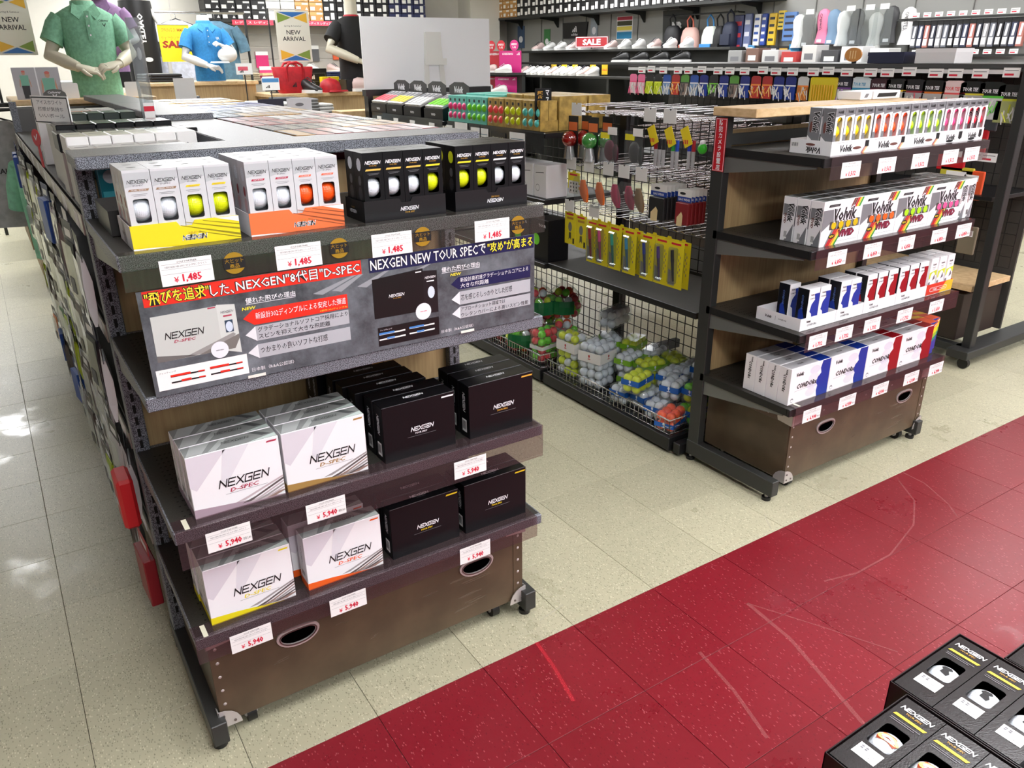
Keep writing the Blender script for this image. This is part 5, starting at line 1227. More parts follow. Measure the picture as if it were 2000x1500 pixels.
for z, seed in ((1.15, 4), (.895, 8), (.605, 2), (.315, 5)):
    rnd = random.Random(seed)
    for k in range(17):
        P, nm = SPK[rnd.choice((0, 0, 1, 1, 1, 6, 6, 6, 3, 4, 5, 2, 7, 1))]
        P.put((.142+rnd.uniform(-.006, .006), 2.09+k*.162, z-.01*rnd.random()), -PI/2+rnd.uniform(-.12, .12), '%s hanging in %s row on the aisle side' % (nm, {1.15: 'the upper', .895: 'the second', .605: 'the third', .315: 'the low'}[z]), 'packs on the aisle side of the first gondola')
for z, lb in ((1.186, 'upper'), (.925, 'second'), (.635, 'third'), (.345, 'low')):
    t = thing('price_rail', 'long grey price strip on the %s aisle-side shelf of the first gondola' % lb, 'price rail', (.1600, 3.36, z)); MB().box(-.004, -.001, -1.32, 1.36, -.045, 0, mat('rail_grey', (176, 170, 160), .3)).obj('strip', t)
    mb = MB()
    for k in range(9): mb.box(-.0052, -.004, -1.25+k*.29, -1.17+k*.29, -.042, -.004, PAPER)
    tag(mb.obj('paper_slips', t), kind='stuff')
# red boxes on the low aisle-side shelf near the post
t = thing('red_pouch', 'red pouch hanging low beside the hammertone unit post', 'pouch', (.118, 2.02, .40), -PI/2); MB().cbox(-.05, .05, -.02, .02, 0, .14, mat('pouch_red', (196, 30, 36), .45), .008).obj('body', t); mb = MB(); mb.poly([(-.03, .05), (.01, .05), (.01, .07), (-.03, .07)], V3((0, -.02, 0)), FX, FZ, LOGOW, .0005); mb.obj('print', t)

# ------------------------------------------------------------------ second gondola run (behind the pale-topped unit): wire panels and hooks
gb = thing('gondola', 'black gondola with wire panels and ball baskets behind the pale-topped unit', 'gondola shelf', (2.6, 3.4, 0))
def GB(n, mb, par=None): return mb.obj(n, gb, (-2.6, -3.4, 0)) if par is None else mb.obj(n, par)
XC = 2.57
for y in (2.02, 2.955, 3.92, 4.88):
    GB('upright', MB().cbox(XC-.02, XC+.03, y-.025, y+.025, .02, 1.30, BLK, .003))
    GB('foot', MB().cbox(2.10, 3.02, y-.018, y+.018, .012, .06, BLK, .003))
def wire(y0, y1, z0, z1, x, pitch=.05, r=.0016):
    mb = MB(); n = int(round((y1-y0)/pitch)); k = int(round((z1-z0)/pitch))
    for i in range(n+1): yy = y0+i*(y1-y0)/n; mb.box(x-r, x+r, yy-r, yy+r, z0, z1, BLK)
    for j in range(k+1): zz = z0+j*(z1-z0)/k; mb.box(x-3*r, x-r, y0, y1, zz-r, zz+r, BLK)
    return mb
for y0, y1 in ((2.03, 2.925), (2.985, 3.89), (3.95, 4.85)):
    for zz in ((.10, .62), (.62, 1.26)): GB('wire_panel', wire(y0, y1, zz[0], zz[1], XC))
GB('top_bar', MB().cbox(XC-.05, XC+.06, 2.0, 4.90, 1.275, 1.305, mat('bar_grey', (92, 92, 92), .4, .3), .003))
tagrow = MB()
# a shelf above the baskets, and plinths
for y0, y1 in ((2.045, 2.935),):
    mb = MB(); mb.cbox(2.145, 2.55, y0-.03, y1+.05, .578, .604, BLK, .002); mb.box(2.149, 2.55, y0-.026, y1+.046, .604, .6045, STEEL); GB('shelf', mb)
for y0, y1 in ((2.05, 2.935), (2.965, 3.88), (3.95, 4.84)): GB('plinth', MB().cbox(2.088, 2.53, y0, y1, .015, .072, BLK, .002))
for y0, y1, z in ((2.985, 3.89, 1.195), (3.93, 4.87, 1.195), (2.985, 3.89, .90), (2.985, 3.89, .60), (3.93, 4.87, .90), (3.93, 4.87, .60)):
    GB('shelf', MB().cbox(2.125, 2.55, y0, y1, z-.024, z, BLK, .002))
for y0 in (2.3, 3.2, 4.1): GB('shelf', MB().cbox(2.60, 3.0, y0-.3, y0+.6, .58, .60, BLK, .002))
# wire baskets
def basket(y0, y1, label):
    t = thing('wire_basket', label, 'wire basket', (2.1, (y0+y1)/2, .0725)); L = (y1-y0)/2; D = .42; H = .07; mb = MB(); r = .0018
    mb.tube([(0, -L, H), (D, -L, H), (D, L, H), (0, L, H)], .003, CHROME, 6, True); mb.obj('rim', t); mb = MB()
    mb.tube([(.006, -L+.006, .004), (D, -L+.006, .004), (D, L-.006, .004), (.006, L-.006, .004)], .002, CHROME, 5, True)
    mb.tube([(.003, -L+.003, H*.5), (D, -L+.003, H*.5), (D, L-.003, H*.5), (.003, L-.003, H*.5)], .0016, CHROME, 5, True)
    for i in range(33): yy = -L+i*2*L/32; mb.box(-r*.6, r*.8, yy-r*.6, yy+r*.6, .002, H, CHROME)
    for i in range(15): xx = i*D/14; mb.box(xx-r*.6, xx+r*.6, -L-r*.5, -L+r*.8, .002, H, CHROME); mb.box(xx-r*.6, xx+r*.6, L-r*.8, L+r*.5, .002, H, CHROME)
    for i in range(18): yy = -L+i*2*L/17; mb.box(0, D, yy-.001, yy+.001, .001, .003, CHROME)
    mb.obj('wires', t); return t
basket(2.065, 2.92, 'chrome wire basket of ball packs by the black post'); basket(2.98, 3.72, 'chrome wire basket of netted balls further along the plinth')
# packs of balls
BTINY = {}
def bmesh_small(m):
    if m.name not in BTINY: BTINY[m.name] = MB().ball((0, 0, 0), .0208, m, 12, 8).mesh('ball')
    return BTINY[m.name]
PKB = {}
def ball_pack(nx, ny, nz, cols, band, bandname, key, bandz=None, logo=None):
    """clear box of balls (pitch .0425) with a printed paper band; local origin at the base centre"""
    if key in PKB: return PKB[key]
    t = thing('ball_pack', '', 'ball pack'); p = .0425; X, Y, Z = nx*p/2, ny*p/2, nz*p
    MB().cbox(-X, X, -Y, Y, .0004, Z, BAGCLR, .004).obj('clear_wrap', t); n = 0
    for k in range(nz):
        for i in range(nx):
            for j in range(ny):
                if 0 < i < nx-1 and 0 < j < ny-1 and k < nz-1: continue
                link(bpy.data.objects.new('ball', bmesh_small(cols[(n*7+i+j*3+k) % len(cols)])), t, (-X+p*(i+.5), -Y+p*(j+.5), p*(k+.5))); n += 1
    if band:
        bm = mat('band_'+bandname, band, .4); z0, z1 = bandz or (Z*.45, Z*.75)
        mb = MB(); mb.box(-X-.0008, X+.0008, -Y-.0008, Y+.0008, z0, z1, bm, 'tb'); mb.obj('paper_band', t)
        mb = MB(); c = (z0+z1)/2; im = mat('band_icon_'+(logo or 'w'), {'r': (190, 40, 40)}.get(logo, (225, 235, 245)), .4)
        for o, u in ((V3((0, -Y-.0008, c)), XA), (V3((-X-.0008, 0, c)), -YA)):
            mb.poly(ell(0, .006, .005, .007, 10), o, u, ZA, im, .0005); mb.poly([(-.008, -.010), (.008, -.010), (.008, -.007), (-.008, -.007)], o, u, ZA, im, .0005); mb.poly([(-.0012, -.007), (.0012, -.007), (.0012, .002), (-.0012, .002)], o, u, ZA, im, .0005)
        mb.obj('print', t)
    PKB[key] = Proto(t); return PKB[key]
W12 = lambda: ball_pack(3, 2, 2, [BW], (28, 92, 178), 'blue', 'wb')
PKS = {'cubew': ball_pack(3, 3, 5, [BW], (232, 230, 228), 'cream', 'cubew', (.125, .175), 'r'), 'cubey': ball_pack(2, 3, 5, [BY, BY, BW], (232, 230, 228), 'cream', 'cubey', (.125, .175), 'r'), 'wb': ball_pack(3, 2, 2, [BW], (24, 92, 178), 'blue', 'wb'), 'yb': ball_pack(3, 2, 2, [BY], (24, 92, 178), 'blue', 'yb'),
       'wg': ball_pack(3, 2, 2, [BW], (122, 176, 40), 'lime', 'wg'), 'yg': ball_pack(3, 2, 2, [BY], (122, 176, 40), 'lime', 'yg'), 'o': ball_pack(3, 2, 2, [BO], (24, 92, 178), 'blue', 'o', (.02, .04)), 'clear': ball_pack(4, 2, 2, [BW], None, '', 'clear'), 'gy': ball_pack(3, 2, 2, [BG, BY, BG], (24, 92, 178), 'blue', 'gy'), 'rl': ball_pack(3, 2, 4, [BR, BG, BG, BR], (236, 236, 232), 'paper', 'rl', (.07, .09))}
BK1 = 'ball packs in the wire basket by the post'; zb = .0765
for k, x, y, z, rz, lb in (
    ('cubew', 2.205, 2.665, zb, .25, 'tall cube of white balls with cream bands in the basket corner'), ('cubey', 2.185, 2.835, zb, .1, 'tall cube with yellow balls next to the white cube'),
    ('clear', 2.42, 2.80, .295, .3, 'plain clear pack of white balls lying on top of the pile'),
    ('wg', 2.36, 2.84, zb, .2, 'white ball pack buried behind the tall cubes'), ('wg', 2.42, 2.72, zb, .2, 'white ball pack under the plain clear pack'), ('wg', 2.40, 2.80, .165, 1.2, 'white ball pack with lime band under the plain clear pack'), ('yg', 2.46, 2.70, .165, .4, 'yellow ball pack with lime band near the wire panel'),
    ('wg', 2.32, 2.56, zb, .5, 'white ball pack with lime band at the foot of the white cube'), ('wg', 2.31, 2.56, .163, .3, 'white ball pack with lime band on top, beside the white cube'), ('yg', 2.33, 2.44, .163, -.2, 'yellow ball pack with lime band on top of the middle pile'), ('yg', 2.36, 2.44, zb, .3, 'yellow ball pack with lime band at the bottom of the middle'), ('wg', 2.45, 2.54, .163, .4, 'white ball pack with lime band by the wire panel'), ('yg', 2.46, 2.42, .163, 1.3, 'yellow ball pack with lime band leaning by the wire panel'), ('wg', 2.46, 2.55, zb, .4, 'white ball pack at the bottom by the wire panel'), ('clear', 2.44, 2.30, .163, .2, 'plain clear pack of white balls behind the blue bands'),
    ('wb', 2.19, 2.44, zb, .2, 'white ball pack with blue band at the basket front'), ('wb', 2.23, 2.34, zb, 0, 'white ball pack with blue band beneath the yellow one'), ('yb', 2.175, 2.35, .163, .3, 'yellow ball pack with blue band perched on the front pile'), ('wb', 2.33, 2.30, .163, .25, 'white ball pack with blue band in the upper layer'), ('wb', 2.34, 2.30, zb, .1, 'white ball pack with blue band in the lower layer'), ('wb', 2.20, 2.23, zb, .3, 'white ball pack with blue band beside the orange balls'), ('wb', 2.26, 2.21, .163, .4, 'white ball pack with blue band above the orange balls'), ('o', 2.165, 2.125, zb, .35, 'pack of orange balls at the basket corner'), ('gy', 2.29, 2.12, zb, .2, 'green and yellow ball pack beside the black post'), ('gy', 2.31, 2.115, .163, .1, 'green and yellow ball pack in the upper layer by the post'), ('wb', 2.43, 2.14, .12, .2, 'white ball pack with blue band deep by the post'), ('wb', 2.43, 2.20, .21, .3, 'white ball pack with blue band topmost by the post')):
    PKS[k].put((x, y, z), rz, lb, BK1)
PKS['rl'].put((2.19, 3.07, zb), .2, 'pack of pink-red and lime balls in the further basket', 'packs in the further basket'); 
# net bags with green paper labels
def net_bag(key, seed):
    t = thing('net_ball_bag', '', 'ball bag'); rnd = random.Random(seed); n = 0
    for lev, (rr, cnt) in enumerate(((.07, 9), (.075, 9), (.06, 7), (.03, 4))):
        for i in range(cnt):
            a = 2*PI*i/cnt+lev*.4; link(bpy.data.objects.new('ball', bmesh_small(rnd.choice([BR, BY, BO, BG, BW, BY, BR]))), t, (rr*math.cos(a), rr*math.sin(a), .022+lev*.036))
    prof = ((.03, 0), (.088, .01), (.10, .05), (.097, .09), (.08, .125), (.05, .155), (.018, .175), (.022, .20)); MB().loft([[(r*math.cos(2*PI*j/18), r*math.sin(2*PI*j/18), z) for j in range(18)] for r, z in prof], BAGCLR).obj('net', t)
    mb = MB(); g = mat('label_green', (20, 104, 56), .4)
    rows = [[(r*math.cos(math.radians(a)), r*math.sin(math.radians(a)), z) for a in range(185, 275, 15)] for r, z in ((.103, .03), (.104, .07), (.100, .10))]
    vs = [v for q in rows for v in q]; mb.add(vs, [(i*6+j, i*6+j+1, i*6+j+7, i*6+j+6) for i in range(2) for j in range(5)], g); mb.obj('label_card', t)
    return Proto(t)
NB = [net_bag('a', 1), net_bag('b', 2)]
for k, (x, y, z, rz) in enumerate(((2.20, 3.28, zb, 0), (2.38, 3.17, zb, .5), (2.22, 3.50, zb, .3), (2.41, 3.38, zb, 1), (2.40, 3.60, zb, .2), (2.30, 3.28, .235, .6), (2.42, 3.22, .235, .1), (2.32, 3.48, .235, .4), (2.21, 3.63, .235, .2)
)):
    NB[k % 2].put((x, y, z), rz, 'mesh bag of mixed coloured balls with green label' + (' on top of the heap' if z > .2 else ' at the bottom of the heap'), 'mesh bags in the further basket')

# hooks with price plates
def hook(plate):
    t = thing('display_hook', '', 'display hook'); mb = MB()
    for dy in (-.02, .02): mb.tube([(.36, dy, 0), (.02, dy, .004), (0, dy, .016)], .0022, CHROME, 5)
    mb.tube([(.36, 0, .035), (-.005, 0, .035)], .0018, CHROME, 5); mb.obj('prongs', t)
    if plate:
        mb = MB(); n = [(-.034, -.052), (.034, -.052), (.034, 0), (.007, 0), (.004, -.007), (-.004, -.007), (-.007, 0), (-.034, 0)]; mb.prism(n, V3((-.006, 0, .042)), -YA, ZA, .0012, mat('plate_white', (226, 226, 224), .45)); mb.obj('price_plate', t)
    return Proto(t)
HKP, HK = hook(True), hook(False)
R0 = (2.385, 2.275, 2.85); R1 = (2.86, 2.735, 2.605, 2.505, 2.40); R2 = (2.868, 2.69)
HG = 'chrome hooks on the second gondola'
for y in R0: HKP.put((2.20, y, 1.285), 0, 'chrome hook with blank white plate in the top row', HG)
for y in R1: HKP.put((2.185, y, 1.06), 0, 'chrome hook with blank white plate in the second row', HG)
for y in R2: HKP.put((2.185, y, .872), 0, 'chrome hook with blank white plate in the third row', HG)
for z in (1.285, 1.06, .872):
    for k in range(9):
        y = 2.09+k*.098
        if all(abs(y-q) > .045 for q in {1.285: R0, 1.06: R1, .872: R2}[z]): HK.put((2.185, y, z), 0, 'bare chrome hook in the %s row' % {1.285: 'top', 1.06: 'second', .872: 'third'}[z], HG)
for z in (1.21, 1.16, 1.0, .95):   # empty hooks on the far face of the panel
    for k in range(8): HK.put((2.96, 2.12+k*.11, z), PI, 'bare chrome hook on the far face of the wire panel', 'bare hooks on the far face')
# hanging goods, front looks down the aisle (-X)
HGD = 'goods hanging on the second gondola'
def put(P, y, z, label, x=2.195, rz=-PI/2): P.put((x, y, z), rz, label, HGD)
def blister(colr, nm):
    t = thing('blister_pack', '', 'blister pack'); m = clear('gel_'+nm, colr, .4, .1, .45, colr); MB().prism([(-.034, -.185), (.034, -.185), (.034, 0), (-.034, 0)], V3((0, .003, 0)), XA, ZA, .002, mat('bl_black', (22, 22, 24), .4)).obj('backing_card', t)
    MB().prism([(-.030, -.06), (.030, -.06), (.030, -.025), (-.030, -.025)], V3((0, .0008, 0)), XA, ZA, .0006, mat('bl_orange', (238, 120, 60), .4)).obj('orange_label', t)
    MB().ball((0, -.018, -.095), .034, m, 16, 10).obj('gel_ball', t); mb = MB(); mb.loft([[(-.012, -.03, -.12), (.012, -.03, -.12), (.012, -.005, -.12), (-.012, -.005, -.12)], [(-.026, -.03, -.18), (.026, -.03, -.18), (.026, -.003, -.18), (-.026, -.003, -.18)]], clear('gel_stand', (225, 228, 230), .3, .1, .45, (205, 208, 210))); mb.obj('clear_stand', t)
    return Proto(t)
BLR, BLG = blister((190, 40, 34), 'red'), blister((90, 190, 90), 'green')
put(BLR, 2.875, 1.272, 'blister pack with red gel ball on a black card'); put(BLG, 2.735, 1.274, 'blister pack with green gel ball on a black card')
put(BLR, 2.865, 1.272, 'second red gel blister pack behind the first', 2.26); put(BLG, 2.72, 1.274, 'second green gel blister pack behind the first', 2.26)
def pouch(inner, nm, w=.11, h=.15, tag1=(230, 220, 60)):
    t = thing('hanging_bag', '', 'hanging bag'); m = mat('in_'+nm, inner, .5); mb = MB(); mb.ball((-.01, -.002, -h*.55), .034, m, 12, 8, (.95, .35, 1.25)).obj('contents', t); MB().ball((.03, -.002, -h*.62), .02, mat('in2_'+nm, tuple(int(v*.6) for v in inner), .5), 10, 7, (.8, .5, 1.9)).obj('second_item', t)
    MB().prism([(-w/2, -h), (w/2, -h), (w/2, 0), (-w/2, 0)], V3((0, -.016, 0)), XA, ZA, .0008, BAGCLR).obj('clear_bag', t); MB().prism([(-w*.45, -.035), (w*.05, -.035), (w*.05, -.012), (-w*.45, -.012)], V3((0, -.018, 0)), XA, ZA, .0008, mat('lb_yellow', (236, 226, 40), .4)).obj('yellow_label', t)
    mb = MB(); mb.prism([(-w*.02, -.018), (w*.5, -.018), (w*.5, .012), (-w*.02, .012)], V3((0, -.0195, 0)), XA, ZA, .0008, PAPER); mb.obj('price_label', t); return Proto(t)
put(pouch((110, 30, 60), 'plum'), 2.61, 1.232, 'clear bag with plum-coloured contents and yellow label'); put(pouch((60, 60, 64), 'charcoal'), 2.455, 1.236, 'clear bag with charcoal contents and yellow label')
def pen_tag(caps, nm):
    """yellow printed tag on a string with marker pens hanging below"""
    t = thing('marker_set', '', 'marker pens'); mb = MB(); c, s = math.cos(.45), math.sin(.45)
    pts = [(c*a-s*b, s*a+c*b-.035) for a, b in ((-.020, -.035), (.022, -.035), (.022, .035), (-.020, .035))]; mb.prism(pts, V3((0, -.004, 0)), XA, ZA, .0012, YEL); mb.obj('yellow_tag', t); mb = MB(); [mb.poly([(-.012+i*.009, -.06), (-.007+i*.009, -.06), (-.007+i*.009, -.045), (-.012+i*.009, -.045)], V3((0, -.0052, 0)), XA, ZA, REDINK, .0005) for i in range(3)]; mb.obj('print', t)
    for k, col in enumerate(caps):
        x = .012+k*.022; p = MB(); p.cyl((x, .004, -.045), (x, .004, -.085), .0062, mat('cap_%d_%d_%d' % col, col, .35), 10, .0075); p.cyl((x, .004, -.085), (x, .004, -.150), .0075, mat('pen_grey', (170, 172, 174), .4), 10, .0065); p.obj('pen', t)
    return Proto(t)
put(pen_tag([(150, 20, 30), (20, 20, 26), (20, 20, 26)], 'a'), 2.36, 1.262, 'yellow tag with red and black marker pens'); put(pen_tag([(40, 150, 60), (30, 70, 170)], 'b'), 2.265, 1.262, 'yellow tag with green and blue marker pens'); put(pen_tag([(30, 50, 160), (160, 30, 40)], 'c'), 2.18, 1.268, 'yellow tag with blue and red marker pens by the post')
t = thing('trinket', 'small bright green trinket on a white cap beside the red sticker', 'trinket', (2.18, 2.085, 1.20), -PI/2); MB().ball((0, 0, 0), .02, mat('trinket_green', (60, 190, 50), .3), 12, 8, (1, .7, 1)).obj('body', t); MB().ball((0, 0, .02), .011, LOGOW, 10, 6).obj('cap', t)
def ycard(pic, w=.072, h=.185, cap=(200, 40, 40)):
    t = thing('carded_pen', '', 'carded pen'); mb = MB(); ny = mat('card_yellow', (238, 222, 40), .4); mb.prism([(-w/2, -h), (w/2, -h), (w/2, -.008), (w*.15, -.008), (w*.1, 0), (-w*.1, 0), (-w*.15, -.008), (-w/2, -.008)], V3((0, .002, 0)), XA, ZA, .0016, ny); mb.obj('card', t); mb = MB(); o = V3((0, .0004, 0))
    mb.poly([(-w*.35, -.022), (w*.3, -.022), (w*.3, -.014), (-w*.35, -.014)], o, FX, FZ, REDINK, .0004)
    if pic == 'medal':
        mb.poly(ell(0, -.075, .014, .022, 16), o, FX, FZ, mat('medal_grey', (150, 150, 150), .3, .5), .0004); mb.poly([(-.010, -.135), (.0, -.125), (.010, -.135), (.008, -.10), (-.008, -.10)], o, FX, FZ, mat('medal_dark', (90, 88, 60), .4), .0004); mb.poly([(-w*.3, -.04), (w*.3, -.04), (w*.3, -.03), (-w*.3, -.03)], o, FX, FZ, GOLDINK, .0004); mb.poly([(w*.25, -.15), (w*.4, -.15), (w*.4, -.125), (w*.25, -.125)], o, FX, FZ, INK, .0004)
    elif pic == 'nine':
        mb.poly([(-w*.42, -.10), (w*.42, -.10), (w*.42, -.045), (-w*.42, -.045)], o, FX, FZ, PAPER, .0003)
        for i in range(9): mb.poly(ell((i % 3-1)*.02, -.056-(i//3)*.016, .004, .005, 8), o, FX, FZ, INK, .0006)
    else:
        for i in range(8): mb.poly([(w*.18+(i % 2)*.008, -.06-i*.012), (w*.22+(i % 2)*.008, -.06-i*.012), (w*.22+(i % 2)*.008, -.05-i*.012), (w*.18+(i % 2)*.008, -.05-i*.012)], o, FX, FZ, INKG, .0004)
        mb.poly([(-w*.45, -h*.95), (0, -h*.95), (-w*.05, -h*.7), (-w*.45, -h*.62)], o, FX, FZ, mat('pic_grey', (150, 146, 140), .4), .0004)
    mb.obj('print', t)
    if pic == 'pen':
        cm = mat('cap_%d_%d_%d' % cap, cap, .3); p = MB(); p.cyl((-.014, -.009, -.042), (-.008, -.009, -.088), .0065, cm, 10, .007); p.cyl((-.008, -.009, -.088), (.002, -.009, -.165), .0062, mat('barrel_%d_%d_%d' % cap, tuple(min(255, int(v*.5+20)) for v in cap), .3), 10, .004); p.obj('pen', t)
        MB().cbox(-w*.38, w*.2, -.018, .0, -.175, -.03, BLISTER, .006).obj('blister', t)
    return Proto(t)
MD = ycard('medal', .08, .155); put(MD, 2.882, .862, 'yellow card with a grey medal picture'); put(MD, 2.80, .858, 'yellow card with a grey medal picture, nearer the pens')
put(ycard('nine', .085, .08), 2.862, 1.041, 'yellow card printed with nine small black figures'); 
for y, c, nm in ((2.715, (190, 36, 40), 'red'), (2.648, (240, 90, 150), 'pink'), (2.562, (60, 180, 160), 'teal'), (2.468, (60, 160, 210), 'sky blue'), (2.358, (40, 60, 150), 'navy'), (2.273, (90, 60, 140), 'purple'), (2.193, (24, 24, 28), 'black')):
    Pn = ycard('pen', .082, .195, c); put(Pn, y, .848, 'yellow carded ball-marking pen with a %s cap' % nm); put(Pn, y-.006, .846, 'spare yellow pen card behind the %s one' % nm, 2.225)
# bagged head-shaped toys and leather goods of the middle row
def toybag(col, nm, w=.11, h=.125):
    t = thing('hanging_bag', '', 'hanging bag'); m = mat('toy_'+nm, col, .6); mb = MB(); mb.loft([[(.012*a-.012, -.01+.010*b, -.02) for a, b in ell(0, 0, 1, 1, 10)], [(.026*a-.006, -.012+.014*b, -.055) for a, b in ell(0, 0, 1, 1, 10)], [(.024*a+.004, -.012+.014*b, -.085) for a, b in ell(0, 0, 1, 1, 10)], [(.010*a+.014, -.01+.008*b, -.112) for a, b in ell(0, 0, 1, 1, 10)]], m); mb.obj('contents', t)
    MB().ball((-.016, -.03, -.045), .005, LOGOW, 8, 6).obj('button', t); MB().prism([(-w/2, -h*.25), (-w*.3, 0), (w*.3, 0), (w/2, -h*.25), (w*.4, -h), (-w*.3, -h)][::-1], V3((0, -.036, 0)), XA, ZA, .0008, BAGCLR).obj('clear_bag', t); return Proto(t)
TO, TP, TN = toybag((250, 120, 30), 'orange'), toybag((196, 40, 90), 'pink'), toybag((150, 116, 70), 'tan')
put(TO, 2.77, 1.03, 'clear bag with an orange fabric head-cover toy'); put(TO, 2.67, 1.03, 'second orange fabric toy in a clear bag', 2.205); put(TP, 2.555, 1.036, 'clear bag with a pink fabric toy'); put(TP, 2.485, 1.036, 'second pink fabric toy in a clear bag', 2.21); put(TN, 2.425, 1.034, 'clear bag with a tan and violet fabric toy', 2.21)
def hangcard(body, nm, hw=.092, h=.135):
    t = thing('carded_accessory', '', 'carded accessory'); MB().prism([(-hw/2, -.045), (hw/2, -.045), (hw/2, -.02), (hw/2, 0), (-hw/2, 0)], V3((0, .001, 0)), XA, ZA, .0012, mat('hc_white', (226, 226, 222), .4)).obj('header_card', t)
    mb = MB(); mb.poly([(-hw/2, -.045), (hw/2, -.045), (hw/2, -.026), (-hw/2, -.026)], V3((0, -.0002, 0)), FX, FZ, mat('hc_blue', (30, 64, 150), .4), .0004); mb.text('BAG WEAR', (0, -.0002, -.036), FX, FZ, LOGOW, .06, .009, .02, 0, .0008); mb.poly(ell(-.01, -.014, .016, .005, 12), V3((0, -.0002, 0)), FX, FZ, INK, .0005); mb.obj('print', t)
    MB().cbox(-hw*.48, hw*.48, -.012, .004, -h, -.047, mat('hc_'+nm, body, .5), .003).obj('goods', t); MB().prism([(-hw*.3, -h-.006), (hw*.1, -h-.004), (hw*.12, -h*.72), (-.0, -h*.62), (-hw*.3, -h*.8)], V3((0, -.0125, 0)), XA, ZA, .0008, mat('hc_insert', (222, 200, 150), .5)).obj('insert', t); return Proto(t)
HB, HR = hangcard((22, 22, 24), 'black'), hangcard((128, 22, 30), 'red', .072, .13)
for k in range(6): put(HB, 2.305-k*.0, 1.046, 'black leather accessory with blue header card' + (' at the front of the hook' if k == 0 else ' stacked behind on the same hook'), 2.19+k*.02)
for k in range(5): put(HR, 2.16, 1.044, 'red leather accessory with blue header card' + (' at the front of the hook' if k == 0 else ' stacked behind on the same hook'), 2.185+k*.02)

# goods of the second and third bays
GOLDB = mat('gold_carton', (176, 146, 74), .38, .25, grain=.25, gscale=30); TEALB = mat('teal_carton', (110, 206, 190), .4)
def ball_col(colm, nm, body):
    t = thing('golf_ball_sleeve', '', 'golf ball sleeve'); w = .0235; h = .132; MB().cbox(-w, w, 0, .045, .0002, h, body, .001).obj('carton', t)
    for z in (.035, .080): MB().ball((0, .008, z), .0205, colm, 14, 9).obj('ball', t)
    MB().poly([(-.008, .105), (.008, .105), (.008, .118), (-.008, .118)], V3((0, 0, 0)), FX, FZ, INK, .0004).obj('print', t); return Proto(t)
BTEAL = ball_mat('ball_teal', (90, 200, 190))
def aisle_tray(y0, y1, m, nm, label, H=.05, D=.10):
    t = thing('display_tray', label, 'display tray', (2.128, (y0+y1)/2, 1.1955), -PI/2); x = (y1-y0)/2; th = .0015; MB().box(-x, x, 0, th, .0003, H, m).box(-x, -x+th, th, D, .0003, H, m).box(x-th, x, th, D, .0003, H, m).box(-x, x, D-th, D, .0003, H, m).box(-x, x, 0, D, .0003, .0015, m).obj('carton', t)
    mb = MB(); barcode(mb, V3((-x*.55, 0, H*.6)), FX, FZ, .022, .02, 8); mb.obj('print', t)
for k, (y0, y1, cm, nm) in enumerate(((3.335, 3.485, ball_mat('ball_coral', (250, 84, 84)), 'coral'), (3.183, 3.333, BY, 'yellow'), (3.030, 3.181, BTEAL, 'teal'))):
    aisle_tray(y0, y1, GOLDB, 'gold', 'gold tray of sleeves with %s balls' % nm); P = ball_col(cm, nm, GOLDB)
    for i in range(3):
        for r in range(2): P.put((2.131+r*.047, y1-.027-i*.0485, 1.198), -PI/2, 'gold sleeve with %s balls' % nm, 'gold sleeves in the %s ball tray' % nm)
for k, (x0, x1, y0, y1) in enumerate(((2.24, 2.40, 3.04, 3.18), (2.41, 2.54, 3.04, 3.18), (2.24, 2.40, 3.19, 3.33), (2.24, 2.40, 3.34, 3.48), (2.41, 2.54, 3.20, 3.48))):
    t = thing('carton', 'gold marbled carton %s' % ('at the head of the gold stack', 'by the spine at the head', 'behind the yellow ball tray', 'behind the coral ball tray', 'long one by the spine')[k], 'carton', (0, 0, 1.1955)); MB().cbox(x0, x1, y0, y1, .0003, .150, GOLDB, .002).obj('body', t); mb = MB(); mb.poly([(x1-.03, .03), (x1-.008, .03), (x1-.008, .10), (x1-.03, .10)], V3((0, y0, 0)), FX, FZ, PAPER, .0005); mb.obj('print', t)
t = thing('shelf_sign', 'black upright sign with gold Japanese lettering on the gold stack', 'sign', (2.16, 3.055, 1.247)); MB().box(-.045, .045, -.003, 0, 0, .135, BOXBLK).obj('panel', t); mb = MB()
for i, ch in enumerate('飛距離'): mb.text(ch, (-.018, -.003, .108-i*.04), FX, FZ, GOLDINK, .032, .032, .04)
for i, ch in enumerate('マスター'): mb.text(ch, (.022, -.003, .115-i*.03), FX, FZ, LOGOW, .02, .024, .03)
mb.obj('lettering', t)
for k, (y0, y1, cm, nm) in enumerate(((3.69, 3.885, BP, 'pink'), (3.495, 3.688, BG, 'lime and white'))):
    aisle_tray(y0, y1, TEALB, 'teal', 'turquoise tray of sleeves with %s balls' % nm); P = ball_col(cm, nm+'t', TEALB)
    for i in range(4):
        for r in range(2): P.put((2.131+r*.047, y1-.027-i*.0475, 1.198), -PI/2, 'turquoise sleeve with %s balls' % nm, 'turquoise sleeves in the %s ball tray' % nm)
for k, (y0, y1) in enumerate(((3.50, 3.69), (3.70, 3.88))):
    t = thing('carton', ('turquoise carton nearer the gold stack', 'turquoise carton nearer the pencil boxes')[k], 'carton', (0, 0, 1.1955)); MB().cbox(2.24, 2.44, y0, y1, .0003, .142, TEALB, .002).obj('body', t); MB().poly([(2.28, y0+.02), (2.40, y0+.02), (2.40, y0+.05), (2.28, y0+.05)], V3((0, 0, .142)), XA, YA, mat('teal_lid', (90, 180, 168), .4), .0006).obj('print', t)
PCH = mat('pop_charcoal', (58, 58, 58), .45)
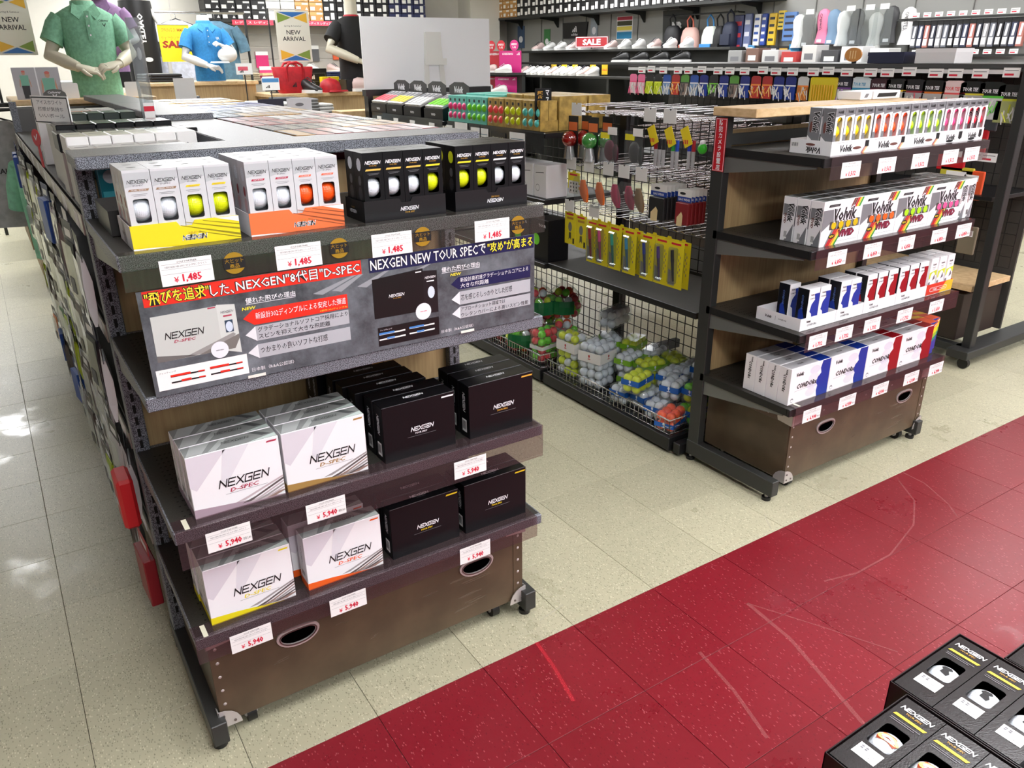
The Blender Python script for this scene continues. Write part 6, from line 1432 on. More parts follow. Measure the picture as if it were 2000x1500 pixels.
for k, (yc, c, nm) in enumerate(((4.79, (240, 96, 110), 'coral'), (4.56, (236, 220, 60), 'yellow'), (4.32, (226, 226, 226), 'white'), (4.06, (130, 230, 40), 'lime'))):
    t = thing('display_box', 'black counter box of sloping %s sleeves' % nm, 'display box', (2.13, yc, 1.1955), -PI/2); MB().prism([(0, 0), (0, .055), (.17, .12), (.17, 0)], V3((-.11, 0, 0)), YA, ZA, .22, BOXBLK).obj('box', t); MB().prism([(-.11, .10), (.11, .10), (.11, .17), (.05, .19), (-.05, .19), (-.11, .17)], V3((0, .17, 0)), XA, ZA, .003, PCH).obj('back_flap', t); mb = MB(); volvik(mb, (.0, .167, .15), FX, FZ, .10, LOGOW, .001, False); mb.text('VIVID', (-.0, 0, .028), FX, FZ, LOGOW, .05, .012, .03); mb.obj('print', t); m = mat('slope_'+nm, c, .3)
    for i in range(4):
        b = MB(); o = V3((-.10+i*.051, .006, .0585)); u, v = XA, (YA*.17+ZA*.065).normalized(); b.prism([(0, 0), (.046, 0), (.046, .155), (0, .155)], o, u, v, .012, mat('sl_white', (214, 214, 214), .4)); b.prism([(.006, .02), (.04, .02), (.04, .095), (.006, .095)], o+u.cross(v)*.012, u, v, .003, m); b.prism([(.008, .105), (.038, .105), (.038, .145), (.008, .145)], o+u.cross(v)*.012, u, v, .002, INKG); b.obj('sleeve', t)
for y0, y1, lb in ((3.94, 4.87, 'pencil-box'), (2.99, 3.885, 'gold and turquoise tray')):
    t = thing('price_rail', 'dark clear price rail on the %s shelf' % lb, 'price rail', (2.122, (y0+y1)/2, 1.19), -PI/2); MB().box(-(y1-y0)/2, (y1-y0)/2, -.002, -.0005, -.085, .012, clear('rail_smoke', (150, 152, 152), .1, .1, .25, (110, 112, 112))).obj('strip', t)
PINKC = mat('card_pinkred', (222, 90, 96), .5)
for k, y in enumerate((4.76, 4.52, 4.30, 4.06, 3.86)):
    t = thing('price_card', 'small white and red price card under the %s sleeves' % ('coral', 'yellow', 'white', 'lime', 'turquoise')[k], 'price card', (2.1185, y, 1.12), -PI/2); MB().box(-.032, .032, -.0012, 0, 0, .06, PAPER).obj('card', t); MB().box(-.028, .028, -.0018, -.0012, .006, .028, PINKC).obj('price_panel', t)
for k, (y, w, lb) in enumerate(((3.73, .13, 'large white flyer with sketches hanging under the turquoise trays'), (3.58, .10, 'white spec sheet with blue heading beside the flyer'), (3.50, .08, 'second white spec sheet under the gold trays'), (3.20, .13, 'white spec sheet at the head of the gold shelf'))):
    t = thing('spec_sheet', lb, 'spec sheet', (2.1165, y, 1.045), -PI/2); MB().box(-w/2, w/2, -.001, 0, 0, .14 if k else .155, PAPER).obj('sheet', t); mb = MB()
    for i in range(4): mb.poly([(-w*.42, .11-i*.014), (w*(.42-.1*(i % 2)), .11-i*.014), (w*(.42-.1*(i % 2)), .113-i*.014), (-w*.42, .113-i*.014)], V3((0, -.001, 0)), FX, FZ, INK if i else mat('sheet_blue', (60, 110, 130), .5), .0004)
    for i in range(3): mb.poly([(-w*.4+i*w*.28, .012), (-w*.2+i*w*.28, .012), (-w*.2+i*w*.28, .04), (-w*.4+i*w*.28, .04)], V3((0, -.001, 0)), FX, FZ, PINKC, .0004)
    mb.obj('print', t)
t = thing('picture_card', 'dark picture card with a green course photo under the gold trays', 'picture card', (2.1165, 3.37, 1.045), -PI/2); MB().box(-.065, .065, -.001, 0, 0, .13, mat('pic_dark', (40, 38, 34), .4)).obj('card', t); mb = MB(); mb.poly(ell(0, .045, .055, .022, 16), V3((0, -.001, 0)), FX, FZ, mat('pic_green', (90, 130, 60), .4), .0004); mb.text('飛んで止まる', (0, -.001, .10), FX, FZ, mat('pic_cream', (200, 196, 150), .4), .10, .022, .01); mb.obj('print', t)
# white and dark ball boxes on lower shelves of that bay
for k in range(5):
    t = thing('golf_ball_box', 'white ball box with round emblems on the lower shelf of the second bay', 'golf ball box', (2.150, 3.06+k*.11, .9005), -PI/2, 'white boxes on the lower shelf'); MB().cbox(-.05, .05, 0, .12, .0003, .15, WHITE, .002).obj('carton', t); mb = MB()
    mb.poly(ell(-.02, .045, .016, .016, 14), V3((0, 0, 0)), FX, FZ, INKG, .0004); mb.poly(ell(-.02, .045, .014, .014, 14), V3((0, 0, 0)), FX, FZ, WHITE, .0006); mb.poly([(-.035, .11), (.03, .115), (.03, .118), (-.035, .113)], V3((0, 0, 0)), FX, FZ, INK, .0004); mb.obj('print', t)
for k in range(4):
    t = thing('golf_ball_box', 'black ball box with a lime ball picture on the bottom shelf', 'golf ball box', (2.150, 3.06+k*.16, .6005), -PI/2, 'black boxes on the bottom shelf'); MB().cbox(-.07, .07, 0, .12, .0003, .20, BOXBLK, .002).obj('carton', t); mb = MB(); mb.poly(ell(-.03, .10, .028, .028, 16), V3((0, 0, 0)), FX, FZ, BG, .0005); mb.text('TOUR', (.02, 0, .17), FX, FZ, LOGOW, .06, .014, .03); mb.obj('print', t)
# the blank back of a large sign standing on the far end of the run
t = thing('sign_board', 'large blank white board seen from behind with a cardboard strut', 'sign board', (2.60, 4.98, 1.328)); MB().box(-.47, .47, 0, .006, 0, .425, mat('foam_board', (236, 238, 240), .5)).obj('board', t)
mb = MB(); st = mat('strut_card', (222, 222, 216), .5); mb.prism([(-.075, 0), (-.035, 0), (-.035, .30), (-.06, .34)], V3((.03, -.001, 0)), XA, ZA, .004, st); mb.prism([(.05, 0), (.09, 0), (.055, .34), (.03, .30)], V3((.03, -.001, 0)), XA, ZA, .004, st); mb.prism([(-.05, .17), (.06, .17), (.06, .34), (-.05, .34)], V3((.03, -.001, 0)), XA, ZA, .006, st); mb.prism([(-.07, .14), (.09, .14), (.09, .18), (-.07, .18)], V3((.03, -.02, 0)), XA, ZA, .003, st); mb.obj('strut', t)
GB('end_frame', MB().box(2.12, 3.05, 4.94, 5.0, 1.29, 1.327, BLK).box(2.13, 2.165, 4.94, 5.0, .02, 1.29, BLK).box(3.01, 3.045, 4.94, 5.0, .02, 1.29, BLK))
GB('end_board', MB().cbox(1.98, 2.55, 5.02, 5.2, 1.17, 1.20, BEECH, .002))

# ------------------------------------------------------------------ third gondola run (tees and gloves) beyond the pale-topped unit
gc = thing('gondola', 'dark gondola with hanging tee packs and a tall end post', 'gondola shelf', (4.5, 3.3, 0))
def GC(n, mb, par=None): return mb.obj(n, gc, (-4.5, -3.3, 0)) if par is None else mb.obj(n, par)
DKF = mat('rack_dark', (46, 47, 46), .45, .15)
GC('end_post', MB().cbox(4.05, 4.10, 1.90, 1.945, .06, 1.62, DKF, .003)); GC('end_post', MB().cbox(4.92, 4.97, 1.90, 1.945, .06, 1.62, DKF, .003))
GC('base_bar', MB().cbox(3.98, 5.0, 1.87, 1.98, .055, .10, DKF, .003)); GC('base_rail', MB().cbox(4.05, 4.10, 1.94, 4.7, .06, .10, DKF, .003))
for x, y in ((4.02, 1.90), (4.95, 1.90), (4.07, 4.6)):
    GC('castor', MB().cyl((x-.012, y, .028), (x+.012, y, .028), .028, mat('castor_rubber', (14, 14, 14), .45), 16))
for y0, y1 in ((1.98, 2.9), (2.95, 3.85), (3.9, 4.7)): GC('wire_panel', wire(y0, y1, .45, 1.40, 4.44, .06))
GC('back_panel', MB().box(4.50, 4.515, 1.98, 4.7, .10, 1.42, mat('rack_back', (64, 62, 58), .6)))
GC('top_shelf', MB().cbox(4.10, 4.90, 1.95, 4.72, 1.440, 1.462, mat('top_shelf_grey', (70, 70, 70), .4, .2), .003))
GC('wood_shelf', MB().cbox(4.06, 4.44, 1.96, 3.2, .385, .415, BEECH, .002)); GC('lower_shelf', MB().cbox(4.06, 4.46, 1.96, 4.7, .84, .86, BLK, .002)); GC('drawer_unit', MB().cbox(4.08, 4.46, 2.0, 4.6, .11, .36, mat('drawer_dark', (44, 34, 28), .5), .004))
GC('label_bar', MB().box(4.085, 4.095, 1.98, 4.70, 1.418, 1.436, mat('bar_white', (214, 214, 214), .4)))
# tags on the bar
tagm = MB().prism([(-.038, 0), (.038, 0), (.038, .042), (-.038, .042)], V3((0, 0, 0)), XA, ZA, .001, PAPER).mesh('card'); tagp = MB().poly([(-.03, .008), (.012, .008), (.012, .017), (-.03, .017)], V3((0, -.001, 0)), FX, FZ, REDINK, .0004).poly([(-.03, .028), (.03, .028), (.03, .031), (-.03, .031)], V3((0, -.001, 0)), FX, FZ, INKG, .0004).mesh('print')
def price_tag(loc, rz, label, group):
    t = thing('price_tag', label, 'price tag', loc, rz, group); link(bpy.data.objects.new('card', tagm), t); link(bpy.data.objects.new('print', tagp), t); return t
for k in range(22): price_tag((4.082, 2.02+k*.121 + (.01 if k % 3 else -.012), 1.398 + (.006 if k % 4 == 0 else 0)), -PI/2, 'small white price tag on the bar above the tee packs', 'price tags above the tee packs')
def tee_pack(head, body, bar, word, nm, w=.125, h=.155):
    t = thing('tee_pack', '', 'tee pack'); MB().prism([(-w/2, -h*.45), (w/2, -h*.45), (w/2, -.01), (w*.3, 0), (-w*.3, 0), (-w/2, -.01)], V3((0, 0, 0)), XA, ZA, .0015, mat('tph_'+nm, head, .35)).obj('header_card', t)
    mb = MB(); mb.prism([(-w*.48, -h), (w*.48, -h), (w*.48, -h*.43), (-w*.48, -h*.43)], V3((0, .004, 0)), XA, ZA, .010, mat('tpb_'+nm, body, .3)); mb.obj('bag', t); mb = MB(); r = random.Random(nm)
    for k in range(9):
        a = r.uniform(-.7, .7); x = r.uniform(-.04, .04); z = -h*r.uniform(.6, .9); c = r.choice([(230, 230, 226), (230, 230, 226), bar, tuple(min(255, v+60) for v in bar)])
        mb.cyl((x-.022*math.sin(a), -.008, z-.026*math.cos(a)), (x+.022*math.sin(a), -.008, z+.026*math.cos(a)), .0028, mat('tee_%d_%d_%d' % c, c, .4), 5, .0035)
    tag(mb.obj('tees', t), kind='stuff')
    mb = MB(); mb.poly([(-w/2, -h*.44), (w/2, -h*.44), (w/2, -h*.37), (-w/2, -h*.37)], V3((0, -.0015, 0)), FX, FZ, mat('tpr_'+nm, bar, .4), .0004)
    if word: mb.text(word, (-.008, -.0015, -h*.25), FX, FZ, LOGOW if sum(head) < 380 else mat('tpr_'+nm, bar, .4), .075, .018, .03, .15)
    mb.obj('print', t); return Proto(t)
TT = [((30, 26, 44), (150, 150, 150), (110, 60, 140), 'purple'), ((214, 226, 232), (140, 190, 190), (60, 150, 190), 'pale blue'), ((60, 24, 36), (120, 110, 112), (150, 30, 60), 'maroon'), ((28, 28, 28), (190, 190, 186), (230, 190, 40), 'black and gold'), ((30, 26, 30), (170, 168, 168), (150, 40, 50), 'black and red'), ((28, 24, 22), (180, 176, 172), (220, 120, 40), 'black and orange'), ((232, 206, 204), (206, 200, 190), (226, 90, 90), 'pale pink'), ((26, 26, 26), (170, 170, 168), (210, 200, 60), 'black and yellow'), ((26, 28, 26), (204, 206, 204), (90, 190, 60), 'black and green'), ((34, 34, 32), (160, 166, 110), (190, 196, 40), 'black and olive')]
for k, (y, z) in enumerate(((2.905, 1.395), (2.795, 1.395), (2.68, 1.392), (2.585, 1.39), (2.485, 1.388), (2.38, 1.386), (2.275, 1.385), (2.185, 1.384), (2.09, 1.383), (2.0, 1.372))):
    h, b, c, nm = TT[k]; tee_pack(h, b, c, 'TOUR TEE', nm, .118, .15 if k < 8 else .17).put((4.105, y, z), -PI/2, 'tee pack with %s header card lettered in capitals' % nm, 'tee packs with lettered headers')
t = thing('hanging_bag', 'big yellow bag of long tees beside the purple tee pack', 'hanging bag', (4.105, 3.03, 1.40), -PI/2); MB().cbox(-.09, .09, -.012, .012, -.16, -.01, mat('tee_yellow', (220, 200, 30), .35), .006).obj('body', t); mb = MB(); [mb.cyl((-.07+i*.017, -.015, -.15), (-.07+i*.017, -.015, -.05), .004, mat('tee_orange2', (236, 190, 60), .4), 5) for i in range(9)]; tag(mb.obj('tees', t), kind='stuff')
SMALL = [((24, 40, 120), (30, 60, 150), (235, 235, 235), 'blue'), ((170, 40, 40), (190, 60, 50), (240, 150, 60), 'red'), ((30, 30, 32), (60, 60, 60), (120, 200, 60), 'black'), ((90, 150, 60), (150, 130, 120), (60, 60, 60), 'green'), ((206, 206, 204), (196, 120, 60), (240, 130, 40), 'pale'), ((26, 26, 28), (190, 210, 40), (220, 230, 60), 'black and lime'), ((226, 110, 150), (226, 180, 190), (220, 60, 110), 'pink'), ((40, 80, 160), (120, 150, 190), (230, 230, 230), 'sky blue')]
SP = [(tee_pack(h, b, c, '', 's'+nm, .075, .13), nm) for h, b, c, nm in SMALL]
for k in range(18):
    i = (6, 6, 5, 5, 7, 1, 3, 7, 0, 2, 0, 3, 0, 1, 1, 0, 0, 4)[k]; P, nm = SP[i]; P.put((4.105, 4.66-k*.0875, 1.392), -PI/2, '%s carded tee set on the third gondola' % nm, 'small carded tee sets')
# second, lower row near the end post
for k, (y, z, c, nm, w) in enumerate(((2.13, 1.17, (180, 24, 34), 'red', .13), (2.22, 1.10, (200, 30, 40), 'deep red', .14), (2.18, .98, (200, 190, 60), 'yellow-green', .17), (2.10, .97, (226, 90, 50), 'orange', .12), (2.08, 1.30, (60, 62, 66), 'grey', .09), (2.06, .70, (130, 120, 100), 'taupe', .09))):
    t = thing('hanging_pack', '%s flat pack hanging near the tall end post' % nm, 'hanging pack', (4.11, y, z), -PI/2); MB().cbox(-w/2, w/2, -.008, .008, -.14, 0, mat('lowpack_%d' % k, c, .35), .004).obj('body', t); MB().poly([(-w*.3, -.05), (w*.3, -.05), (w*.3, -.02), (-w*.3, -.02)], V3((0, -.008, 0)), FX, FZ, PAPER, .0005).obj('label', t)
for k, (y, z) in enumerate(((2.14, 1.20), (2.2, 1.03), (2.10, 1.02), (2.03, 1.02), (2.2, .80), (2.1, .79), (2.33, 1.04))): price_tag((4.088, y, z), -PI/2, 'white price tag in the lower rows by the tall end post', 'price tags by the tall end post')
for k, (y0, y1, h, c, nm) in enumerate(((2.58, 2.79, .055, (22, 26, 60), 'navy'), (2.31, 2.52, .07, (222, 222, 222), 'white'))):
    t = thing('flat_box', '%s flat box on the top shelf of the third gondola' % nm, 'box', (4.12, (y0+y1)/2, 1.4625), -PI/2); MB().cbox(-(y1-y0)/2, (y1-y0)/2, 0, .16, .0003, h, mat('flat_'+nm, c, .4), .002).obj('body', t); MB().box(-(y1-y0)/2-.001, (y1-y0)/2+.001, -.001, .161, h-.018, h+.001, mat('flatlid_'+nm, tuple(min(255, int(v*1.05)) for v in c), .4)).obj('lid', t)
t = thing('oval_sign', 'orange wooden oval sign on the shelf edge', 'sign', (4.11, 2.87, 1.4625), -PI/2); MB().prism(ell(0, .045, .052, .036, 24), V3((0, 0, 0)), XA, ZA, .008, mat('oval_wood', (206, 140, 66), .35)).obj('plate', t); mb = MB(); [mb.poly([(-.02+i*.016, .025), (-.014+i*.016, .025), (-.014+i*.016, .065), (-.02+i*.016, .065)], V3((0, -.008, 0)), FX, FZ, mat('oval_line', (240, 210, 150), .4), .0005) for i in range(3)]; mb.obj('lettering', t); MB().box(-.008, .008, 0, .02, 0, .012, BLK).obj('stand', t)
# white boxes on the far side of the pale wood top
for k, (x0, x1) in enumerate(((2.80, 2.87), (2.88, 3.05))):
    t = thing('flat_box', ('small white box on the pale wood top', 'white box with a black oblong mark on the pale wood top')[k], 'box', (0, 0, 1.3505)); MB().cbox(x0, x1, 1.90, 2.0, .0003, .03, WHITE, .002).obj('body', t); MB().poly([(x0+.02, .008), (x1-.03, .008), (x1-.02, .022), (x0+.03, .022)], V3((0, 1.90, 0)), FX, FZ, INK if k else INKG, .0005).obj('print', t)

# ------------------------------------------------------------------ shelves of shoe boxes along the two walls
def shoe_box(body, lidc, nm, mark):
    t = thing('shoe_box', '', 'shoe box'); m = mat('sb_'+nm, body, .5); MB().box(-.098, .098, 0, .30, .0004, .085, m).obj('body', t); MB().box(-.100, .100, -.002, .302, .078, .118, mat('sbl_'+nm, lidc, .5)).obj('lid', t); mb = MB()
    o = V3((0, 0, 0)); mb.poly([(-.085, .015), (-.02, .015), (-.02, .062), (-.085, .062)], o, FX, FZ, PAPER, .001); mb.poly([(.0, .085), (.085, .085), (.085, .108), (.0, .108)] if mark == 'tri' else [(.005, .02), (.06, .02), (.06, .11), (.005, .11)], V3((0, -.002, 0)), FX, FZ, PAPER, .001)
    if mark == 'tri': mb.poly([(.045, .02), (.085, .02), (.066, .055)], o, FX, FZ, PAPER, .001)
    mb.obj('label_print', t); return Proto(t)
SBK = shoe_box((34, 34, 36), (38, 38, 40), 'black', 'tri'); SBK2 = shoe_box((24, 24, 26), (26, 26, 28), 'black2', 'strip'); SBW = shoe_box((214, 214, 212), (224, 224, 222), 'white', 'tri'); SBT = shoe_box((190, 140, 80), (206, 160, 100), 'tan', 'tri'); SBN = shoe_box((24, 30, 70), (30, 38, 84), 'navy', 'strip')
ZSB = 2.02
tag(MB().box(2.9, 7.0, WY-.42, WY-.002, ZSB-.03, ZSB, CHAR).obj('wall_shelf'), 'long dark wall shelf carrying shoe boxes on the back wall', 'wall shelf')
for c in range(16):
    x = 3.02+c*.208; P, nm = (SBK, 'black') if c < 4 else (SBW, 'white') if c < 6 else (SBT, 'tan') if c < 8 else (SBK2, 'black') if c < 13 else (SBN, 'navy')
    for r in range(3): P.put((x, WY-.40, ZSB+.0005+r*.1225), 0, '%s shoe box on the back wall shelf, %s tier' % (nm, ('bottom', 'second', 'third')[r]), 'shoe boxes on the back wall')
tag(MB().box(WX-.42, WX-.002, 6.55, 12.15, 2.075, 2.105, CHAR).obj('wall_shelf'), 'long dark wall shelf of shoe boxes along the side wall', 'wall shelf')
for c in range(25):
    y = 12.0-c*.208; P, nm = (SBT, 'tan') if c < 3 else (SBK2, 'black')
    for r in range(3): P.put((WX-.40, y, 2.1055+r*.1225), -PI/2, '%s shoe box on the side wall shelf, %s tier' % (nm, ('bottom', 'second', 'third')[r]), 'shoe boxes on the side wall')
for c in range(6):
    y = 11.9-c*1.0; t = thing('shelf_bracket', 'dark curved bracket under the side wall shelf', 'bracket', (WX-.002, y, 2.074), 0, 'brackets under the side wall shelf'); MB().prism([(0, 0), (-.36, 0), (-.36, -.02), (-.1, -.05), (-.03, -.14), (0, -.14)], V3((0, 0, 0)), XA, ZA, .008, CHAR).obj('plate', t)
for k, (x0, x1) in enumerate(((3.25, 3.82), (4.3, 4.7), (4.95, 5.25))):
    t = thing('shelf_strip', ('pink shelf strip under the black shoe boxes', 'pink shelf strip under the white shoe boxes', 'pink shelf strip under the tan shoe boxes')[k], 'shelf strip', (0, WY-.43, ZSB-.035)); MB().box(x0, x1, 0, .006, -.03, .034, mat('strip_pink', (222, 72, 96), .5)).obj('strip', t); mb = MB(); mb.text('レディス レディス', ((x0+x1)/2, 0, .002), FX, FZ, LOGOW, (x1-x0)*.85, .035, .01); mb.obj('lettering', t)
tag(MB().box(7.05, 7.60, 12.0, WY, 0, CEIL, mat('pillar_paint', (214, 210, 200), .6)).obj('wall_pillar'), kind='structure')
t = thing('red_banner', 'red strip banner at the end of the shoe shelf', 'banner', (WX-.43, 6.75, 2.10), -PI/2); MB().box(-.3, .3, 0, .004, 0, .12, mat('banner_red', (190, 36, 48), .45)).obj('strip', t)
# upright posts of the wall system with little black pins
for k in range(14):
    y = 4.4+k*.58; tag(MB().box(WX-.012, WX, y-.004, y+.004, 1.2, 2.07, mat('wall_joint', (120, 120, 116), .6)).obj('trim_%d' % (k+1)), kind='structure')

# ------------------------------------------------------------------ shoe fixture, shoes, show cards
def shoe(body, sole, nm, accent):
    t = thing('golf_shoe', '', 'shoe'); m = mat('shoe_'+nm, body, .5); mb = MB(); rings = []
    for y, w, h0, h1 in ((-.135, .025, .012, .03), (-.12, .040, .012, .048), (-.07, .047, .012, .066), (-.01, .042, .014, .088), (.04, .038, .016, .112), (.09, .038, .018, .118), (.125, .034, .018, .105), (.138, .02, .02, .075)):
        rings.append([(w*math.cos(a), y, (h0+h1)/2+(h1-h0)/2*math.sin(a)) for a in [2*PI*i/12 for i in range(12)]])
    mb.loft(rings, m); mb.obj('upper', t); mb = MB(); mb.loft([[(x*1.05, y*1.03, z) for x, y in ((-.02, -.135), (.02, -.135), (.045, -.09), (.045, -.03), (.036, .03), (.038, .10), (.022, .138), (-.022, .138), (-.038, .10), (-.036, .03), (-.045, -.03), (-.045, -.09))] for z in (0.0003, .026)], mat('sole_'+nm, sole, .5)); mb.obj('sole', t)
    mb = MB(); [mb.tube([(-.03, -.05+i*.022, .075+i*.012), (0, -.055+i*.022, .087+i*.013), (.03, -.05+i*.022, .075+i*.012)], .0035, mat('lace_'+nm, accent, .5), 5) for i in range(4)]; mb.obj('laces', t); return Proto(t)
SHW, SHB, SHP = shoe((232, 232, 230), (226, 226, 222), 'white', (206, 206, 206)), shoe((28, 28, 30), (232, 232, 230), 'black', (60, 60, 62)), shoe((226, 200, 196), (236, 236, 232), 'blush', (60, 60, 70))
ft = thing('shoe_fixture', 'dark stepped shoe fixture standing along the side wall', 'shoe fixture', (7.2, 9.0, 0))
for z, x in ((1.27, 6.95), (1.44, 7.20), (1.60, 7.42)):
    MB().cbox(x-7.2, x-7.2+.26, -2.2, 2.2, z-.03, z, CHAR, .003).obj('tier', ft)
for y in (-2.1, -.6, .9, 2.1): MB().box(-.24, .48, y-.02, y+.02, 0, 1.24, DKF).obj('leg', ft)
MB().box(.44, .48, -2.2, 2.2, .1, 1.57, DKF).obj('back_board', ft)
for k in range(10): (SHW if k % 4 else SHP).put((7.09, 10.55-k*.185, 1.2705), -PI/2+.25, 'white golf shoe on the low tier of the shoe fixture' if k % 4 else 'blush golf shoe on the low tier of the shoe fixture', 'shoes on the low tier')
for k in range(4): SHB.put((7.33, 8.60-k*.37, 1.4405), PI+.25, 'black golf shoe with white sole on the middle tier', 'black shoes on the middle tier')
for k in range(12): (SHW if k % 3 else SHP).put((7.54, 10.8-k*.29, 1.6005), -PI/2+.3, 'white golf shoe on the top tier of the shoe fixture' if k % 3 else 'blush golf shoe on the top tier of the shoe fixture', 'shoes on the top tier')
def show_card(y, z, w, h, col, nm, word, label, x=6.93):
    t = thing('show_card', label, 'show card', (x, y, z), -PI/2+.55); MB().box(-w/2, w/2, 0, .006, 0, h, mat('sc_'+nm, col, .4)).obj('card', t); mb = MB(); mb.text(word, (-w*.12, 0, h*.86), FX, FZ, LOGOW, w*.5, h*.10, .03, .1)
    for i in range(3): mb.poly([(w*.30+i*w*.05, h*.80), (w*.33+i*w*.05, h*.80), (w*.33+i*w*.045, h*(.84+.04*i)), (w*.30+i*w*.045, h*(.85+.04*i))], V3((0, 0, 0)), FX, FZ, LOGOW, .0008)
    mb.obj('lettering', t); return t
show_card(11.0, 1.30, .36, .30, (186, 30, 44), 'red', 'ADIZERO', 'red show card with a shoe in front, upper one', 6.90); show_card(10.55, 1.30, .36, .30, (196, 34, 120), 'magenta', 'CODECHAOS', 'magenta show card with a shoe in front, upper one', 6.86); show_card(11.0, 1.02, .36, .22, (186, 30, 44), 'red', 'ADIZERO', 'red show card with a shoe in front, lower one', 6.82); show_card(10.55, 1.02, .36, .22, (196, 34, 120), 'magenta', 'CODECHAOS', 'magenta show card with a shoe in front, lower one', 6.78)
ps = thing('card_stand', 'low dark stand in front of the shoe show cards', 'stand', (6.8, 10.75, 0)); MB().box(-.2, .14, -.5, .5, 1.27, 1.30, CHAR).obj('upper_step', ps); MB().box(-.28, .1, -.5, .5, .99, 1.02, CHAR).obj('lower_step', ps); MB().box(-.25, -.2, -.48, .48, 0, .99, DKF).obj('front_panel', ps); MB().box(.08, .14, -.48, .48, 0, 1.27, DKF).obj('rear_panel', ps)
for k, (x, y, z, P, lb) in enumerate(((6.72, 10.92, 1.3005, SHP, 'blush shoe before the upper red card'), (6.70, 10.50, 1.3005, SHW, 'white shoe before the upper magenta card'), (6.64, 10.92, 1.0205, SHW, 'white shoe before the lower red card'), (6.62, 10.50, 1.0205, SHW, 'white shoe before the lower magenta card'))): P.put((x, y, z), -PI/2+.5-PI/2, lb, 'shoes before the show cards')
for k, (y, c, nm) in enumerate(((11.14, (206, 40, 56), 'red'), (10.86, (206, 40, 56), 'second red'), (10.5, (206, 50, 130), 'magenta'))):
    t = thing('round_tag', '%s round price bubble above the show cards' % nm, 'price bubble', (6.90, y, 1.598), -PI/2+.55); MB().prism(ell(0, .075, .07, .075, 20), V3((0, 0, 0)), XA, ZA, .004, mat('bubble_%d' % k, c, .4)).obj('disc', t); mb = MB(); mb.text('期間限定', (0, -.004, .09), FX, FZ, LOGOW, .09, .03, .02); mb.text('価格', (0, -.004, .05), FX, FZ, LOGOW, .06, .03, .02); mb.obj('lettering', t)
t = thing('sale_sign', 'dark red sign lettered SALE above the shoe fixture', 'sign', (7.36, 9.26, 1.615), -PI/2+.5); MB().box(-.24, .24, 0, .012, .01, .15, mat('sale_red', (160, 36, 44), .45)).obj('panel', t); mb = MB(); mb.text('SALE', (0, 0, .08), FX, FZ, LOGOW, .27, .08, .04); mb.ring([(-.235, .015), (.235, .015), (.235, .145), (-.235, .145)], [(-.228, .022), (.228, .022), (.228, .138), (-.228, .138)], V3((0, 0, 0)), XA, ZA, .001, LOGOW); mb.obj('lettering', t); MB().box(-.01, .01, 0, .01, -.01, .02, CHAR).obj('foot', t)
for k, (y, x) in enumerate(((9.9, 7.0), (9.65, 7.0), (9.4, 7.0), (9.0, 7.0), (8.75, 7.0))):
    t = thing('yellow_tag', 'yellow sale tag hanging from the shoe fixture tier', 'sale tag', (x+.19, y, 1.385), -PI/2+.2, 'yellow sale tags'); MB().box(-.05, .05, 0, .002, -.10, .024, mat('saletag', (246, 200, 30), .45)).obj('tag', t); mb = MB(); mb.text('SALE', (0, 0, -.04), FX, FZ, mat('tag_orange', (226, 90, 40), .45), .08, .03, .03); mb.obj('lettering', t)
def wall_panel(y, z, w, h, col, nm, word, label, tri=True, x=WX-.03):
    t = thing('wall_sign', label, 'sign', (x, y, z), -PI/2); MB().prism([(-w*.46, 0), (w*.44, 0), (w/2, h), (-w/2, h)], V3((0, .02, 0)), XA, ZA, .02, mat('ws_'+nm, col, .4)).obj('panel', t); mb = MB()
    if tri:
        for i in range(3): mb.poly([(-.06+i*.045, h*.4), (-.03+i*.045, h*.4), (-.015+i*.03, h*(.55+.1*i)), (-.04+i*.03, h*(.58+.1*i))], V3((0, 0, 0)), FX, FZ, LOGOW, .001)
        mb.text(word, (0, 0, h*.25), FX, FZ, LOGOW, .16, .035, .02)
    else: mb.text(word, (0, 0, h*.5), FX, FZ, LOGOW, .18, .10, .06)
    mb.obj('lettering', t)
wall_panel(10.45, 1.77, .62, .22, (30, 30, 32), 'adi', 'adidas', 'black wall sign with three white bars'); wall_panel(8.25, 1.68, .55, .38, (40, 44, 42), 'nb', 'NB', 'dark wall sign with bold white letters', False)
t = thing('wall_poster', 'bright yellow, red and blue poster on the grey side wall', 'poster', (WX-.002, 9.32, 1.73), -PI/2); MB().box(-.17, .17, -.004, 0, 0, .30, PAPER).obj('sheet', t); mb = MB(); [mb.poly([(-.16, z0), (.16, z0), (.16, z1), (-.16, z1)], V3((0, -.004, 0)), FX, FZ, mat(n, c, .5), .001) for z0, z1, n, c in ((.01, .10, 'po_blue', (40, 140, 190)), (.12, .17, 'po_yellow', (240, 220, 90)), (.18, .24, 'po_dark', (60, 60, 30)), (.25, .295, 'po_red', (190, 50, 70)))]; mb.obj('print', t)
for k, (y, z, w, h, c, nm) in enumerate(((11.2, 1.62, .16, .30, (60, 130, 70), 'green'), (11.95, 1.65, .20, .34, (70, 90, 120), 'blue-grey'), (10.0, 1.72, .16, .36, (150, 160, 170), 'golfer'))):
    t = thing('picture_board', '%s picture board on the side wall' % nm, 'picture board', (WX-.002, y, z), -PI/2); MB().box(-w/2, w/2, -.01, 0, 0, h, mat('pb_%d' % k, c, .4)).obj('board', t); MB().poly(ell(0, h*.4, w*.3, h*.15, 12), V3((0, -.01, 0)), FX, FZ, LOGOW, .001).obj('print', t)

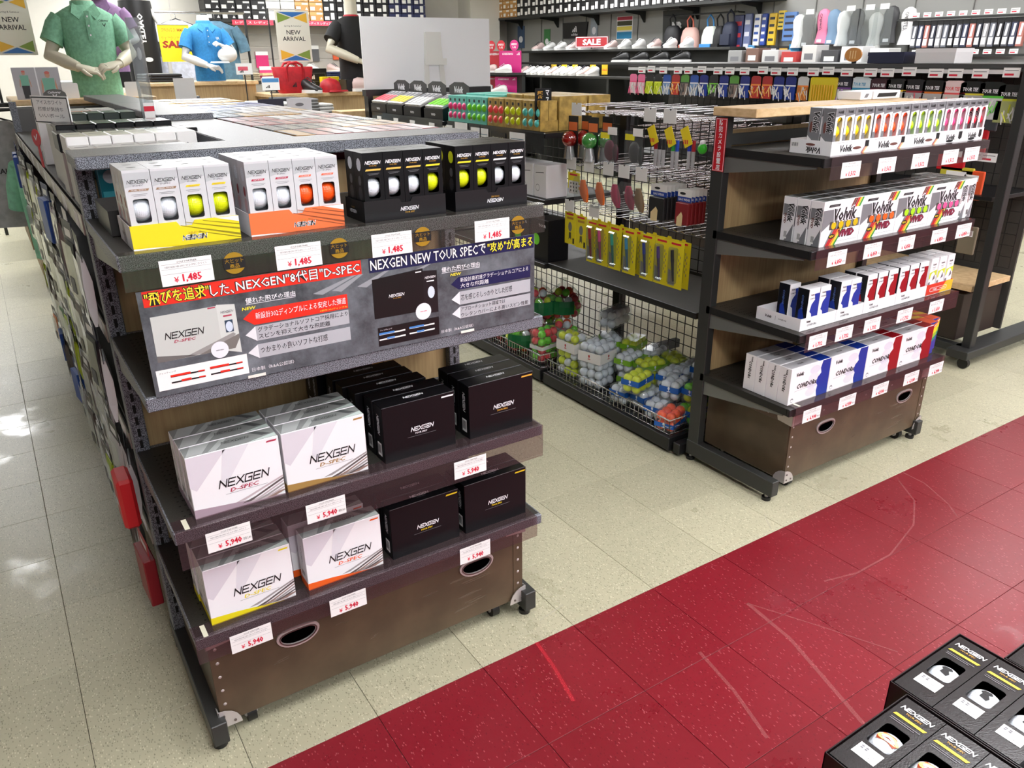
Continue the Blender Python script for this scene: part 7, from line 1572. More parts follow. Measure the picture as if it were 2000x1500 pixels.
# ------------------------------------------------------------------ bags and covers hanging on the side wall
def hang_bag(y, z, w, h, body, nm, label, pocket=None, x=WX-.16):
    t = thing('hanging_bag', label, 'bag', (x, y, z), -PI/2); m = mat('hb_'+nm, body, .6); mb = MB(); rings = []
    for zz, a, d in ((-h, .42, .05), (-h*.96, .48, .07), (-h*.6, .5, .085), (-h*.25, .48, .08), (-h*.08, .42, .06), (0, .3, .03)): rings.append([(w*a*math.copysign(abs(math.cos(q))**.5, math.cos(q)), d*math.sin(q), zz) for q in [2*PI*i/16 for i in range(16)]])
    mb.loft(rings, m); mb.obj('body', t); MB().tube([(-.05, 0, -.01), (-.05, -.02, .08), (0, -.02, .13), (.05, -.02, .08), (.05, 0, -.01)], .010, mat('hb2_'+nm, pocket or body, .6), 6).obj('handle', t)
    MB().box(-w*.4, w*.4, -.095, -.07, -h*.85, -h*.45, mat('hb2_'+nm, pocket or body, .6)).obj('pocket', t); return t
hang_bag(8.18, 1.87, .26, .46, (30, 30, 34), 'black', 'black backpack hanging beside the dark wall sign'); hang_bag(7.86, 1.84, .27, .45, (206, 166, 156), 'pink', 'pale pink shoe bag with coral trim', (226, 120, 100)); hang_bag(7.52, 1.84, .22, .44, (216, 224, 214), 'cream', 'cream and blue shoe bag', (70, 150, 220)); hang_bag(7.36, 1.84, .14, .44, (24, 24, 26), 'black2', 'narrow black shoe bag beside the cream one'); hang_bag(7.20, 1.88, .18, .30, (34, 40, 60), 'navy', 'small navy pouch at the end of the bag rail')
t = thing('hang_rail', 'dark rail carrying the hanging shoe bags', 'rail', (WX-.16, 7.65, 1.985)); MB().cyl((0, -.55, 0), (0, .7, 0), .01, CHAR, 8).obj('bar', t); MB().cyl((0, -.5, 0), (.158, -.5, 0), .008, CHAR, 6).cyl((0, .65, 0), (.158, .65, 0), .008, CHAR, 6).obj('wall_arms', t)
def long_pack(y, z, w, h, c1, c2, nm, label, x=WX-.10):
    t = thing('long_pack', label, 'hanging pack', (x, y, z), -PI/2); MB().cbox(-w/2, w/2, -.02, .02, -h, 0, mat('lp_'+nm, c1, .35), .006).obj('body', t); mb = MB(); [mb.poly([(-w*.35, -h*(.2+.22*i)), (w*.35, -h*(.2+.22*i)), (w*.35, -h*(.12+.22*i)), (-w*.35, -h*(.12+.22*i))], V3((0, -.02, 0)), FX, FZ, mat('lp2_'+nm, c2, .4), .001) for i in range(4)]; mb.obj('print', t)
for k, (y, z, w, h, c1, c2, nm) in enumerate(((7.12, 1.95, .14, .58, (60, 66, 110), (190, 60, 70), 'indigo'), (6.98, 1.96, .10, .58, (110, 120, 160), (220, 220, 230), 'grey-blue'), (6.84, 1.95, .09, .34, (226, 226, 228), (40, 80, 160), 'white and blue'), (6.74, 1.95, .07, .34, (40, 70, 160), (230, 230, 230), 'royal blue'), (6.62, 1.95, .10, .34, (230, 190, 50), (40, 40, 40), 'yellow'), (6.50, 1.97, .09, .2, (216, 186, 60), (40, 60, 40), 'yellow and green'), (6.38, 1.95, .17, .30, (90, 130, 190), (40, 40, 60), 'pale blue'), (6.58, 1.60, .16, .18, (30, 34, 40), (190, 190, 190), 'black'), (6.42, 1.60, .16, .18, (28, 28, 30), (200, 160, 60), 'black and gold'), (6.28, 1.62, .14, .20, (30, 140, 200), (80, 190, 230), 'turquoise'), (6.92, 1.62, .14, .2, (70, 140, 190), (220, 230, 240), 'sky'))):
    long_pack(y, z, w, h, c1, c2, 'k%d' % k, '%s accessory pack hanging on the side wall' % nm)
def head_cover(y, z, c, nm, label, word='', h=.34, x=WX-.12):
    t = thing('head_cover', label, 'head cover', (x, y, z), -PI/2); mb = MB(); rings = []
    for zz, a in ((-h, .085), (-h*.8, .07), (-h*.62, .058), (-h*.4, .075), (-h*.2, .082), (-h*.06, .06), (0, .02)): rings.append([(a*math.cos(q), a*.5*math.sin(q), zz) for q in [2*PI*i/14 for i in range(14)]])
    mb.loft(rings, mat('hcv_'+nm, c, .6)); mb.obj('body', t)
    if word:
        mb = MB(); mb.text(word, (0, -.046, -h*.38), -ZA, -XA, INK, .17, .04, .0, .3); mb.obj('lettering', t)
    MB().box(-.03, .03, -.045, -.042, -h*.97, -h*.88, LOGOW).obj('woven_label', t)
for y, z, c, nm, w in ((5.93, 1.96, (244, 140, 176), 'pink', 'Callaway'), (5.80, 1.95, (120, 150, 180), 'slate blue', ''), (5.68, 1.93, (228, 228, 226), 'white', 'Cleveland'), (5.52, 1.94, (44, 44, 46), 'black', ''), (5.30, 1.90, (222, 220, 216), 'fluffy white', ''), (5.14, 1.95, (70, 70, 72), 'charcoal', ''), (4.95, 1.93, (226, 226, 226), 'white lettered', 'OAKLEY'), (6.12, 1.93, (60, 62, 66), 'dark grey', ''), (6.24, 1.92, (236, 236, 236), 'white and navy', '')):
    head_cover(y, z, c, nm, '%s golf head cover hanging on the side wall' % nm, w if w not in ('Cleveland',) else '')
for k, (y, z) in enumerate(((5.34, 1.95), (5.18, 1.95), (5.56, 1.95), (6.06, 1.94))):
    t = thing('poly_bag', 'crumpled clear bag around a head cover on the side wall', 'clear bag', (WX-.175, y, z), -PI/2, 'clear bags on the side wall'); MB().prism([(-.11, -.36), (.11, -.36), (.10, -.02), (.03, 0), (-.03, 0), (-.10, -.02)], V3((0, -.02, 0)), XA, ZA, .001, BAGCLR).obj('film', t); MB().prism([(-.05, -.03), (.05, -.03), (.05, .02), (-.05, .02)], V3((0, -.022, 0)), XA, ZA, .001, PAPER).obj('header', t)
for k in range(17):
    y = 4.86-k*.062; c = ((90, 92, 100), (60, 66, 90), (190, 120, 110), (40, 44, 60), (150, 150, 152), (110, 114, 124), (30, 30, 34))[k % 7]; t = thing('glove_pack', 'narrow glove pack with black header in the row on the side wall', 'glove pack', (WX-.12, y, 1.80), -PI/2, 'glove packs in a row on the side wall'); MB().cbox(-.026, .026, -.02, .02, -.24, -.03, mat('gp_%d' % (k % 7), c, .4), .004).obj('glove', t); MB().box(-.03, .03, -.022, .022, -.04, 0, BLK).obj('header', t); MB().box(-.02, .02, -.0225, -.021, -.22, -.16, PAPER).obj('label', t); MB().prism([(-.012, -.15), (.010, -.15), (.016, -.05), (-.004, -.05)], V3((0, -.0205, 0)), XA, ZA, .001, LOGOW).obj('flash', t)
for k in range(9): price_tag((WX-.16, 4.86-k*.115, 1.83), -PI/2, 'white price tag above the row of glove packs', 'price tags above the glove packs'); price_tag((WX-.16, 4.80-k*.115, 1.50), -PI/2, 'white price tag below the row of glove packs', 'price tags below the glove packs')
for z in (1.825, 1.50):
    t = thing('hang_rail', 'dark rail at the %s of the glove packs' % ('head' if z > 1.6 else 'foot'), 'rail', (WX-.15, 4.3, z)); MB().box(-.01, .01, -.7, .75, -.02, 0, CHAR).obj('bar', t); MB().box(0, .149, .70, .72, -.02, 0, CHAR).box(0, .149, -.65, -.63, -.02, 0, CHAR).obj('wall_arms', t)
# low cabinets with merchandise along the side wall
t = thing('wall_counter', 'dark counter with stacked goods along the side wall', 'counter', (7.55, 5.4, 0)); MB().cbox(-.30, .44, -1.6, 1.3, 1.36, 1.40, CHAR, .003).obj('worktop', t); MB().box(-.28, .43, -1.58, 1.28, 0, 1.36, mat('counter_body', (70, 68, 64), .5)).obj('body', t)
for k, (y, c, nm, w, h) in enumerate(((6.7, (150, 150, 150), 'grey', .2, .16), (6.45, (120, 90, 80), 'brown', .18, .18), (6.2, (206, 206, 206), 'pale', .22, .16), (5.95, (190, 60, 60), 'red', .2, .14), (5.7, (216, 214, 212), 'white', .18, .2), (5.45, (70, 70, 74), 'dark', .2, .15), (5.2, (226, 226, 226), 'bright white', .24, .18), (4.9, (236, 236, 232), 'cream', .2, .16), (4.6, (40, 40, 46), 'black', .26, .12), (4.3, (206, 206, 206), 'light grey', .26, .12))):
    t = thing('goods_box', '%s carton of small goods on the dark wall counter' % nm, 'box', (7.40, y, 1.4005), -PI/2); MB().cbox(-w/2, w/2, 0, .2, .0003, h, mat('gbx_%d' % k, c, .45), .004).obj('carton', t); MB().poly([(-w*.3, h*.3), (w*.3, h*.3), (w*.3, h*.6), (-w*.3, h*.6)], V3((0, 0, 0)), FX, FZ, PAPER if k % 2 else INKG, .001).obj('print', t)

# ------------------------------------------------------------------ mannequins
SKIN = mat('mannequin_ivory', (206, 200, 180), .35); SKINW = mat('mannequin_white', (228, 228, 226), .3)
def ering(cx, cy, z, a, b, n=20, p=1.0):
    return [(cx+a*math.copysign(abs(math.cos(q))**p, math.cos(q)), cy+b*math.copysign(abs(math.sin(q))**p, math.sin(q)), z) for q in [2*PI*i/n for i in range(n)]]
def hand(mb, w, d, up, s, m):
    """palm and five bent fingers; w wrist, d pointing direction, up back of the hand, s thumb side sign"""
    w, d, up = V3(w), V3(d).normalized(), V3(up).normalized(); sd = d.cross(up).normalized()*s; up = sd.cross(d).normalized()*s
    mb.loft([[w + d*t + sd*(a*ww*math.cos(q)) + up*(.014*hh*math.sin(q)) for q in [2*PI*i/10 for i in range(10)]] for t, ww, hh, a in ((-.01, 1, 1.3, .022), (.02, 1, 1.2, .030), (.055, 1, 1.05, .037), (.085, 1, .8, .036))], m)
    for k, (o, ln) in enumerate(((-.027, .055), (-.009, .068), (.010, .072), (.028, .064))):
        b = w + d*.078 + sd*o; mb.tube([b, b + d*ln*.4 + up*.004, b + d*ln*.75 - up*.010, b + d*ln*.9 - up*.026], [.0095, .009, .008, .006], m, 7)
    b = w + d*.025 + sd*.030; mb.tube([b, b + d*.025 + sd*.016 - up*.006, b + d*.052 + sd*.014 - up*.014], [.011, .010, .007], m, 7)
def mannequin(loc, rz, shirt, nm, label, skin, arms, neckh=.10, collar=True, headstub=True, sc=1.0, grain=.12):
    t = thing('mannequin', label, 'mannequin', loc, rz); t.scale = (sc*.87, sc*.95, sc); sm = mat('shirt_'+nm, shirt, .75, grain=grain, gscale=60, bump=.15)
    # ivory body: trunk core, neck and arms in one surface each side
    mb = MB(); mb.loft([ering(0, 0, z, a, b) for z, a, b in ((.0, .125, .085), (.2, .125, .085), (.40, .12, .075), (.440, .062, .056), (.50, .055, .055), (.44+neckh, .052, .054))], skin)
    for s, (el, wr, hd) in arms.items():
        el, wr = V3(el), V3(wr); shd = V3((s*.150, .0, .355))
        mb.tube([shd, shd*.5+el*.5, el, el*.45+wr*.55, wr], [.036, .040, .039, .036, .026], skin, 12); hand(mb, wr, hd, V3((0, -.4, 1)), -s, skin)
    mb.obj('body', t)
    mb = MB(); rings = [ering(0, 0, z, a, b, 24, .85) for z, a, b in ((.0, .140, .098), (.03, .141, .100), (.12, .137, .100), (.22, .142, .104), (.30, .155, .110), (.37, .168, .104), (.41, .158, .090), (.435, .110, .074), (.452, .070, .064))]
    mb.loft(rings, sm, True)
    for s, (el, wr, hd) in arms.items():
        el = V3(el); a = V3((s*.135, 0, .375)); e = V3((s*.165, .0, .385)).lerp(el, .66); mb.tube([a, a.lerp(e, .35) + V3((s*.010, 0, .002)), a.lerp(e, .75) + V3((s*.006, 0, 0)), e], [.062, .062, .060, .064], sm, 16)
    mb.obj('shirt', t)
    if collar:
        for s in (-1, 1):
            MB().prism([(0, 0), (s*.055, .038), (s*.075, -.018), (s*.040, -.052)] if s > 0 else [(0, 0), (-.040, -.052), (-.075, -.018), (-.055, .038)], V3((s*.006, -.074, .425)), XA, (ZA*.85+YA*.45).normalized(), .006, sm).obj('collar', t)
        MB().loft([ering(0, .004, z, a, b, 20) for z, a, b in ((.435, .072, .066), (.472, .066, .064), (.474, .060, .058), (.44, .062, .058))], sm, False).obj('collar_band', t)
        MB().box(-.014, .014, -.1135, -.108, .28, .42, sm).obj('placket', t)
        for k in range(3): MB().cyl((0, -.1135, .305+k*.045), (0, -.1155, .305+k*.045), .005, LOGOW, 10).obj('button', t)
    return t
CA = lambda: {-1: ((-.232, -.02, .210), (-.105, -.150, .150), (1, -.25, -.25)), 1: ((.222, -.01, .215), (.125, -.150, .165), (-1, -.25, -.2))}
g = mannequin((.615, 5.12, 1.333), 0, (124, 180, 148), 'green', 'ivory mannequin torso in a green polo shirt with hands together', SKIN, CA(), .14)
mb = MB(); mb.text('Callaway', (.085, -.108, .375), FX, FZ, INK, .055, .012, .02, .2, .004); mb.strokes([((-.4, .3), (0, -.3)), ((0, -.3), (.4, .3))], V3((.085, -.108, .355)), FX, FZ, INK, .02, .02, .2, 0, .004); mb.obj('chest_emblem', g)
bl = mannequin((1.80, 7.52, 1.345), 0, (44, 128, 188), 'blue', 'white mannequin torso in a bright blue polo shirt', SKINW, {-1: ((-.225, -.03, .195), (-.06, -.16, .125), (1, -.3, -.25)), 1: ((.235, -.03, .22), (.14, -.16, .26), (-.8, -.4, .3))}, .075, True, True, 1.0, .08)
mb = MB(); mb.text('UA', (.085, -.108, .335), FX, FZ, LOGOW, .03, .022, .03, 0, .004); mb.obj('chest_emblem', bl)
t = thing('white_cap', 'white cap held against the blue-shirted mannequin', 'cap', (1.915, 7.33, 1.50)); MB().ball((0, 0, .05), .085, mat('cap_white', (230, 230, 228), .6), 18, 12, (.95, .75, .7)).obj('crown', t); MB().loft([ering(-.075, -.03, .0, .075, .05, 14), ering(-.08, -.04, -.012, .08, .055, 14)], mat('cap_white', (230, 230, 228), .6)).obj('brim', t)
bk = mannequin((2.95, 7.08, 1.345), .1, (20, 20, 22), 'black', 'ivory mannequin torso in a black shirt behind the white board', SKIN, {-1: ((-.262, -.03, .225), (-.06, -.17, .135), (1, -.3, -.2)), 1: ((.225, -.01, .215), (.125, -.15, .165), (-1, -.2, -.2))}, .14, False, True, 1.12, .05)
MB().loft([ering(0, 0, z, a, b, 20) for z, a, b in ((.44, .075, .068), (.462, .066, .062), (.464, .060, .057), (.445, .062, .058))], mat('trim_red', (170, 30, 44), .6), False).obj('neck_trim', bk)
pu = mannequin((.90, 6.6, 1.44), -.2, (150, 118, 160), 'purple', 'mannequin torso in a mauve shirt behind the green one', SKINW, {1: ((.215, -.02, .215), (.16, -.17, .20), (-.3, -1, .1))}, .10, True, True, 1.0, .08)
t = thing('black_cap', 'black cap on top of the mauve-shirted mannequin', 'cap', (.90, 6.58, 1.985)); MB().ball((0, 0, .02), .10, mat('cap_black', (24, 24, 26), .6), 18, 12, (.95, 1, .8)).obj('crown', t); MB().loft([ering(0, -.11, -.025, .075, .07, 14), ering(0, -.115, -.035, .078, .075, 14)], mat('cap_black', (24, 24, 26), .6)).obj('brim', t)
# wood top under the green mannequin and its show cards
wt = thing('display_table', 'pale wood display top behind the first gondola carrying the green-shirted mannequin', 'table', (.52, 5.15, 0)); MB().cbox(-.34, .34, -.30, .35, 1.305, 1.332, BEECH, .003).obj('top', wt); MB().box(-.14, .30, -.26, .32, .05, 1.305, OAK).obj('body', wt); MB().box(-.12, .28, -.24, .30, 0, .05, BLK).obj('plinth', wt)
for k, (x, lb) in enumerate(((.455, 'blank white card by the hip of the green-shirted mannequin, thumb side'), (.755, 'blank white card by the hip of the green-shirted mannequin, tube side'))):
    t = thing('blank_card', lb, 'card', (x, 4.90, 1.3325)); MB().prism(rrect(-.038, .038, 0, .075, .006, 2), V3((0, 0, 0)), XA, ZA, .002, PAPER).obj('card', t)
t = thing('photo_card', 'folded photo card of two golfers in mint shirts', 'photo card', (.315, 4.92, 1.3325)); MB().box(-.105, .105, 0, .004, 0, .152, mat('photo_grey', (178, 178, 184), .4)).obj('card', t); mb = MB(); O = V3((0, 0, 0))
mint, dk, sk = mat('photo_mint', (120, 180, 158), .5), mat('photo_dark', (44, 46, 50), .5), mat('photo_skin', (196, 150, 124), .5)
for x, s in ((-.055, 1.0), (.050, 1.45)):
    mb.poly([(x-.017*s, .065 if s < 1.2 else .03), (x+.017*s, .065 if s < 1.2 else .03), (x+.019*s, .115 if s < 1.2 else .10), (x-.019*s, .115 if s < 1.2 else .10)], O, FX, FZ, mint, .001); mb.poly(ell(x, .126 if s < 1.2 else .116, .008*s, .010*s, 12), O, FX, FZ, sk, .0012); mb.poly(ell(x, .133 if s < 1.2 else .126, .0085*s, .005*s, 10), O, FX, FZ, mat('photo_cap', (206, 110, 100), .5), .0016)
    for q in (-1, 1): mb.poly([(x+q*.018*s, .09 if s < 1.2 else .065), (x+q*.023*s, .06 if s < 1.2 else .03), (x+q*.026*s, .06 if s < 1.2 else .03), (x+q*.022*s, .10)] if q > 0 else [(x-.018*s, .09 if s < 1.2 else .065), (x-.022*s, .10), (x-.026*s, .06 if s < 1.2 else .03), (x-.023*s, .06 if s < 1.2 else .03)], O, FX, FZ, sk, .0014)
mb.poly([(-.070, .005), (-.043, .005), (-.038, .066), (-.073, .066)], O, FX, FZ, dk, .001); mb.poly([(-.003, 0), (.003, 0), (.003, .152), (-.003, .152)], O, FX, FZ, LOGOW, .001); mb.obj('picture', t)
t = thing('logo_plate', 'grey arched plate with white lettering in front of the photo card', 'sign', (.375, 4.86, 1.3325)); MB().prism([(-.055, 0), (.055, 0), (.050, .03), (.03, .045), (0, .05), (-.03, .045), (-.05, .03)], V3((0, 0, 0)), XA, ZA, .006, mat('plate_grey', (96, 96, 92), .4)).obj('plate', t); mb = MB(); mb.text('Callaway', (0, -.006, .032), FX, FZ, LOGOW, .06, .014, .02, .2); mb.strokes([((-.5, .4), (0, -.3)), ((0, -.3), (.5, .4))], V3((0, -.006, .015)), FX, FZ, LOGOW, .016, .016, .3); mb.obj('lettering', t)
# New-arrival signs
PB_, PGr, PYw = mat('na_blue', (44, 108, 178), .45), mat('na_green', (126, 152, 60), .45), mat('na_yellow', (232, 180, 50), .45)
def new_arrival(loc, rz, w, h, label, pole):
    t = thing('arrival_sign', label, 'sign', loc, rz); MB().box(-w/2, w/2, 0, .006, 0, h, mat('na_cream', (226, 224, 210), .5)).obj('board', t); mb = MB(); O = V3((0, 0, 0)); a, b = w*.44, h*.97
    for s in (1, -1):
        f = (lambda z: z) if s > 0 else (lambda z: h-z); top, mid, low = f(b), f(h*.86), f(h*.76)
        def P(pts, m): mb.poly(pts if s > 0 else pts[::-1], O, FX, FZ, m, .001)
        P([(-a*.94, top), (0, mid+.004*s), (a*.94, top)], PB_); P([(-a, top-.006*s), (-a, low), (-.010, mid)], PGr if s > 0 else PYw); P([(a, top-.006*s), (.010, mid), (a, low)], PYw if s > 0 else PGr)
    mb.text('Spring & Summer', (0, 0, h*.70), FX, FZ, INK, w*.52, h*.038); mb.text('NEW', (0, 0, h*.58), FX, FZ, INK, w*.42, h*.085, .012); mb.text('ARRIVAL', (0, 0, h*.455), FX, FZ, INK, w*.68, h*.085, .012); mb.obj('print', t)
    mb = MB(); mb.cyl((pole, .01, -.24), (pole, .01, h*1.03), .007, CHAR, 8); mb.cyl((pole, .01, h*1.02), (w*.3, .004, h*1.02), .004, ALU, 6); mb.obj('pole', t); MB().cyl((pole, .01, -.26), (pole, .01, -.24), .06, CHAR, 16).obj('foot', t); return t
new_arrival((2.453, 7.17, 1.4895), 0, .292, .404, 'white new-arrival sign with coloured triangles beside the red bag', -.20)
new_arrival((.28, 5.3, 1.545), -.05, .185, .30, 'white new-arrival sign with coloured triangles beside the green mannequin', -.13)
# fixture with the red bag, cap and shoe
ft2 = thing('display_table', 'long brown display table carrying the red bag and the black-shirted mannequin', 'table', (2.75, 7.2, 0)); MB().cbox(-.62, .70, -.26, .32, 1.212, 1.242, BEECH, .003).obj('top', ft2); MB().box(-.60, .68, -.22, .30, .04, 1.212, OAK).obj('body', ft2); MB().box(-.58, .66, -.20, .28, 0, .04, BLK).obj('plinth', ft2)
bx = thing('riser_block', 'dark riser block beneath the black-shirted mannequin', 'riser', (2.95, 7.08, 1.2425)); MB().cbox(-.13, .13, -.09, .09, .0003, .102, BLK, .003).obj('block', bx)
RB = mat('bag_red', (178, 20, 34), .6, grain=.1, gscale=40)
t = thing('tote_bag', 'red tote bag with looped handles on the brown table', 'bag', (2.37, 7.06, 1.2425), .05); mb = MB(); mb.loft([ering(0, 0, z, a, b, 24, .35) for z, a, b in ((.0003, .125, .055), (.02, .135, .062), (.11, .155, .055), (.205, .178, .04), (.21, .172, .034), (.12, .14, .045))], RB, False); mb.add(ering(0, 0, .004, .12, .05, 24, .35), [tuple(range(24))], RB); mb.obj('body', t)
for y in (-.05, .045): MB().tube([(-.075, y, .09), (-.075, y*1.1, .20), (-.05, y*1.3, .235), (.01, y*1.6, .245), (.06, y*1.3, .225), (.075, y*1.1, .19), (.07, y, .09)], .011, RB, 6).obj('handle', t)
mb = MB(); [mb.poly([(-.04+i*.014, .05), (-.03+i*.014, .05), (-.022+i*.010, .065+.010*i), (-.03+i*.010, .068+.010*i)], V3((0, -.065, 0)), FX, FZ, INK, .002) for i in range(3)]; mb.obj('emblem', t)
SHB.put((2.47, 6.96, 1.2425), .35, 'black and white golf shoe in front of the red tote bag', 'shoes on the brown table'); SHP.put((3.0, 6.93, 1.2425), 1.2, 'white and red shoe at the edge of the white board', 'shoes on the brown table')
t = thing('baseball_cap', 'red baseball cap on the brown table', 'cap', (2.68, 7.0, 1.2425)); mb = MB(); mb.loft([ering(0, .02, z, a, b, 20) for z, a, b in ((.0003, .092, .095), (.04, .094, .097), (.08, .082, .085), (.105, .05, .052), (.115, .01, .01))], RB); mb.obj('crown', t); MB().loft([ering(.03, -.10, .006, .085, .062, 18), ering(.03, -.105, .018, .078, .056, 18)], RB).obj('brim', t); MB().cyl((0, .02, .113), (0, .02, .121), .008, RB, 8).obj('button', t)
t = thing('yellow_box', 'yellow sale box behind the red cap', 'box', (2.80, 7.30, 1.2425)); MB().cbox(-.08, .08, 0, .08, .0003, .12, YEL, .003).obj('carton', t); mb = MB(); mb.text('SALE', (.01, 0, .05), FX, FZ, REDINK, .12, .05, .03); mb.obj('lettering', t)
t = thing('logo_box', 'small black box with a white emblem behind the red cap', 'box', (2.71, 7.42, 1.2425)); MB().cbox(-.10, .10, 0, .10, .0003, .19, BLK, .003).obj('carton', t); mb = MB(); [mb.poly([(-.06+i*.016, .10), (-.048+i*.016, .10), (-.040+i*.011, .115+.010*i), (-.05+i*.011, .118+.010*i)], V3((0, 0, 0)), FX, FZ, LOGOW, .001) for i in range(3)]; mb.ring([(-.085, .08), (.085, .08), (.085, .15), (-.085, .15)], [(-.083, .082), (.083, .082), (.083, .148), (-.083, .148)], V3((0, 0, 0)), XA, ZA, .001, INKG); mb.obj('print', t)
# yellow SALE poster, table of the blue mannequin, cards
t = thing('sale_poster', 'yellow poster lettered SALE hanging beside the blue mannequin', 'poster', (1.62, 7.85, 1.50)); MB().box(-.13, .13, 0, .003, 0, .30, mat('poster_yel', (246, 226, 30), .45)).obj('sheet', t); mb = MB(); mb.text('ウェアクリアランス', (.0, 0, .19), FX, FZ, mat('po_orange', (206, 120, 30), .5), .22, .026, .01); mb.text('SALE', (.0, 0, .14), FX, FZ, mat('po_maroon', (170, 50, 30), .5), .22, .06, .05); mb.text('SPRING SUMMER', (0, 0, .255), FX, FZ, mat('po_orange', (206, 120, 30), .5), .2, .03, .01); mb.obj('lettering', t); MB().box(-.14, .14, -.004, .008, .295, .303, ALU).obj('hanger_bar', t); MB().cyl((0, .004, .30), (0, .004, .52), .002, ALU, 5).obj('hanging_wire', t)
t3 = thing('display_table', 'low brown display table under the blue-shirted mannequin', 'table', (1.75, 7.75, 0)); MB().cbox(-.50, .42, -.35, .35, 1.312, 1.340, BEECH, .003).obj('top', t3); MB().box(-.48, .40, -.32, .33, .04, 1.312, OAK).obj('body', t3); MB().box(-.46, .38, -.30, .31, 0, .04, BLK).obj('plinth', t3)
FABR = [(236, 236, 234), (28, 30, 36), (24, 34, 70), (196, 196, 196), (120, 124, 130), (206, 190, 160)]
def folded(loc, c, nm, label, w=.26, n=3):
    t = thing('folded_garment', label, 'folded clothes', loc)
    for k in range(n): MB().cbox(-w/2+.003*k, w/2-.003*k, -.12, .12, .0004+k*.022, .021+k*.022, mat('fold_'+nm, c, .8, grain=.06, gscale=60), .007).obj('fold', t)
    return t
for k, (x, y, c, nm) in enumerate(((1.45, 7.68, (30, 30, 34), 'black'), (1.42, 7.95, (150, 150, 150), 'grey'))): folded((x, y, 1.3405), c, nm, 'folded %s garment on the low brown table' % nm)
for k, (x, y, z, w, h, c, lb) in enumerate(((1.52, 5.95, 1.335, .09, .10, (240, 238, 236), 'blank white card standing beyond the lilac boxes'),)):
    pass
t = thing('blank_card', 'blank white card on a stand beyond the first gondola', 'card', (.96, 4.60, 1.1905)); MB().box(-.052, .052, 0, .003, .13, .235, PAPER).obj('card', t); MB().box(-.01, .01, .003, .02, 0, .14, BLK).obj('stand', t)
for k, (x, lb, c) in enumerate(((1.22, 'dark shop card with a white emblem beyond the red boxes', (36, 38, 60)), (1.36, 'white shop card with Japanese lettering beyond the red boxes', (232, 234, 238)))):
    t = thing('shop_card', lb, 'shop card', (x, 4.0+.0*k, 0)); MB().box(-.062, .062, 0, .004, 1.205, 1.335, mat('shopcard_%d' % k, c, .4)).obj('card', t); mb = MB()
    if k: mb.text('正確に', (0, 0, 1.225), FX, FZ, mat('sc_navy', (40, 44, 90), .5), .09, .026, .03); mb.poly([(-.04, 1.26), (.04, 1.26), (.04, 1.266), (-.04, 1.266)], V3((0, 0, 0)), FX, FZ, INKG, .0006); mb.poly(ell(0, 1.305, .022, .008, 12), V3((0, 0, 0)), FX, FZ, INKG, .0006)
    else: mb.poly(ell(0, 1.30, .016, .01, 12), V3((0, 0, 0)), FX, FZ, LOGOW, .0006); mb.poly([(.006, 1.22), (.010, 1.22), (.010, 1.28), (.006, 1.28)], V3((0, 0, 0)), FX, FZ, REDINK, .0006)
    mb.obj('print', t); MB().cyl((0, .01, .01), (0, .01, 1.205), .008, CHAR, 8).obj('pole', t); MB().cyl((0, .01, 0), (0, .01, .012), .055, CHAR, 20).obj('foot', t)
# clothes rail with hanging clothes between the tables
def garment(c, nm, w=.44, h=.62):
    t = thing('hanging_shirt', '', 'hanging shirt'); mb = MB(); m = mat('gar_'+nm, c, .75, grain=.12, gscale=25); mb.loft([[(x, y, z) for x, y in ((-a, .0), (-a*.6, -d), (0, -d*1.1), (a*.6, -d), (a, 0), (a*.6, d), (0, d*1.1), (-a*.6, d))] for z, a, d in ((-h, w*.50, .05), (-h*.5, w*.48, .06), (-h*.18, w*.5, .055), (-.08, w*.42, .04), (-.03, w*.15, .03))], m); mb.obj('cloth', t)
    for s in (-1, 1): MB().tube([(s*w*.40, 0, -.10), (s*w*.56, -.01, -.22), (s*w*.62, -.02, -.34)], [.06, .065, .06], m, 10).obj('sleeve', t)
    MB().tube([(-w*.4, 0, -.075), (0, 0, -.01), (w*.4, 0, -.075)], .006, BLK, 6).tube([(0, 0, -.01), (0, 0, .04), (.02, 0, .06), (.03, 0, .04)], .003, CHROME, 5).obj('hanger', t); return Proto(t)
def rack(x0, x1, y, z, label):
    t = thing('clothes_rail', label, 'clothes rail', ((x0+x1)/2, y, 0)); w = (x1-x0)/2; MB().cyl((-w, 0, z), (w, 0, z), .012, CHROME, 8).obj('bar', t)
    for s in (-1, 1): MB().cyl((s*w, 0, .02), (s*w, 0, z), .014, CHAR, 8).obj('post', t); MB().box(s*w-.02, s*w+.02, -.25, .25, 0, .03, CHAR).obj('foot', t)
rack(1.25, 2.75, 9.6, 1.98, 'tall clothes rail with patterned shirts beyond the mannequins')
for k, (x, c, nm) in enumerate(((1.50, (26, 26, 30), 'black'), (2.02, (206, 210, 226), 'pale patterned'), (2.42, (92, 128, 150), 'steel blue'))): garment(c, 'r%d' % k, .46, .66).put((x, 9.6, 1.93), 0, '%s shirt hanging on the tall rail' % nm, 'shirts on the tall rail')
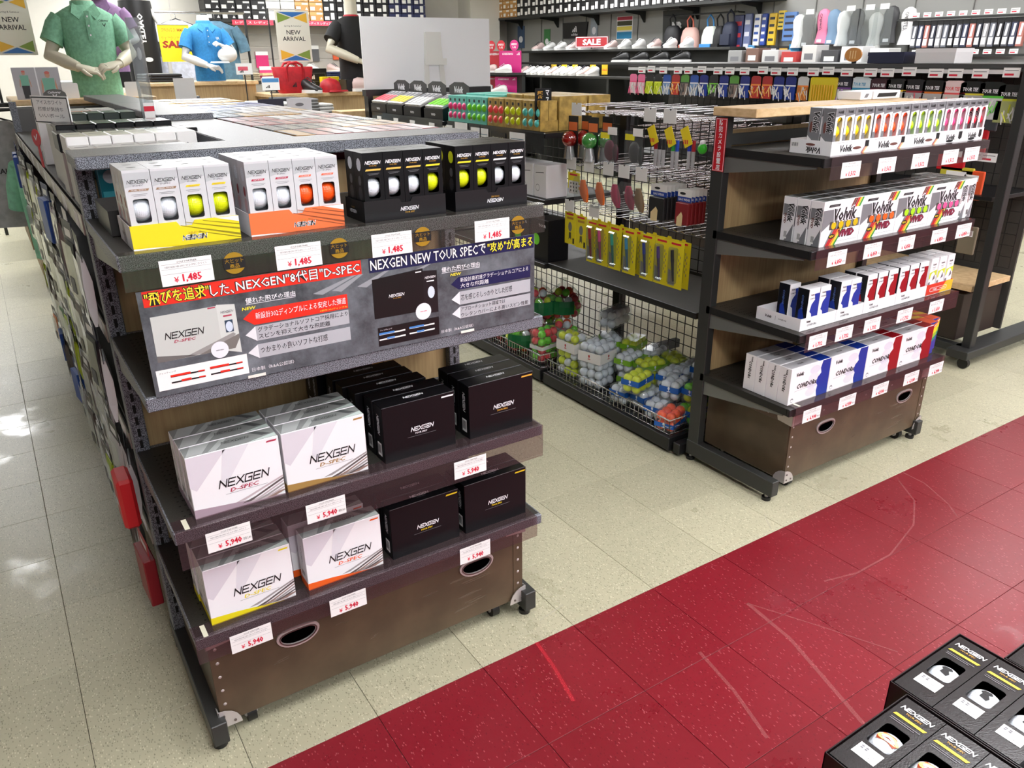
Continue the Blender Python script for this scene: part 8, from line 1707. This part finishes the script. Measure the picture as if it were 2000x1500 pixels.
gbag = thing('golf_bag', 'black golf bag with white lettering beyond the mauve mannequin', 'golf bag', (1.47, 8.6, 0)); MB().loft([ering(0, 0, z, a, a, 18) for z, a in ((.02, .13), (.1, .14), (.9, .13), (1.62, .15), (1.9, .15), (2.02, .14))], mat('gbag', (22, 22, 24), .5)).obj('body', gbag); mb = MB(); mb.text('OAKLEY', (0, -.152, 1.78), -ZA, -XA, LOGOW, .26, .05, .04); mb.poly(ell(.02, 1.52, .035, .02, 14), V3((0, -.152, 0)), FX, FZ, LOGOW, .001); mb.obj('lettering', gbag); MB().tube([(.11, -.06, 1.95), (.2, -.12, 1.75), (.2, -.1, 1.4), (.1, -.08, 1.2)], .02, mat('gstrap', (210, 210, 210), .5), 8).obj('strap', gbag); MB().cbox(-.09, .09, -.21, -.13, .9, 1.4, mat('gbag', (22, 22, 24), .5), .02).obj('pocket', gbag); MB().cyl((0, 0, 0), (0, 0, .025), .135, BLK, 18).obj('base', gbag)
t = thing('display_shelf_rack', 'dark open rack with folded goods behind the mannequins', 'rack', (2.45, 9.9, 0))
for z in (.6, .95, 1.28): MB().box(-1.9, 1.6, -.2, .2, z-.03, z, CHAR).obj('shelf', t)
for x in (-1.88, -.6, .6, 1.58): MB().box(x-.02, x+.02, -.2, .2, 0, 1.25, DKF).obj('post', t)
for k in range(9):
    c = FABR[k % 6]; folded((.85+k*.38, 9.9, 1.2805), c, 'rk%d' % (k % 6), 'folded garment pile on the dark open rack, %s one' % ('white', 'black', 'navy', 'light grey', 'slate', 'sand', 'second white', 'second black', 'second navy')[k], .30, 2 + k % 3)
# slat wall goods behind the blue mannequin
for k in range(9): tag(MB().box(2.9, 7.0, WY-.012, WY-.001, .5+k*.17, .655+k*.17, SLAT).obj('trim_%d' % (k+30)), kind='structure')
for k, (x, z, c, nm) in enumerate(((4.10, 1.80, (110, 160, 70), 'green'), (3.72, 1.62, (206, 40, 110), 'magenta'), (4.9, 1.72, (214, 90, 50), 'orange'), (5.1, 1.55, (60, 60, 64), 'charcoal'), (4.5, 1.70, (90, 90, 92), 'grey'), (3.75, 1.42, (216, 60, 120), 'pink'), (5.3, 1.40, (226, 120, 60), 'amber'))):
    t = thing('sock_pack', '%s carded sock pack on the slatted back wall' % nm, 'sock pack', (x, WY-.02, z)); MB().box(-.09, .09, -.02, 0, -.22, 0, mat('sock_%d' % k, c, .6)).obj('body', t); MB().box(-.09, .09, -.022, -.018, -.05, 0, PAPER).obj('header', t)
for k in range(5): (SHW if k % 2 else SHP).put((4.1+k*.32, WY-.22, 1.3305), .4, 'shoe on the back wall shelf below the sock packs', 'shoes on the back wall')
tag(MB().box(3.6, 6.6, WY-.36, WY-.013, 1.30, 1.33, BEECH).obj('wall_shelf'), 'pale wood shelf low on the slatted back wall', 'wall shelf')
# grey clothes heaps beside the brown table: caps on a table
t4 = thing('display_table', 'dark low table of folded trousers and caps between the mannequins', 'table', (2.05, 6.35, 0)); MB().cbox(-.40, .38, -.28, .28, 1.10, 1.125, CHAR, .003).obj('top', t4)
for x in (-.37, .35):
    for y in (-.25, .25): MB().box(x-.02, x+.02, y-.02, y+.02, 0, 1.10, CHAR).obj('leg', t4)
for k, (x, y, c, nm, w) in enumerate(((1.80, 6.25, (40, 42, 46), 'dark', .2), (1.98, 6.22, (206, 206, 206), 'white', .14), (2.16, 6.25, (130, 130, 130), 'mid grey', .18), (2.30, 6.30, (190, 188, 184), 'light grey', .16), (1.85, 6.50, (216, 216, 216), 'pale', .2), (2.1, 6.5, (60, 62, 66), 'charcoal', .22))): folded((x, y, 1.1255), c, 'tb%d' % k, '%s folded trousers on the dark low table' % nm, w, 3+k % 3)
for k, (x, y, z, c1, lb) in enumerate(((1.90, 6.18, 1.30, (74, 134, 190), 'white shop sign with a blue heading by the blue mannequin'), (1.92, 6.9, 1.40, (222, 90, 110), 'white price sign with pink print by the blue mannequin'))):
    t = thing('shop_sign', lb, 'sign', (x, y, z)); MB().box(-.065, .065, 0, .004, 0, .085, PAPER).obj('card', t); mb = MB(); mb.poly([(-.062, .055), (.062, .055), (.062, .082), (-.062, .082)] if k == 0 else [(-.05, .03), (.03, .03), (.03, .06), (-.05, .06)], V3((0, 0, 0)), FX, FZ, mat('ssb_%d' % k, c1, .5), .0008); [mb.poly([(-.04+i*.012, .015), (-.032+i*.012, .015), (-.028+i*.009, .024+.006*i), (-.035+i*.009, .026+.006*i)], V3((0, 0, 0)), FX, FZ, INK, .0008) for i in range(3)]; mb.obj('print', t); MB().cyl((0, .006, .0-z+(1.126 if k == 0 else 0.0)), (0, .006, .01), .005, CHAR, 6).obj('stem', t)
# ------------------------------------------------------------------ things down the first aisle
jk = garment((172, 174, 178), 'jacket', .50, .62).put((.10, 5.5, 1.235), -.25, 'light grey sweatshirt hanging at the end of the aisle'); mb = MB(); mb.text('CALLAWAY', (.06, -.068, -.30), FX, FZ, INK, .22, .03, .02); mb.obj('lettering', jk)
garment((140, 206, 176), 'mint', .36, .60).put((.215, 5.02, 1.09), -1.2, 'mint green shirt hanging by the far upright')
rack2 = thing('clothes_rail', 'black clothes stand holding the sweatshirt and mint shirt', 'clothes rail', (.30, 5.6, 0)); MB().cyl((0, 0, .03), (0, 0, 1.26), .014, BLK, 10).obj('post', rack2); MB().cyl((-.26, -.10, 1.26), (.02, 0, 1.26), .010, BLK, 8).obj('arm', rack2); MB().cyl((0, 0, 0), (0, 0, .03), .14, BLK, 20).obj('base', rack2)
for k, (y, c) in enumerate(((6.6, (150, 122, 86)), (8.0, (120, 96, 70)))):
    t = thing('wood_bin', ('brown wooden bin on castors past the grey sweatshirt', 'brown wooden bin on castors further down the aisle')[k], 'bin', (.36, y, 0)); m = mat('bin_%d' % k, c, .55, grain=.1, gscale=20); MB().box(-.18, .45, -.5, -.48, .08, .62, m).box(-.18, -.16, -.48, .5, .08, .62, m).box(.43, .45, -.48, .5, .08, .62, m).box(-.18, .45, .48, .5, .08, .62, m).box(-.16, .43, -.48, .48, .08, .10, m).obj('body', t)
    for x in (-.12, .38):
        for yy in (-.42, .42): MB().cyl((x-.015, yy, .04), (x+.015, yy, .04), .04, BLK, 14).cyl((x, yy, .04), (x, yy, .085), .01, ALU, 6).obj('castor', t)
for k in range(4): garment(((60, 64, 70), (130, 170, 200), (206, 206, 204), (90, 120, 150))[k], 'bk%d' % k, .40, .60).put((.0+.02*k, 8.8+k*.5, 1.35), -1.3, 'garment on the far clothes stand, %s' % ('charcoal', 'pale blue', 'white', 'blue grey')[k], 'garments far down the aisle')
rack3 = thing('clothes_rail', 'far clothes stand at the back end of the aisle', 'clothes rail', (.03, 9.6, 0)); MB().cyl((0, -.8, 1.395), (0, .8, 1.395), .012, CHROME, 8).obj('bar', rack3); [MB().cyl((0, y, 0), (0, y, 1.395), .014, CHAR, 8).obj('post', rack3) for y in (-.8, .8)]
